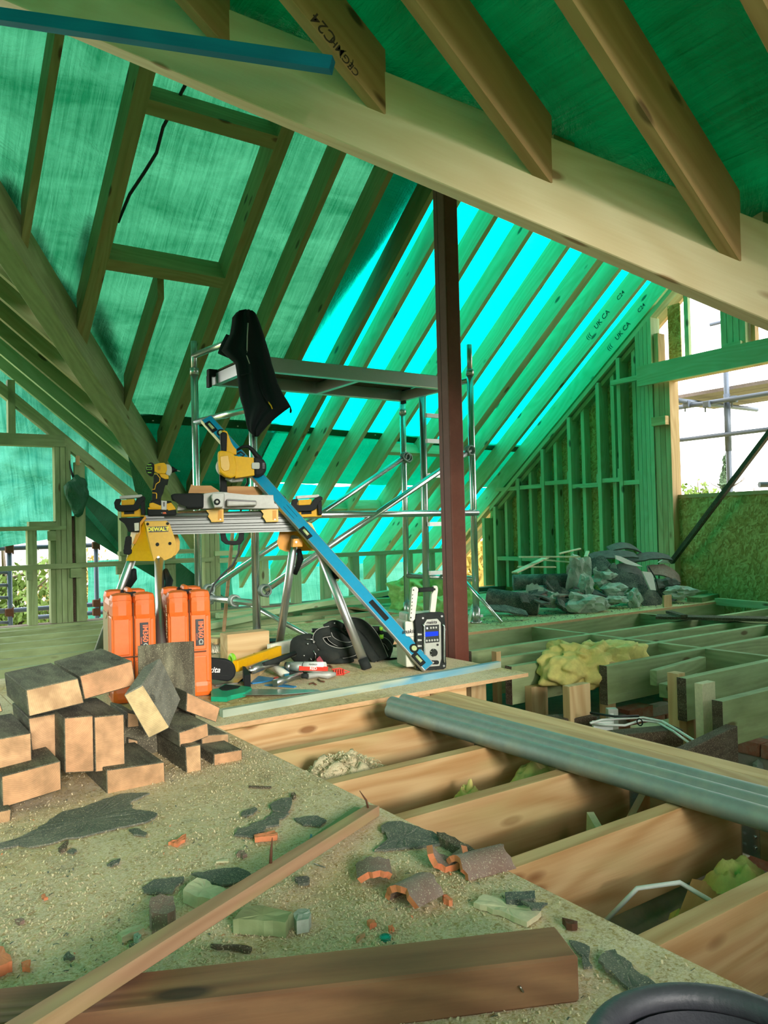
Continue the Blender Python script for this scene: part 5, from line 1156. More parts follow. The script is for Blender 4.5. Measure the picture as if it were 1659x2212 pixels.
# hammer / trowel in grey metal
m = MB(); a, b = zp((825, 780), .03), zp((1110, 690), .03); m.tube([a, b], [.020, .016], 4)
hm = m.build('bolster_chisel', 'blade_steel'); tag(hm, label='broad steel bolster lying in front of the tool pile', cat='chisel')
m = MB(); m.tube([zp(q, .03) for q in ((1115, 705), (1180, 705))], .012, 8); m.build('collar', 'black_rubber', hm, Matrix.Identity(4))
m = MB(); m.tube([zp(q, .02) for q in ((1180, 705), (1300, 690), (1400, 695), (1480, 685))], [.016, .014, .020, .010], 8); m.build('handle', 'cast_alloy', hm, Matrix.Identity(4))
m = MB(); m.tube([zp((790, 590), .05), zp((950, 700), .02)], [.022, .020], 4); o = m.build('folding_rule', 'cream_plastic'); tag(o, label='cream scraper handle leaning down between the tools', cat='scraper')
# caulk tube
m = MB(); a, b = zp((940, 600), .05), zp((1370, 610), .05); c = a+(b-a)*.5
m.cyl(a, a+(b-a)*.15, .022, n=16); ct = m.build('sealant_gun', 'blade_steel'); tag(ct, label='sealant gun with white and red cartridge in front of the tool belt', cat='sealant gun')
m = MB(); m.cyl(a+(b-a)*.15, a+(b-a)*.45, .024, n=16); m.build('gun_barrel', 'dull_galvanised', ct, Matrix.Identity(4))
m = MB(); m.cyl(c-(b-a)*.02, b, .026, n=20); cc = m.build('cartridge', 'white_paint', ct, Matrix.Identity(4))
dd = (b-a).normalized(); cm = (c+b)/2; tc_ = (EYE-cm); tc_ = (tc_-dd*tc_.dot(dd)).normalized()
m = MB(); pq = cm+tc_*.0265-tc_.cross(dd)*.0; m.box((0, 0, 0), (.15, .022, .002)); m.build('red_band', 'red_plastic', cc, frame(cm+tc_*.0262+V((0, 0, -.008)), dd, tc_))
text('lettering', 'RED', .020, frame(cm+tc_*.0275+V((0, 0, -.008)), dd, tc_), 'white_paint', cc, .0003, bold=.0005)
text('lettering', 'FIXINGS', .012, frame(cm+tc_*.0275+V((0, 0, .012)), dd, tc_), 'label_black', cc, .0003)
for pts, z, mat, lb, ct_ in (([(880, 600), (975, 610), (980, 680), (930, 700)], .03, 'blue_level_paint', 'small blue plastic wedge among the tools', 'wedge'),
                        ([(940, 560), (1130, 570), (1200, 610), (960, 640)], .035, 'black_rubber', 'dark pouch of bits behind the sealant gun', 'pouch'),
                        ([(470, 600), (500, 600), (560, 690), (490, 700)], .06, 'black_plastic', 'black plastic clip at the end of the yellow level', 'clip'),
                        ([(590, 455), (700, 455), (690, 500), (600, 500)], .05, 'rusty_iron', 'small brown block behind the yellow level', 'block'),
                        ([(810, 720), (860, 710), (870, 745), (830, 750)], .02, 'red_plastic', 'small red cap under the scraper', 'cap'),
                        ([(1275, 520), (1310, 485), (1350, 545), (1290, 560)], .05, 'pink_cloth', 'crumpled pink rag under the tool belt', 'rag'),
                        ([(710, 800), (840, 780), (1060, 815), (1030, 824)], .006, 'blue_sheeting', 'flat blue blade below the bolster', 'blade'),
                        ([(470, 750), (620, 700), (860, 730), (700, 765), (580, 780)], .008, 'blue_sheeting', 'thin blue packing strips under the offcut', 'packing strip'),
                        ([(90, 740), (300, 745), (505, 705), (420, 775), (180, 805)], .010, 'blade_steel', 'grey trowel lying behind the green handsaw', 'trowel'),
                        ([(765, 330), (875, 330), (875, 362), (765, 362)], .04, 'orange_plastic', 'orange plastic handle behind the pine block', 'handle tool'),
                        ([(765, 295), (880, 295), (880, 330), (765, 330)], .05, 'black_plastic', 'black lid behind the pine block', 'lid')):
    P_ = [zp(q, z) for q in pts]; n = len(P_); m = MB(); th = max(.003, z-.002)
    m._add(P_+[p-V((0, 0, th)) for p in P_], [tuple(range(n)), tuple(range(2*n-1, n-1, -1))]+[(i, i+n, (i+1) % n+n, (i+1) % n) for i in range(n)])
    nm = ct_.replace(' ', '_'); nm = 'small_'+nm if nm in ('block', 'handle tool') else nm; nm = 'plastic_handle' if 'handle' in nm else nm
    tag(m.build(nm, mat), label=lb, cat=ct_)
# red spring clip
t = thing('cable_tie_bundle', zp((1530, 695), .0), R(-20), 'small red coil of wire lying right of the tools', 'wire coil')
m = MB()
for k in range(5): m.ring((-.03+k*.012, 0, .014), .013, .0035, 'x', 12, 5)
m.tube([(-.04, 0, .03), (0, .01, .033), (.05, 0, .012), (0, -.01, .004), (-.04, 0, .004)], .0035, 5); m.build('coil', 'red_plastic', t)
for i, pts in enumerate(([(1290, 740), (1320, 760), (1360, 768)], [(1195, 790), (1240, 780), (1270, 798)], [(1380, 595), (1420, 590), (1445, 612)])):
    m = MB(); m.tube([zp(q, .006) for q in pts], .004, 5); tag(m.build('wood_curl', 'rusty_iron'), label=('reddish curl below the red coil', 'bent brown curl on the deck below the bolster', 'thin brown hook beside the cartridge tip')[i], cat='curl')
# tool belt
tbt = thing('tool_belt', (2.27, 3.72, 0), R(-24), 'black padded tool belt with pouches lying in a heap', 'tool belt'); G = LF(tbt, (2.27, 3.72, 0), R(-24))
Tq = lambda q: (620+q[0]*.14467, 1320+q[1]*.14467)
def blob(name, c, r, sc, yl, mat='belt_canvas', sub=3, amp=.012, rot=None):
    m = MB(); q = G.p(*Tq(c), yl); m.sphere(q, r, sc, sub, rot)
    for v in m.bm.verts: v.co += (v.co-q).normalized()*amp*noise.noise(v.co*16)*1.6; v.co.z = max(v.co.z, .004)
    return m.build(name, mat, tbt, smooth=True)
blob('pouch', (270, 580), .085, (1.0, .7, 1.0), -.02); blob('pouch', (620, 640), .075, (1.3, .8, .75), -.02); blob('pouch', (800, 740), .05, (1.6, .8, .6), -.04)
blob('pouch', (1330, 470), .085, (1.1, .8, .9), .05); blob('pouch', (1450, 600), .055, (.9, .8, 1.2), .02); blob('belt_core', (850, 480), .11, (1.7, .7, .95), .06); blob('pouch', (1560, 780), .03, (1.6, .8, .7), .0)
def strap(pts, w_, yl, name='padded_strap', th=.014, mat='belt_canvas', piping=True):
    P_ = [G.p(*Tq(q), yl if not isinstance(yl, list) else yl[i]) for i, q in enumerate(pts)]
    # smooth
    for _ in range(2):
        Q_ = [P_[0]]
        for a, b in zip(P_, P_[1:]): Q_ += [a*.75+b*.25, a*.25+b*.75]
        P_ = Q_+[P_[-1]]
    bm_ = MB(); ring = []
    for i, p in enumerate(P_):
        d_ = (P_[min(i+1, len(P_)-1)]-P_[max(i-1, 0)]).normalized(); n_ = V((0, -1, 0)); s_ = d_.cross(n_).normalized()
        ring.append([p+s_*w_/2+n_*th*.3, p+s_*w_*.3+n_*th, p-s_*w_*.3+n_*th, p-s_*w_/2+n_*th*.3, p-s_*w_*.4-n_*th*.6, p+s_*w_*.4-n_*th*.6])
    vs = [v for r in ring for v in r]; fs = []
    for i in range(len(ring)-1):
        for k in range(6): fs.append((i*6+k, i*6+(k+1) % 6, (i+1)*6+(k+1) % 6, (i+1)*6+k))
    bm_._add(vs, fs); o = bm_.build(name, mat, tbt, smooth=True)
    if piping:
        for k in (0, 3):
            m = MB(); m.tube([r[k] for r in ring], .0022, 5); m.build('piping', 'grey_piping', o)
    return o
strap([(640, 300), (480, 330), (450, 430), (560, 570), (780, 640), (980, 600), (1060, 540)], .055, -.055)
strap([(560, 250), (700, 170), (820, 230), (900, 310), (1000, 330)], .04, -.02, piping=False)
strap([(860, 190), (1020, 180), (1160, 250), (1290, 420), (1370, 600), (1420, 720)], .07, -.05)
strap([(900, 200), (1000, 320), (1120, 450), (1240, 620), (1330, 740)], .055, -.06, piping=False)
strap([(620, 330), (650, 420), (800, 500), (950, 510), (1010, 470)], .03, -.03)
strap([(1180, 280), (1300, 260), (1400, 270)], .03, -.02, piping=False); strap([(1340, 410), (1480, 440), (1550, 560)], .03, -.035)
m = MB(); a, b = G.p(*Tq((375, 290)), -.02), G.p(*Tq((520, 290)), -.02); m.cyl(a, b, .012, n=12); o = m.build('torch', 'black_plastic', tbt)
m = MB(); m.cyl(a-V((.004, 0, 0)), a, .009, n=12); m.build('torch_lens', 'aluminium', o)
m = MB(); a, b = G.p(*Tq((1405, 235)), -.05), G.p(*Tq((1410, 410)), -.05); m.cyl(a, a+(b-a)*.3, .010, n=10).cyl(a+(b-a)*.65, b, .012, n=10); m.build('marker', 'lime_plastic', tbt)
m = MB(); m.cyl(a+(b-a)*.3, a+(b-a)*.65, .009, n=10); m.build('marker_grip', 'black_plastic', tbt)
for c_, r_ in (((310, 490), .006), ((400, 468), .006), ((255, 665), .005), ((710, 180), .004)): m = MB(); m.sphere(G.p(*Tq(c_), -.085), r_, sub=1); m.build('rivet', 'aluminium', tbt)
for pts in ([(395, 590), (430, 650), (425, 740)], [(290, 420), (370, 420), (420, 460)], [(350, 700), (375, 740)]): m = MB(); m.tube([G.p(*Tq(q), -.088) for q in pts], .0025, 5); m.build('metal_loop', 'galvanised_steel', tbt)
# broom
br = thing('broom', (0, 0, 0), 0, 'broom with wooden pole standing behind the pine block', 'broom')
m = MB(); m.cyl(pz(483, 1368), py(503, 1145, 5.6), .0135, n=10); m.build('handle', 'stick_timber', br)
a = pz(445, 1398, .05); m = MB(); m.box(a+V((.0, 0, .04)), (.20, .06, .035), Euler((0, 0, R(-60))).to_matrix(), .005); m.build('head', 'stick_timber', br)
m = MB(); rd = random.Random(2)
for k in range(120): p = a+V((rd.uniform(-.09, .09)*.5+.02, rd.uniform(-.09, .09), .035)); m.tube([p, p+V((-.05+rd.uniform(-.02, .03), -.08+rd.uniform(-.02, .02), -.05))], .0022, 3)
m.build('bristles', 'bristle', br)['kind'] = 'stuff'

# ================================================================== FOREGROUND: PIPES, BEAM, STICK, TUB
for i, (p, q, lb) in enumerate((((1.775, 2.57), (1.86, -.6), 'front steel scaffold pipe of the three lying across the joists'),
                                ((1.845, 2.66), (1.925, -.6), 'middle steel scaffold pipe of the three lying across the joists'),
                                ((1.912, 2.67), (1.99, -.6), 'rear steel scaffold pipe of the three lying across the joists'))):
    m = MB(); a, b = V((*p, .012)), V((*q, .012)); d = (b-a).normalized(); n_ = 22
    m.tube([a, a+d*.001, b], .0295, n_, False); m.tube([b, a+d*.0005, a], .0245, n_, False)
    m.tube([a, a+V((0, -.0005, 0))], [.0295, .0245], n_, False)
    tag(m.build('scaffold_pipe', 'dull_galvanised', None, None, True), label=lb, cat='pipe', group='scaffold pipes on the joists')
bar('batten', pz(478, 1549, .0), pz(1078, 1441, .0), .030, .030, 'blue_stained', None, zo=0, label='blue stained batten along the front edge of the deck', cat='batten')
fb = [V((.955, .93)), V((.925, .845))]
a = V((.938, .885, .0365)); d = V((-.905, .425, 0)).normalized()
bar('reclaimed_baulk', a, a+d*1.9, .094, .071, 'reclaimed_beam', None, bev=.004, label='thick reddish brown reclaimed beam lying in the front of the deck', cat='timber')
# long notched stick resting on the beam
a = pz(806, 1750, .016); b = pz(205, 2130, .098); d = (b-a).normalized()
s_ = bar('long_stick', a, a+d*1.55, .036, .026, 'stick_timber', None, bev=.002, label='long broken batten lying diagonally from the deck up onto the old beam', cat='stick')
m = MB(); p = a+d*.03+V((0, 0, .012)); m.tube([p, p+V((-.004, .002, .02)), p+V((-.018, .01, .045))], [.0028, .0026, .0008], 6)
p = a+d*.47+V((-.012, .01, .012)); m.tube([p, p+V((.002, 0, .025)), p+V((.006, .002, .05))], [.0035, .003, .0006], 6); m.build('bent_nail', 'rusty_iron', s_, Matrix.Identity(4))['kind'] = 'stuff'
bar('batten_strip', pz(775, 1748, .006), pz(560, 1905, .006), .028, .010, 'pine_treated_green_lit', None, bev=.001, label='thin grey green strip lying along behind the long broken batten', cat='strip')
# rubber tub
A_, B2, C_ = pz(1262, 2212, .30), pz(1500, 2126, .30), pz(1659, 2160, .30)
def circ3(a, b, c):
    ax, ay, bx_, by, cx, cy = a.x, a.y, b.x, b.y, c.x, c.y; dd = 2*(ax*(by-cy)+bx_*(cy-ay)+cx*(ay-by))
    ux = ((ax*ax+ay*ay)*(by-cy)+(bx_*bx_+by*by)*(cy-ay)+(cx*cx+cy*cy)*(ay-by))/dd
    uy = ((ax*ax+ay*ay)*(cx-bx_)+(bx_*bx_+by*by)*(ax-cx)+(cx*cx+cy*cy)*(bx_-ax))/dd
    return V((ux, uy, 0)), (V((ux, uy, 0))-V((ax, ay, 0))).length
cc_, rr_ = circ3(A_, B2, C_)
tub = thing('rubber_tub', cc_, 0, 'dark rubber tub rim at the front right corner of the deck', 'tub')
m = MB(); m.ring((0, 0, .295), rr_-.012, .012, 'z', 48, 12); m.build('rim', 'bucket_rubber', tub, smooth=True)
m = MB(); m.tube([(0, 0, .005), (0, 0, .295)], [rr_*.78, rr_-.02], 40, False); m.tube([(0, 0, .292), (0, 0, .02)], [rr_-.028, rr_*.76], 40, False); m.cyl((0, 0, .01), (0, 0, .02), rr_*.77, n=40); m.build('wall', 'bucket_rubber', tub)

# ------------------------------------------------------------------ fragments lying on the deck
def frag(name, pts, z, th, mat, label, cat, org=None, sc=1.0, jag=.004, curl=0.0, grp=None):
    ox, oy = org or (0, 0); P_ = [pz(ox+x*sc, oy+y*sc, z) for x, y in pts]; rd = random.Random(len(label)*7+int(P_[0].x*1000))
    out = []
    for i, p in enumerate(P_):
        q = P_[(i+1) % len(P_)]; n = max(2, int((q-p).length/.012))
        for k in range(n): out.append(p+(q-p)*(k/n)+V((rd.uniform(-jag, jag), rd.uniform(-jag, jag), 0))*(1 if k else .3))
    c = sum(out, V())/len(out); n = len(out); mid = [c+(q-c)*.55+V((0, 0, rd.uniform(-.3, .3)*min(th, .006))) for q in out]
    top = [q+V((0, 0, rd.uniform(-.2, .2)*min(th, .006)+curl*((q-c).length**2)*30)) for q in out]
    lo = [V((q.x, q.y, max(.0005, q.z-th))) if z < .2 and z > 0 else q-V((0, 0, th)) for q in top]
    m = MB(); vs = top+mid+[c+V((0, 0, 0))]+lo
    fs = [(i, (i+1) % n, n+(i+1) % n, n+i) for i in range(n)]+[(n+i, n+(i+1) % n, 2*n) for i in range(n)]+[(i, 2*n+1+i, 2*n+1+(i+1) % n, (i+1) % n) for i in range(n)]+[tuple(2*n+1+i for i in range(n))[::-1]]
    M = Matrix.Translation(c); m._add([q-c for q in vs], fs)
    return tag(m.build(name, mat, None, M), label=label, cat=cat, group=grp)
s1, s2, s3, s4 = ((0, 1250), .33755), ((0, 1750), .36166), ((460, 1480), .36166), ((500, 1750), .48222)
FR = [
 ('felt_sheet', [(-40, 1700), (60, 1680), (180, 1625), (300, 1560), (380, 1500), (560, 1450), (700, 1400), (800, 1372), (960, 1370), (830, 1425), (850, 1470), (960, 1488), (1005, 1500), (960, 1545), (860, 1570), (760, 1590), (700, 1605), (560, 1640), (420, 1662), (250, 1705), (190, 1712), (120, 1700), (-40, 1735)], .006, .004, 'felt_underlay', 'large torn piece of dark roofing felt in front of the block stack', 'felt', s1, .004),
 ('felt_fragment', [(850, 460), (920, 415), (1100, 395), (1085, 430), (1050, 450), (1030, 490), (930, 492), (860, 488)], .007, .004, 'felt_underlay', 'torn felt scrap left of the pale wood chunk', 'felt', s2, 0),
 ('felt_fragment', [(1140, 375), (1250, 362), (1340, 345), (1420, 340), (1480, 365), (1500, 385), (1420, 430), (1320, 445), (1240, 420)], .008, .004, 'felt_underlay', 'long felt scrap behind the pale wood chunk', 'felt', s2, 0),
 ('wood_chunk', [(1095, 480), (1120, 440), (1180, 405), (1230, 410), (1260, 440), (1350, 470), (1290, 535), (1180, 515)], .028, .024, 'splinter_wood', 'pale split wood chunk lying between two felt scraps', 'wood chunk', s2, 0),
 ('tile_stub', [(900, 520), (960, 500), (1035, 512), (1045, 560), (1040, 600), (1000, 622), (905, 610), (893, 560)], .045, .043, 'tile_weathered', 'dark square stub of roof tile left of the long batten', 'tile piece', s2, 0),
 ('tile_chip', [(1005, 190), (1050, 175), (1110, 138), (1105, 172), (1060, 200), (1030, 195)], .010, .008, 'clay_tile', 'bright orange clay sliver in front of the large felt', 'tile piece', s2, 0),
 ('tile_chip', [(1515, 150), (1560, 135), (1640, 122), (1660, 135), (1655, 150), (1560, 160), (1520, 165)], .014, .012, 'clay_tile', 'orange clay strip lying on a felt scrap', 'tile piece', s2, 0),
 ('tile_chip', [(-40, 800), (20, 810), (75, 900), (40, 915), (-40, 945)], .02, .018, 'clay_tile', 'orange tile corner at the left edge of the deck', 'tile piece', s2, 0),
 ('tile_chip', [(130, 905), (180, 895), (178, 940), (135, 940)], .010, .008, 'clay_tile', 'small square orange chip near the left edge', 'tile piece', s2, 0),
 ('tile_chip', [(90, 650), (125, 640), (148, 655), (120, 672)], .008, .006, 'tile_weathered', 'small brown chip on the bare boards at the left', 'tile piece', s2, 0),
 ('tile_chip', [(255, 1130), (290, 1105), (340, 1095), (372, 1110), (330, 1125)], .03, .02, 'clay_tile', 'curved orange chip against the old beam at the left', 'tile piece', s2, 0),
 ('tile_chip', [(1412, 258), (1425, 240), (1460, 238), (1476, 258), (1450, 272)], .010, .008, 'tile_weathered', 'small brown chip above the bent nail', 'tile piece', s2, 0),
 ('tile_chip', [(248, 510), (270, 500), (285, 520), (262, 530)], .006, .005, 'clay_tile', 'tiny orange chip on the bare boards', 'tile piece', s2, 0),
 ('felt_fragment', [(770, 115), (830, 108), (878, 135), (870, 150), (800, 140)], .008, .004, 'felt_underlay', 'small felt flake right below the large felt', 'felt', s2, 0),
 ('felt_fragment', [(635, 325), (670, 300), (718, 286), (710, 310), (670, 330)], .008, .004, 'felt_underlay', 'narrow felt flake in the middle left of the deck', 'felt', s2, 0),
 ('felt_fragment', [(398, 245), (430, 228), (460, 238), (440, 255)], .007, .004, 'felt_underlay', 'tiny felt flake under the large felt edge', 'felt', s2, 0),
 ('felt_fragment', [(345, 225), (375, 200), (410, 180), (400, 205), (392, 225), (360, 238)], .012, .008, 'bark', 'little bark curl beside the large felt edge', 'bark', s2, 0),
 ('felt_fragment', [(380, 870), (410, 842), (445, 870), (430, 882), (395, 885)], .008, .005, 'felt_underlay', 'tiny dark flake near the left front', 'felt', s2, 0),
 ('wood_splinter', [(700, 740), (740, 712), (860, 680), (862, 700), (730, 755)], .014, .012, 'splinter_wood', 'fibrous splinter beside the tile stub', 'splinter', s2, 0),
 ('wood_splinter', [(1288, 300), (1365, 292), (1365, 302), (1290, 310)], .006, .004, 'splinter_wood', 'thin white splinter behind the felt scraps', 'splinter', s2, 0),
 ('small_stone', [(800, 740), (825, 728), (845, 745), (830, 770), (805, 765)], .018, .016, 'mortar_rubble', 'small grey stone beside the fibrous splinter', 'stone', s2, 0),
 ('felt_fragment', [(770, 800), (815, 785), (850, 778), (850, 792), (800, 810)], .010, .005, 'felt_underlay', 'dark sliver under the small grey stone', 'felt', s2, 0),
 ('felt_fragment', [(340, 715), (375, 690), (410, 675), (470, 668), (472, 700), (462, 735), (440, 758), (350, 738)], .010, .004, 'felt_underlay', 'upper one of two overlapping felt scraps in the middle of the deck', 'felt', s3, 0),
 ('felt_fragment', [(312, 798), (360, 755), (400, 758), (455, 762), (430, 785), (400, 795)], .006, .004, 'felt_underlay', 'lower one of two overlapping felt scraps in the middle of the deck', 'felt', s3, 0),
 ('felt_fragment', [(168, 772), (180, 752), (250, 728), (266, 742), (240, 765), (200, 776)], .007, .004, 'felt_underlay', 'small oval felt scrap left of the overlapping pair', 'felt', s3, 0),
 ('felt_fragment', [(225, 825), (300, 805), (395, 798), (395, 830), (320, 845), (300, 870), (260, 880), (240, 905), (130, 895), (145, 858), (210, 845)], .008, .004, 'felt_underlay', 'ragged felt scrap under the orange clay strip', 'felt', s3, 0),
 ('felt_fragment', [(486, 795), (560, 782), (625, 778), (680, 805), (640, 838), (540, 830)], .007, .004, 'felt_underlay', 'leaf shaped felt scrap beside the long batten', 'felt', s3, 0),
 ('felt_fragment', [(487, 1158), (520, 1142), (580, 1165), (570, 1180), (510, 1178)], .010, .006, 'felt_underlay', 'small black scrap right of the long batten', 'felt', s3, 0),
 ('twig', [(213, 598), (350, 606), (348, 612), (214, 606)], .006, .004, 'bark', 'thin dark twig at the right of the block stack', 'twig', s3, 0),
 ('bark_crumb', [(462, 650), (485, 640), (497, 655), (480, 665)], .012, .010, 'bark', 'bark crumb above the overlapping felt pair', 'bark', s3, 0),
 ('felt_fragment', [(670, 68), (700, 52), (765, 48), (850, 80), (900, 95), (932, 118), (935, 150), (830, 162), (640, 178), (672, 150), (700, 125), (690, 100), (672, 92)], .008, .005, 'felt_underlay', 'large triangular felt scrap by the deck edge', 'felt', s4, 0),
 ('bark_strip', [(920, 97), (955, 98), (1000, 122), (1120, 190), (1118, 202), (1080, 200), (1000, 160), (930, 120)], .022, .020, 'bark', 'black bark strip hanging over the deck edge', 'bark', s4, 0),
 ('felt_fragment', [(1225, 368), (1290, 362), (1358, 360), (1362, 392), (1300, 402), (1232, 398)], .022, .018, 'felt_roll', 'thick dark felt lump beside the pale board offcut', 'felt', s4, 0),
 ('slate_fragment', [(1300, 402), (1340, 412), (1415, 412), (1385, 440), (1345, 440)], .030, .004, 'felt_underlay', 'small slate piece resting on the pale board offcut', 'slate', s4, 0),
 ('board_offcut', [(1085, 412), (1130, 376), (1230, 402), (1388, 452), (1372, 470), (1322, 500), (1200, 450)], .012, .010, 'splinter_wood', 'pale flat board offcut near the deck edge', 'offcut', s4, 0),
 ('timber_offcut', [(5, 490), (60, 432), (120, 428), (272, 455), (242, 505), (60, 488)], .030, .028, 'pine_treated_green_lit', 'dark green offcut sticking out from under the long batten', 'offcut', s4, 0),
 ('small_stone', [(275, 462), (300, 445), (350, 440), (358, 462), (345, 488), (290, 500)], .026, .024, 'mortar_rubble', 'grey mortar lump beside the dark green offcut', 'stone', s4, 0),
 ('tile_chip', [(605, 492), (640, 488), (650, 505), (620, 512)], .012, .010, 'clay_tile', 'orange chip left of the green disc', 'tile piece', s4, 0),
 ('tile_chip', [(702, 518), (722, 512), (730, 522), (718, 532), (706, 530)], .010, .008, 'clay_tile', 'orange chip above the green disc', 'tile piece', s4, 0),
 ('tile_chip', [(945, 378), (965, 375), (990, 398), (975, 405), (950, 395)], .014, .012, 'clay_tile', 'brown and orange chip right of the dark curved tile', 'tile piece', s4, 0),
 ('felt_fragment', [(1512, 580), (1560, 590), (1605, 610), (1600, 660), (1618, 700), (1580, 700), (1570, 650), (1530, 610)], .008, .004, 'felt_underlay', 'dark felt scrap against the end of the old beam', 'felt', s4, 0),
 ('bark_piece', [(1480, 482), (1550, 495), (1545, 512), (1500, 505)], .014, .012, 'rusty_iron', 'brown flake by the deck edge behind the old beam', 'bark', s4, 0),
 ('twig', [(-90, 598), (40, 600), (90, 612), (85, 625), (0, 612), (-90, 606)], .010, .006, 'bark', 'dark twig beside the long batten near the old beam', 'twig', s4, 0),
 ('felt_fragment', [(285, 300), (340, 292), (350, 308), (320, 322), (290, 318)], .009, .005, 'felt_underlay', 'small black flake between the batten and the tile pieces', 'felt', s4, 0),
 ('wood_splinter', [(555, 572), (590, 548), (594, 552), (562, 582)], .008, .006, 'stick_timber', 'thin brown splinter left of the green disc', 'splinter', s4, 0),
]
for nm, pts, z, th, mt, lb, ct_, (og, sc), jg in FR: frag(nm, pts, z, th, mt, lb, ct_, og, sc, jg or .0025)
frag('felt_strip', [(735, 1490), (770, 1450), (830, 1440), (880, 1480), (930, 1540), (1070, 1640), (1050, 1660), (940, 1680), (860, 1620)], .012, .006, 'felt_underlay', 'long dark felt strip right of the old beam', 'felt', (1000, 1480), .39725)
# curved clay tile pieces
def tile(label, pc, yaw, L_, Rr, a0, a1, z=.0, pitch=0.0, mat='tile_weathered', roll_=0.0, org=s4):
    (ox, oy), sc = org; c = pz(ox+pc[0]*sc, oy+pc[1]*sc, .0)+V((0, 0, z))
    M = Matrix.Translation(c) @ Matrix.Rotation(yaw, 4, 'Z') @ Matrix.Rotation(pitch, 4, 'Y') @ Matrix.Rotation(roll_, 4, 'X')
    m = MB(); n = 9; th = .013; top, lo = [], []
    rd = random.Random(int(pc[0])); k_ = 5
    for j in range(k_+1):
        x = -L_/2+L_*j/k_
        for i in range(n+1):
            a_ = a0+(a1-a0)*i/n; xx = x+(rd.uniform(-.006, .006) if j in (0, k_) else 0)
            top.append(V((xx, (Rr+th)*math.cos(a_), (Rr+th)*math.sin(a_)))); lo.append(V((xx, Rr*math.cos(a_), Rr*math.sin(a_))))
    N_ = len(top); w_ = n+1; fs = []
    for j in range(k_):
        for i in range(n): fs += [(j*w_+i, j*w_+i+1, (j+1)*w_+i+1, (j+1)*w_+i), (N_+j*w_+i, N_+(j+1)*w_+i, N_+(j+1)*w_+i+1, N_+j*w_+i+1)]
    m._add(top+lo, fs)
    o = m.build('tile_piece', mat, None, M, True)
    e = MB()
    for j in (0, k_):
        for i in range(n): e._add([top[j*w_+i], top[j*w_+i+1], lo[j*w_+i+1], lo[j*w_+i]], [(0, 1, 2, 3)])
    for i in (0, n):
        for j in range(k_): e._add([top[j*w_+i], top[(j+1)*w_+i], lo[(j+1)*w_+i], lo[j*w_+i]], [(0, 1, 2, 3)])
    e.build('broken_edge', 'clay_tile', o, M); tag(o, label=label, cat='tile piece'); return o
tile('curved tile piece like a shallow cradle at the deck edge', (970, 255), R(55), .055, .032, R(195), R(350), .045)
tile('long curved ridge tile piece beside the cradle shaped one', (1115, 262), R(-8), .115, .030, R(20), R(170), -.005, mat='tile_weathered')
tile('red faced tile piece with a dark moulded edge', (648, 315), R(60), .07, .05, R(50), R(120), -.028)
tile('dark curved tile piece with a bright orange broken end', (822, 415), R(10), .075, .040, R(15), R(150), -.008)
g_ = MB(); c = pz(500+690*.48222, 1750+573*.48222, .004); g_.cyl(c-V((0, 0, .003)), c+V((0, 0, .002)), .010, n=20).ring(c+V((0, 0, .002)), .0095, .0016, 'z', 18, 6)
tag(g_.build('glass_disc', 'green_glass'), label='small dark green glass disc lying in the sawdust', cat='disc')
for i, (a, b, mt, lb) in enumerate((((357+0, 112), (355, 156), 'blue_level_paint', 'small blue peg standing up beside the long batten'), ((370, 240), (420, 257), 'blade_steel', 'loose steel nail right of the long batten'), ((1292, 790), (1308, 815), 'blade_steel', 'steel nail stuck in the face of the old beam'))):
    p, q = pz(500+a[0]*.48222, 1750+a[1]*.48222, .006 if i < 2 else .04), pz(500+b[0]*.48222, 1750+b[1]*.48222, .006 if i < 2 else .03)
    m = MB(); m.cyl(p, q, .003 if i == 0 else .0014, n=6); tag(m.build('peg' if i == 0 else 'nail', mt), label=lb, cat='peg' if i == 0 else 'nail')

# sawdust and shavings
def mound(name, c, rx, ry, h, mat, label=None, cat=None, seed=0, rz=0.0, n=34, par=None, rough=.25, kind=None):
    m = MB(); vs = []; fs = []
    for j in range(n+1):
        for i in range(n+1):
            u, v = 2*i/n-1, 2*j/n-1; r = math.hypot(u, v); e = max(0, 1-r*r)
            k = h*(e**.8)*(1+rough*2*noise.noise(V((u*3+seed, v*3, seed))))+(h*rough*.5)*noise.noise(V((u*9, v*9, seed))) if e > 0 else -.003
            x, y = u*rx*(1+.25*noise.noise(V((v*2, u*2, seed+3)))), v*ry*(1+.25*noise.noise(V((u*2, v*2, seed+9))))
            vs.append(V((x*math.cos(rz)-y*math.sin(rz), x*math.sin(rz)+y*math.cos(rz), k)))
    for j in range(n):
        for i in range(n):
            if math.hypot(2*(i+.5)/n-1, 2*(j+.5)/n-1) < 1.02: fs.append((j*(n+1)+i, j*(n+1)+i+1, (j+1)*(n+1)+i+1, (j+1)*(n+1)+i))
    m._add(vs, fs); bmesh.ops.delete(m.bm, geom=[v for v in m.bm.verts if not v.link_faces], context='VERTS')
    M = Matrix.Translation(V(c)); o = m.build(name, mat, par, M, True); return tag(o, label=label, cat=cat, kind=kind)
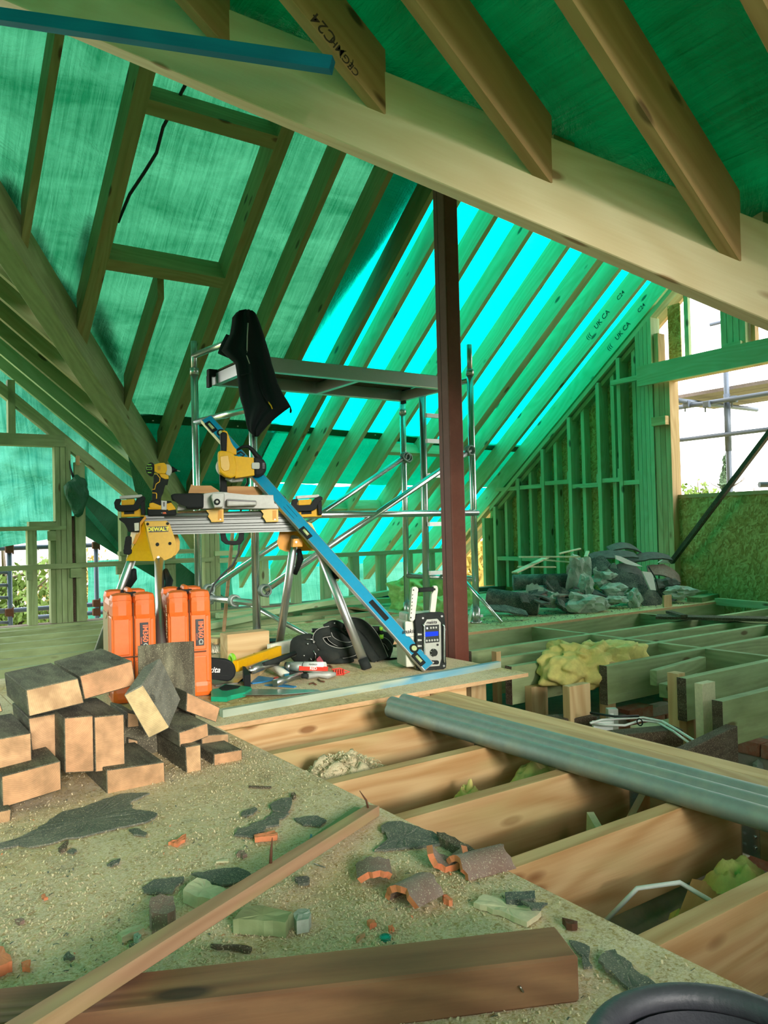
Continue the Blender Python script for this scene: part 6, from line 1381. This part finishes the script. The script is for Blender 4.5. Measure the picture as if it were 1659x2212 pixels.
def shavings(name, region, count, z, size, mat, label, seed=1):
    rd = random.Random(seed); m = MB(); k = 0
    while k < count:
        x, y, s_ = region(rd)
        if x is None: continue
        zz = z(x, y) if callable(z) else z
        a_ = rd.uniform(0, 6.28); l = size*rd.uniform(.4, 1.5)*s_; w_ = l*rd.uniform(.15, .4); d = V((math.cos(a_), math.sin(a_), 0)); n_ = V((-d.y, d.x, 0)); p = V((x, y, zz+rd.uniform(.0, .003)))
        q = p+d*l*.5+V((0, 0, l*rd.uniform(.05, .45))); r = p+d*l+V((0, 0, l*rd.uniform(0, .3)))
        m._add([p, p+n_*w_, q+n_*w_, q, r, r+n_*w_], [(0, 1, 2, 3), (3, 2, 5, 4)]); k += 1
    o = m.build(name, mat, None, None, False, False); return tag(o, label=label, cat='shavings', kind='stuff')
def reg1(rd):
    x, y = rd.uniform(-.4, 1.14), rd.uniform(.45, 2.7)
    dn = noise.noise(V((x*2.2, y*2.2, 4)))+.35*noise.noise(V((x*7, y*7, 1)))
    if rd.random() > .5+dn*1.4: return None, None, None
    return x, y, 1
shavings('wood_shavings', reg1, 26000, .0, .0066, 'wood_shaving', 'pale wood shavings scattered over the front deck', 1)
shavings('dark_crumbs', reg1, 1300, .0, .007, 'felt_underlay', 'dark crumbs scattered over the front deck', 5)
shavings('orange_crumbs', reg1, 260, .0, .006, 'clay_tile', 'orange clay crumbs scattered over the front deck', 6)
def reg2(rd):
    u = rd.gauss(0, .12), rd.gauss(0, .10); c = rd.choice(((.72, 1.42), (.55, 1.55), (.78, 1.2), (.35, 1.05), (.95, 1.3), (.6, 1.15), (1.02, 2.2)))
    x, y = c[0]+u[0], c[1]+u[1]; return (x, y, .9) if x < 1.14 else (None, None, None)
shavings('wood_shavings', reg2, 14000, .001, .0055, 'wood_shaving', 'thick drift of sawdust shavings around the tile pieces', 8)
def reg3(rd):
    x, y = rd.uniform(1.2, 2.7), rd.uniform(2.85, 4.2); return x, y, .8
shavings('wood_shavings', reg3, 1800, .0, .006, 'wood_shaving', 'thin shavings on the deck around the tools', 9)
md = mound('sawdust_heap', (1.35, 2.235, -.20), .22, .155, .175, 'sawdust', 'heap of sawdust between two joists', 'sawdust', 3, kind='stuff')
shavings('wood_shavings', lambda rd: (lambda a_, r: (1.35+.21*r*math.cos(a_), 2.235+.14*r*math.sin(a_), 1.3))(rd.uniform(0, 6.28), rd.random()**.5), 1500, lambda x, y: -.192+.18*max(0, 1-((x-1.35)/.22)**2-((y-2.235)/.155)**2)**.8, .010, 'wood_shaving', 'coarse shavings covering the sawdust heap', 10)
bx('debris_board', (.9, 2.07, -.225), (1.9, 2.40, -.198), 'old_timber', None, 0, label='old board under the sawdust heap between joists', cat='board')

# ------------------------------------------------------------------ joist bays: insulation, rubble, cable
mound('insulation_tuft', (1.88, 1.87, -.17), .16, .10, .12, 'glass_wool', 'yellow glass wool tuft in the joist bay under the pipes', 'insulation', 5, rough=.14)
mound('insulation_tuft', (1.60, 1.90, -.15), .06, .05, .07, 'glass_wool', 'little wool tuft beside the larger one in the bay', 'insulation', 6)
mound('rubble_bed', (1.7, 1.47, -.33), .55, .17, .10, 'plaster_ceiling', 'dusty plaster rubble at the bottom of the middle bay', 'rubble', 7, kind='stuff')
mound('rubble_bed', (1.70, 1.08, -.30), .62, .17, .11, 'plaster_ceiling', 'dusty plaster rubble at the bottom of the near bay', 'rubble', 8, kind='stuff')
mound('insulation_tuft', (1.80, 1.12, -.26), .13, .12, .15, 'glass_wool', 'dusty yellow wool lump in the near bay', 'insulation', 9, rough=.14)
for i, (a, b, w_, h__, mt, lb) in enumerate((((1.74, 1.42, -.15), (2.02, 1.56, -.13), .02, .10, 'offcut_orange', 'orange brown offcut standing in the middle bay'),
    ((1.67, 1.42, -.17), (1.75, 1.55, -.14), .02, .10, 'splinter_wood', 'short pale offcut next to the orange brown one'),
    ((1.42, 1.0, -.20), (1.75, 1.15, -.17), .12, .03, 'offcut_orange', 'pink brown board end lying in the near bay'),
    ((1.20, 1.04, -.22), (1.36, .99, -.12), .14, .012, 'rusty_iron', 'dark rusty plate leaning in the near bay'))):
    bar('bay_offcut', a, b, w_, h__, mt, None, label=lb, cat='offcut')
m = MB(); m.tube([(1.40, 1.21, -.17), (1.46, 1.16, -.09), (1.53, 1.10, -.075), (1.59, 1.06, -.12), (1.60, 1.02, -.18)], .0055, 8); tag(m.build('white_cable', 'white_cable', None, None, True), label='white cable looping in the near bay', cat='cable')
m = MB(); m.tube([(1.62, 1.53, -.24), (1.66, 1.48, -.23)], [.022, .022], 12); tag(m.build('pipe_stub', 'dull_galvanised'), label='short grey pipe stub in the middle bay', cat='pipe')
rd = random.Random(21)
def rock(name, c, r, mat, seed, sc=(1, 1, 1), sub=2, amp=.35, par=None, rot=None, **tags):
    m = MB(); m.sphere((0, 0, 0), r, (1, 1, 1), sub)
    for v in m.bm.verts:
        k = 1+amp*noise.noise(v.co.normalized()*1.8+V((seed*3.3, 0, 0)))*1.6+amp*.3*noise.noise(v.co.normalized()*5+V((seed, 0, 0)))
        v.co *= k; v.co = V((v.co.x*sc[0], v.co.y*sc[1], v.co.z*sc[2]))
    for f in m.bm.faces: f.smooth = False
    M = Matrix.Translation(V(c)) @ (rot.to_4x4() if rot is not None else Matrix.Rotation(seed*1.7, 4, 'Z'))
    return tag(m.build(name, mat, par, M), **tags)
for k in range(26):
    x, y = rd.uniform(1.25, 2.1), rd.choice((1.45, 1.06, 1.1, 1.5))+rd.uniform(-.12, .10)
    rock('rubble_piece', (x, y, -.22+rd.uniform(0, .03)), rd.uniform(.012, .032), rd.choice(('mortar_rubble', 'dark_rubble', 'clay_tile', 'glass_wool')), k, sub=1, label='small lump of plaster rubble in the joist bays', cat='rubble', group='plaster rubble in the joist bays')

# ------------------------------------------------------------------ pit on the right: brick walls, old timbers, posts, cables
pit = thing('wall_pit', (0, 0, 0), 0, 'old brick walls in the pit below the right joists', None, None, 'structure')
BMESH = {}
def brick(c, d, ax=0, var=0):
    key = (ax, var % 4)
    if key not in BMESH:
        m = MB(); rd2 = random.Random(var % 4+10*ax); m.box((0, 0, 0), d, bev=.004)
        for v in m.bm.verts: v.co += V((rd2.uniform(-.002, .002), rd2.uniform(-.002, .002), rd2.uniform(-.002, .002)))
        o = m.build('brick', 'brick_clay', pit, Matrix.Translation(V(c))); BMESH[key] = o.data; return o
    o = bpy.data.objects.new('brick', BMESH[key]); COL.objects.link(o); setw(o, Matrix.Translation(V(c)), pit); return o
rd = random.Random(4); k = 0
for r_ in range(8):
    z = -.90+r_*.076; off = .11*(r_ % 2)
    for c_ in range(8):
        if r_ > 5 and rd.random() < .4: continue
        brick((3.62+rd.uniform(-.008, .008), .75+off+c_*.226, z), (.102, .214, .065), 1, k); k += 1
    for c_ in range(8):
        if r_ > 6 and rd.random() < .5: continue
        brick((2.75+off+c_*.226, 2.98+rd.uniform(-.008, .008), z), (.214, .102, .065), 0, k); k += 1
bx('mortar_bed', (3.585, .6, -.95), (3.665, 2.55, -.36), 'mortar', pit, 1); bx('mortar_bed', (2.62, 2.945, -.95), (4.6, 3.02, -.36), 'mortar', pit, 0)
for k in range(16): rock('mortar_lump', (3.57, rd.uniform(.9, 2.4), rd.uniform(-.8, -.35)), rd.uniform(.02, .05), 'mortar_rubble', k, (.5, 1, 1), 1, par=pit)
for nm, a, b, w_, h_, mt, lb in (
    ('old_timber', (2.30, 2.92, -.26), (3.0, 2.62, -.26), .10, .12, 'old_timber', 'dark old timber under the trimmer near the post'),
    ('old_timber', (2.45, 2.42, -.25), (3.05, 2.18, -.25), .09, .13, 'old_timber', 'dark old timber behind the white cables'),
    ('old_timber', (2.55, 1.85, -.22), (3.10, 1.95, -.22), .05, .16, 'old_timber', 'short dark joist end in the pit below the cables'),
    ('old_timber', (2.75, 2.75, -.42), (3.5, 2.35, -.42), .10, .14, 'old_timber', 'deep old timber at the bottom of the pit'),
    ('old_timber', (3.25, 1.2, -.45), (3.40, 2.6, -.45), .10, .12, 'old_timber', 'old timber lying along the brick wall in the pit'),
    ('timber_offcut', (3.42, 2.52, -.13), (3.80, 2.56, -.13), .05, .07, 'pine_treated_green_lit', 'offcut wedged beside the middle right joist'),
    ('timber_offcut', (3.45, 2.60, -.08), (4.0, 2.68, -.08), .04, .08, 'pine_treated_green_lit', 'longer offcut behind the wedged one'),
    ('splintered_board', (3.2, 2.50, -.29), (3.95, 2.35, -.27), .14, .02, 'splinter_wood', 'split pale board lying in the pit under the offcuts')):
    bar(nm, a, b, w_, h_, mt, None, bev=.003, label=lb, cat='timber')
for (x0, x1, yt, yb, zt, dpt, mt, lb, ref) in ((1230, 1275, 1484, 1572, -.045, .045, 'pine_pale', 'short upright post with a dark knot just beyond the pipes', 2.62),
    (1311, 1328, 1433, 1592, -.018, .06, 'pine_pale', 'tall thin upright post at the end of the third right joist', 2.80),
    (1464, 1480, 1456, 1600, -.018, .06, 'pine_pale', 'thin upright post at the end of the fourth right joist', 2.34),
    (1148, 1183, 1485, 1545, -.22, .05, 'pine_pale', 'short upright block below the insulation', 3.02),
    (1018, 1050, 1478, 1505, -.22, .05, 'pine_pale', 'stub post below the deck corner', 3.1),
    (997, 1012, 1374, 1420, -.02, .05, 'pine_treated_green_lit', 'upright post just right of the steel post foot', 3.75),
    (1072, 1082, 1408, 1480, -.02, .04, 'pine_pale', 'thin post at the end of the first right joist', 3.30),
    (1517, 1545, 1478, 1545, -.06, .04, 'splinter_wood', 'pale block between the last two right joists', 2.12),
    (1498, 1517, 1540, 1600, -.22, .05, 'stick_timber', 'brown prop under the fourth right joist', 2.30)):
    a, b = py(x0, yt, ref), py(x1, yt, ref)
    bx('prop_post', (a.x, ref, -.9), (b.x, ref+dpt, a.z), mt, None, 2, .002, label=lb, cat='post')
t = thing('socket_box', (3.0, 2.50, -.20), R(-30), 'grey cable socket box hanging in the pit behind the short post', 'socket box')
m = MB(); m.box((0, 0, 0), (.05, .04, .10), bev=.006); m.build('body', 'grey_plastic', t); m = MB(); m.box((-.008, -.0215, .0), (.016, .002, .06)); m.build('sticker', 'white_paint', t)
t = thing('junction_box', (2.86, 2.44, -.20), R(-35), 'pale flat junction box beside the short upright post', 'junction box'); m = MB(); m.box((0, 0, 0), (.09, .03, .045), bev=.004); m.build('body', 'white_paint', t)
for i, (pts, z, mt, lb) in enumerate((([(1275, 1562), (1300, 1555), (1350, 1552), (1390, 1550), (1430, 1558), (1460, 1575), (1500, 1600), (1512, 1612)], -.17, 'white_cable', 'upper white cable of the bundle in the pit'),
    ([(1278, 1563), (1310, 1566), (1350, 1567), (1385, 1556), (1420, 1560), (1455, 1580), (1490, 1606)], -.18, 'white_cable', 'lower white cable of the bundle in the pit'),
    ([(1330, 1586), (1350, 1579), (1370, 1585), (1365, 1592)], -.20, 'white_cable', 'curled white cable end below the bundle'),
    ([(1275, 1540), (1330, 1548), (1380, 1547)], -.15, 'black_cable', 'black cable tie behind the white bundle'),
    ([(1560, 1600), (1600, 1592), (1660, 1582)], -.25, 'black_cable', 'thin dark rod against the pit brickwork'))):
    m = MB(); m.tube([pz(x, y, z) for x, y in pts], .0055, 7); tag(m.build('pit_cable', mt, None, None, True), label=lb, cat='cable')
m = MB(); m.ring(pz(1382, 1560, -.17), .015, .003, 'x', 12, 5); tag(m.build('cable_clip', 'black_plastic'), label='black clip round the white cable bundle', cat='clip')
m = MB(); m.box(pz(1560, 1530, -.10)+V((-.02, -.0, 0)), (.001, .06, .05)); tag(m.build('paper_tag', 'white_paint'), label='torn white tag on the painted joist end', cat='tag')
mound('insulation_tuft', (3.62, 1.60, -.30), .12, .10, .22, 'glass_wool', 'yellow wool block at the right edge of the pit', 'insulation', 15)
# glass wool slab lying over the right joists
def wool(name, c, d, mat, label, seed, rz=0.0, amp=.03):
    m = MB(); M = Matrix.Rotation(rz, 3, 'Z'); q = bmesh.ops.create_cube(m.bm, size=1.0); bmesh.ops.subdivide_edges(m.bm, edges=m.bm.edges[:], cuts=20, use_grid_fill=True)
    for v in m.bm.verts:
        u = V((v.co.x*2, v.co.y*2, v.co.z*2)); rr2 = u.copy(); L4 = (abs(u.x)**4+abs(u.y)**4+abs(u.z)**4)**.25 or 1; rr2 = u/L4*max(abs(u.x), abs(u.y), abs(u.z))
        p = V((rr2.x*d[0]/2, rr2.y*d[1]/2, rr2.z*d[2]/2)); n_ = p.normalized()
        v.co = M @ (p+n_*amp*(noise.noise(p*7+V((seed, 0, 0)))*1.8+noise.noise(p*22+V((0, seed, 0)))*1.3))
    for f in m.bm.faces: f.smooth = True
    return tag(m.build(name, mat, None, Matrix.Translation(V(c)), True), label=label, cat='insulation')
wool('insulation_slab', (3.40, 2.955, -.035), (.66, .27, .19), 'glass_wool', 'yellow glass wool slab lying on the right joists', 3, R(-2), .045)

# ------------------------------------------------------------------ far deck: debris heap, wool, boards
wool('insulation_heap', (4.45, 5.75, .10), (.75, .45, .34), 'glass_wool_green', 'green yellow insulation heap behind the steel post', 7, 0, .05)
wool('insulation_heap', (4.15, 5.35, .03), (.40, .25, .16), 'glass_wool_green', 'small insulation tuft at the tower foot', 9, 0, .04)
Pq = lambda q: (1000+q[0]*.3014, 1170+q[1]*.3014)
def pile_at(q, yy): return py(*Pq(q), yy)
def roll_(a, b, r, yy, label, y2=None):
    p, q = pile_at(a, yy), pile_at(b, y2 or yy); m = MB(); m.cyl(p, q, r, n=20)
    for e in [v for v in m.bm.verts]: e.co += V((noise.noise(e.co*8), noise.noise(e.co*8+V((3, 0, 0))), noise.noise(e.co*8+V((0, 5, 0)))))*.02
    o = m.build('felt_roll', 'felt_roll', None, None, True); tag(o, label=label, cat='roll')
    m = MB(); m.cyl(q, q+(q-p).normalized()*.012, r*.86, r*.6, 14); m.build('core', 'mortar_rubble', o, Matrix.Identity(4)); return o
roll_((170, 410), (540, 460), .082, 4.85, 'large dark felt covered roll at the front left of the heap', 4.55); roll_((360, 290), (740, 285), .07, 5.0, 'second dark roll resting behind the first one', 4.75); roll_((560, 430), (680, 430), .05, 4.75, 'short roll end between the big roll and the mortar lumps', 4.6)
rocks = [((830, 250), .13, (.75, .5, 1.25), 4.65, 'mortar_rubble', 'tall mortar slab standing in the middle of the heap'), ((880, 320), .08, (.7, .6, 1.1), 4.5, 'mortar_rubble', 'speckled mortar slab leaning on the tall one'),
 ((850, 440), .115, (1.5, .7, .75), 4.42, 'mortar_rubble', 'broad mortar lump at the front of the heap'), ((950, 440), .08, (1.2, .7, .7), 4.40, 'mortar_rubble', 'rounded mortar lump right of the broad one'),
 ((1010, 260), .09, (1.2, .7, .9), 4.6, 'mortar_rubble', 'rough mortar lump above the centre of the heap'), ((1070, 350), .085, (1.2, .7, .7), 4.5, 'mortar_rubble', 'layered mortar lump in the centre of the heap'), ((1090, 420), .07, (1.4, .7, .5), 4.42, 'mortar_rubble', 'flat mortar lump under the layered one'),
 ((1225, 420), .075, (.75, .6, 1.2), 4.36, 'mortar_rubble', 'upright grey stone at the front right of the heap'), ((1550, 360), .09, (1.5, .8, .6), 4.3, 'mortar_rubble', 'pale crumpled lump at the right end of the heap'), ((640, 420), .07, (1, .7, .9), 4.55, 'mortar_rubble', 'round mortar end beside the short roll'), ((1420, 330), .10, (1.3, .7, .9), 4.45, 'dark_rubble', 'dark lump at the right of the heap')]
for i, (q, r, sc, yy, mt, lb) in enumerate(rocks): rock('rubble_rock', pile_at(q, yy), r, mt, i+40, sc, 3, .45, label=lb, cat='rubble', rot=Euler((0, 0, R(-30))).to_matrix())
rd = random.Random(12)
def slate(c, l, w_, eul, mat, label, grp=None, nm='slate_piece', seed=0, bend=.0):
    m = MB(); n = 7; top = []
    r2 = random.Random(seed)
    for i in range(n+1):
        u = -1+2*i/n; top.append((u*l/2, (w_/2)*(1-.3*abs(u)**3)*r2.uniform(.75, 1.05), -(w_/2)*(1-.3*abs(u)**3)*r2.uniform(.75, 1.05), bend*(1-u*u)))
    vs = []
    for (x, a_, b_, z) in top: vs += [V((x, a_, z)), V((x, b_, z)), V((x, b_, z-.014)), V((x, a_, z-.014))]
    fs = [(0, 1, 2, 3), (n*4+3, n*4+2, n*4+1, n*4)]
    for i in range(n):
        for k in range(4): fs.append((i*4+k, (i+1)*4+k, (i+1)*4+(k+1) % 4, i*4+(k+1) % 4))
    m._add(vs, fs); M = Matrix.Translation(V(c)) @ Euler(eul).to_matrix().to_4x4()
    return tag(m.build(nm, mat, None, M), label=label, cat='rubble', group=grp)
for i, (q, l, w_, e, yy, bend, mt, lb) in enumerate((((1160, 60), .34, .12, (.5, .1, -.3), 4.75, .05, 'dark_rubble', 'curled dark slate on the very top of the heap'), ((1080, 100), .45, .14, (.5, .0, -.4), 4.7, .02, 'dark_rubble', 'long dark slate under the top one'),
  ((1340, 125), .40, .13, (.5, -.05, -.5), 4.6, .04, 'dark_rubble', 'dark curved slate at the top right of the heap'), ((1180, 280), .42, .18, (1.0, .35, -.5), 4.5, .02, 'felt_roll', 'large grey felt sheet draped on the heap'), ((1330, 400), .26, .2, (1.2, .6, -.5), 4.38, .01, 'felt_roll', 'grey felt sheet hanging at the front right of the heap'),
  ((1200, 210), .25, .12, (.8, .3, -.4), 4.6, .03, 'dark_rubble', 'dark rounded slate above the draped felt'), ((960, 170), .22, .16, (.9, -.4, -.4), 4.65, .02, 'felt_roll', 'felt flap at the top left of the dark slates'), ((740, 450), .18, .14, (1.1, .5, -.4), 4.45, 0, 'dark_rubble', 'black tile shard between the lumps'),
  ((1440, 230), .32, .16, (.8, .3, -.5), 4.5, .04, 'tile_weathered', 'brown tile at the right top of the heap'), ((330, 490), .3, .12, (.4, .2, -.4), 4.45, .01, 'felt_roll', 'felt flap under the large roll'))):
    slate(pile_at(q, yy), l, w_, e, mt, lb, seed=i, bend=bend)
for k in range(46):
    u, v = rd.random(), rd.random(); q = (430+u*1150, 520-v*330*(1-abs(u-.5)*.9)-30); yy = 4.42+v*.35+rd.uniform(-.05, .05)
    c = pile_at(q, yy); c.z = max(.02, c.z)
    slate(c, rd.uniform(.10, .26), rd.uniform(.07, .14), (rd.uniform(-.2, 1.2), rd.uniform(-.6, .6), rd.uniform(-1, 1)), rd.choice(('dark_rubble', 'dark_rubble', 'felt_roll', 'mortar_rubble', 'tile_weathered')), 'broken slate or tile shard inside the rubble heap by the wall', 'shards in the rubble heap', 'slate_shard', k, rd.uniform(0, .03))
for i, (a, b, y0, y1, w_, lb) in enumerate((((410, 110), (830, 108), 4.8, 4.6, .06, 'long pale lath on top left of the heap'), ((370, 222), (600, 112), 4.6, 4.9, .05, 'pale lath sticking out to the left of the heap'), ((400, 180), (660, 182), 4.75, 4.65, .04, 'short pale lath above the second roll'),
  ((560, 130), (800, 150), 4.85, 4.7, .07, 'broad pale splintered lath on the heap'), ((690, 85), (840, 50), 4.8, 4.85, .02, 'thin splinter pointing up from the heap'), ((880, 110), (895, 70), 4.65, 4.68, .03, 'small stake on top of the mortar slab'))):
    bar('lath', pile_at(a, y0), pile_at(b, y1), w_, .012, 'splinter_wood', None, label=lb, cat='lath')
for pts, yy, mt, lb in (([(1095, 98), (1130, 105), (1290, 178), (1240, 175), (1170, 160), (1100, 125)], 4.45, 'white_paint', 'pale torn sheet strip across the top of the heap'), ([(1285, 212), (1360, 222), (1385, 350), (1345, 345)], 4.33, 'white_paint', 'pale blue torn strip hanging down the heap'), ([(1370, 95), (1480, 100), (1487, 155), (1400, 150), (1440, 125)], 4.7, 'white_paint', 'white board corner at the top right of the heap')):
    P_ = [pile_at(q, yy+.0003*i) for i, q in enumerate(pts)]; n = len(P_); m = MB(); o3 = V((0, .012, 0)); m._add(P_+[p+o3 for p in P_], [tuple(range(n)), tuple(range(2*n-1, n-1, -1))]+[(i, i+n, (i+1) % n+n, (i+1) % n) for i in range(n)])
    tag(m.build('torn_strip', mt), label=lb, cat='strip')
a, b = pile_at((1425, 385), 4.2), pile_at((1485, 510), 4.2)
bx('board_offcut', (a.x, 4.18, b.z), (b.x, 4.195, a.z), 'pine_pale', None, 2, label='yellow board stub standing at the front of the heap', cat='offcut')
m = MB(); m.tube([pile_at(q, 4.25) for q in ((1330, 180), (1380, 260), (1400, 340), (1430, 390))], .006, 6); tag(m.build('dark_wire', 'black_cable'), label='wire bending down from the heap to the board stub', cat='wire')
shavings('debris_dust', lambda rd: (rd.uniform(3.9, 6.3), rd.uniform(4.2, 4.7), 1.2), 900, .0, .012, 'dark_rubble', 'crumbs on the deck below the rubble heap', 14)
# boards on the right joists and by the wall
bar('dark_board', pz(1418, 1332, .01), pz(1700, 1338, .01), .16, .02, 'old_timber', None, label='dark flat board lying across the right joists', cat='board')
bar('timber_offcut', pz(1445, 1322, .03), pz(1478, 1331, .03), .05, .02, 'old_timber', None, label='small dark block on the flat dark board', cat='offcut')
bar('timber_length', pz(1548, 1299, .0), pz(1700, 1312, .0), .05, .06, 'stud_timber', None, label='green timber lying along the strand board wall', cat='timber')
bar('timber_offcut', pz(1500, 1296, .02), pz(1548, 1285, .02), .13, .045, 'pine_treated_green_lit', None, label='flat offcut at the right end of the far deck', cat='offcut')
bar('timber_offcut', pz(1480, 1284, .05), pz(1520, 1280, .05), .09, .04, 'pine_treated_green_lit', None, label='smaller offcut stacked beside the heap', cat='offcut')
# planks beyond the tower
for i, (a, b, z, w_, lb) in enumerate((((425, 1357), (742, 1293), .03, .09, 'long plank lying diagonally behind the tower feet'), ((470, 1330), (900, 1287), .02, .08, 'second long plank parallel to the eaves wall'), ((560, 1325), (840, 1280), .08, .09, 'plank lying on top of the far joists'),
    ((690, 1305), (960, 1290), .05, .07, 'thin plank beyond the spirit level'))):
    bar('plank', pz(*a, z), pz(*b, z), w_, .045, 'stud_timber', None, label=lb, cat='plank', bev=.002)
p, q = pz(793, 1348, .0), pz(882, 1342, .0); bar('timber_offcut', p, q, .10, .05, 'pine_treated_green_lit', None, zo=0, label='flat timber lying behind the spirit level', cat='offcut')
for i, (a, b, w_, lb) in enumerate((((432, 1388), (545, 1382), .10, 'flat board under the broom'), ((430, 1374), (600, 1362), .14, 'wide flat board behind the pine block'), ((560, 1378), (600, 1376), .05, 'short dark board right of the pine block'))):
    bar('flat_board', pz(*a, .01), pz(*b, .01), w_, .018, 'pine_treated_green_lit', None, zo=0.5, label=lb, cat='board')
m = MB(); c = pz(852, 1286, .05)
vs = []; 
for j in range(9):
    for i in range(13):
        u, v = i/12-.5, j/8-.5; vs.append(c+V((.824*u*.36+.0*v, -.566*u*.36+v*.22, .03*(1-4*v*v)*(1-4*u*u)+.03*noise.noise(V((u*9, v*9, 3))))))
m._add(vs, [(j*13+i, j*13+i+1, (j+1)*13+i+1, (j+1)*13+i) for j in range(8) for i in range(12)]); tag(m.build('blue_bag', 'blue_sheeting', None, None, True), label='blue checked bag lying on the far planks', cat='bag')
for i, (a, b) in enumerate((((1000, 1340), (1032, 1300)), ((1005, 1330), (1030, 1322)), ((1012, 1345), (1022, 1305)), ((998, 1318), (1034, 1312)))):
    bar('lath_scrap', pz(*a, .02+.01*i), pz(*b, .05), .02, .008, 'splinter_wood', None, label='thin lath scrap lying at the tower foot left of the rolls', cat='lath', group='lath scraps at the tower foot')
# stamped lettering on rafters
def stamp(body, p, X, Zn, size, **kw):
    o = text('stamped_mark', body, size, frame(p, X, Zn), 'stamp_ink', ceiling, .0002, bold=.0004); return o
y_ = 2.109-.0475
RX = V((1, 0, -T)).normalized()
for (px_, py_, b_, s_) in ((700, 62, 'C24', .075), (728, 100, 'MH', .05), (748, 128, '(G)', .05), (764, 150, 'CE', .045)):
    q = hit(px_, py_, (0, 1, 0), y_-.0472)
    stamp(b_, q, -RX*1.0, V((0, -1, 0)), s_*.75)
RX2 = V((0, -1, T)).normalized()
for xr, (ax_, ay_) in ((6.37-.048, (1300, 690)), (6.75-.048, (1345, 715))):
    q = hit(ax_, ay_, (1, 0, 0), xr-.001); stamp('UK CA', q, RX2, V((-1, 0, 0)), .075); 
    stamp('C24', q+RX2*.30, RX2, V((-1, 0, 0)), .06); stamp('(((', q-RX2*.22, RX2, V((-1, 0, 0)), .07)
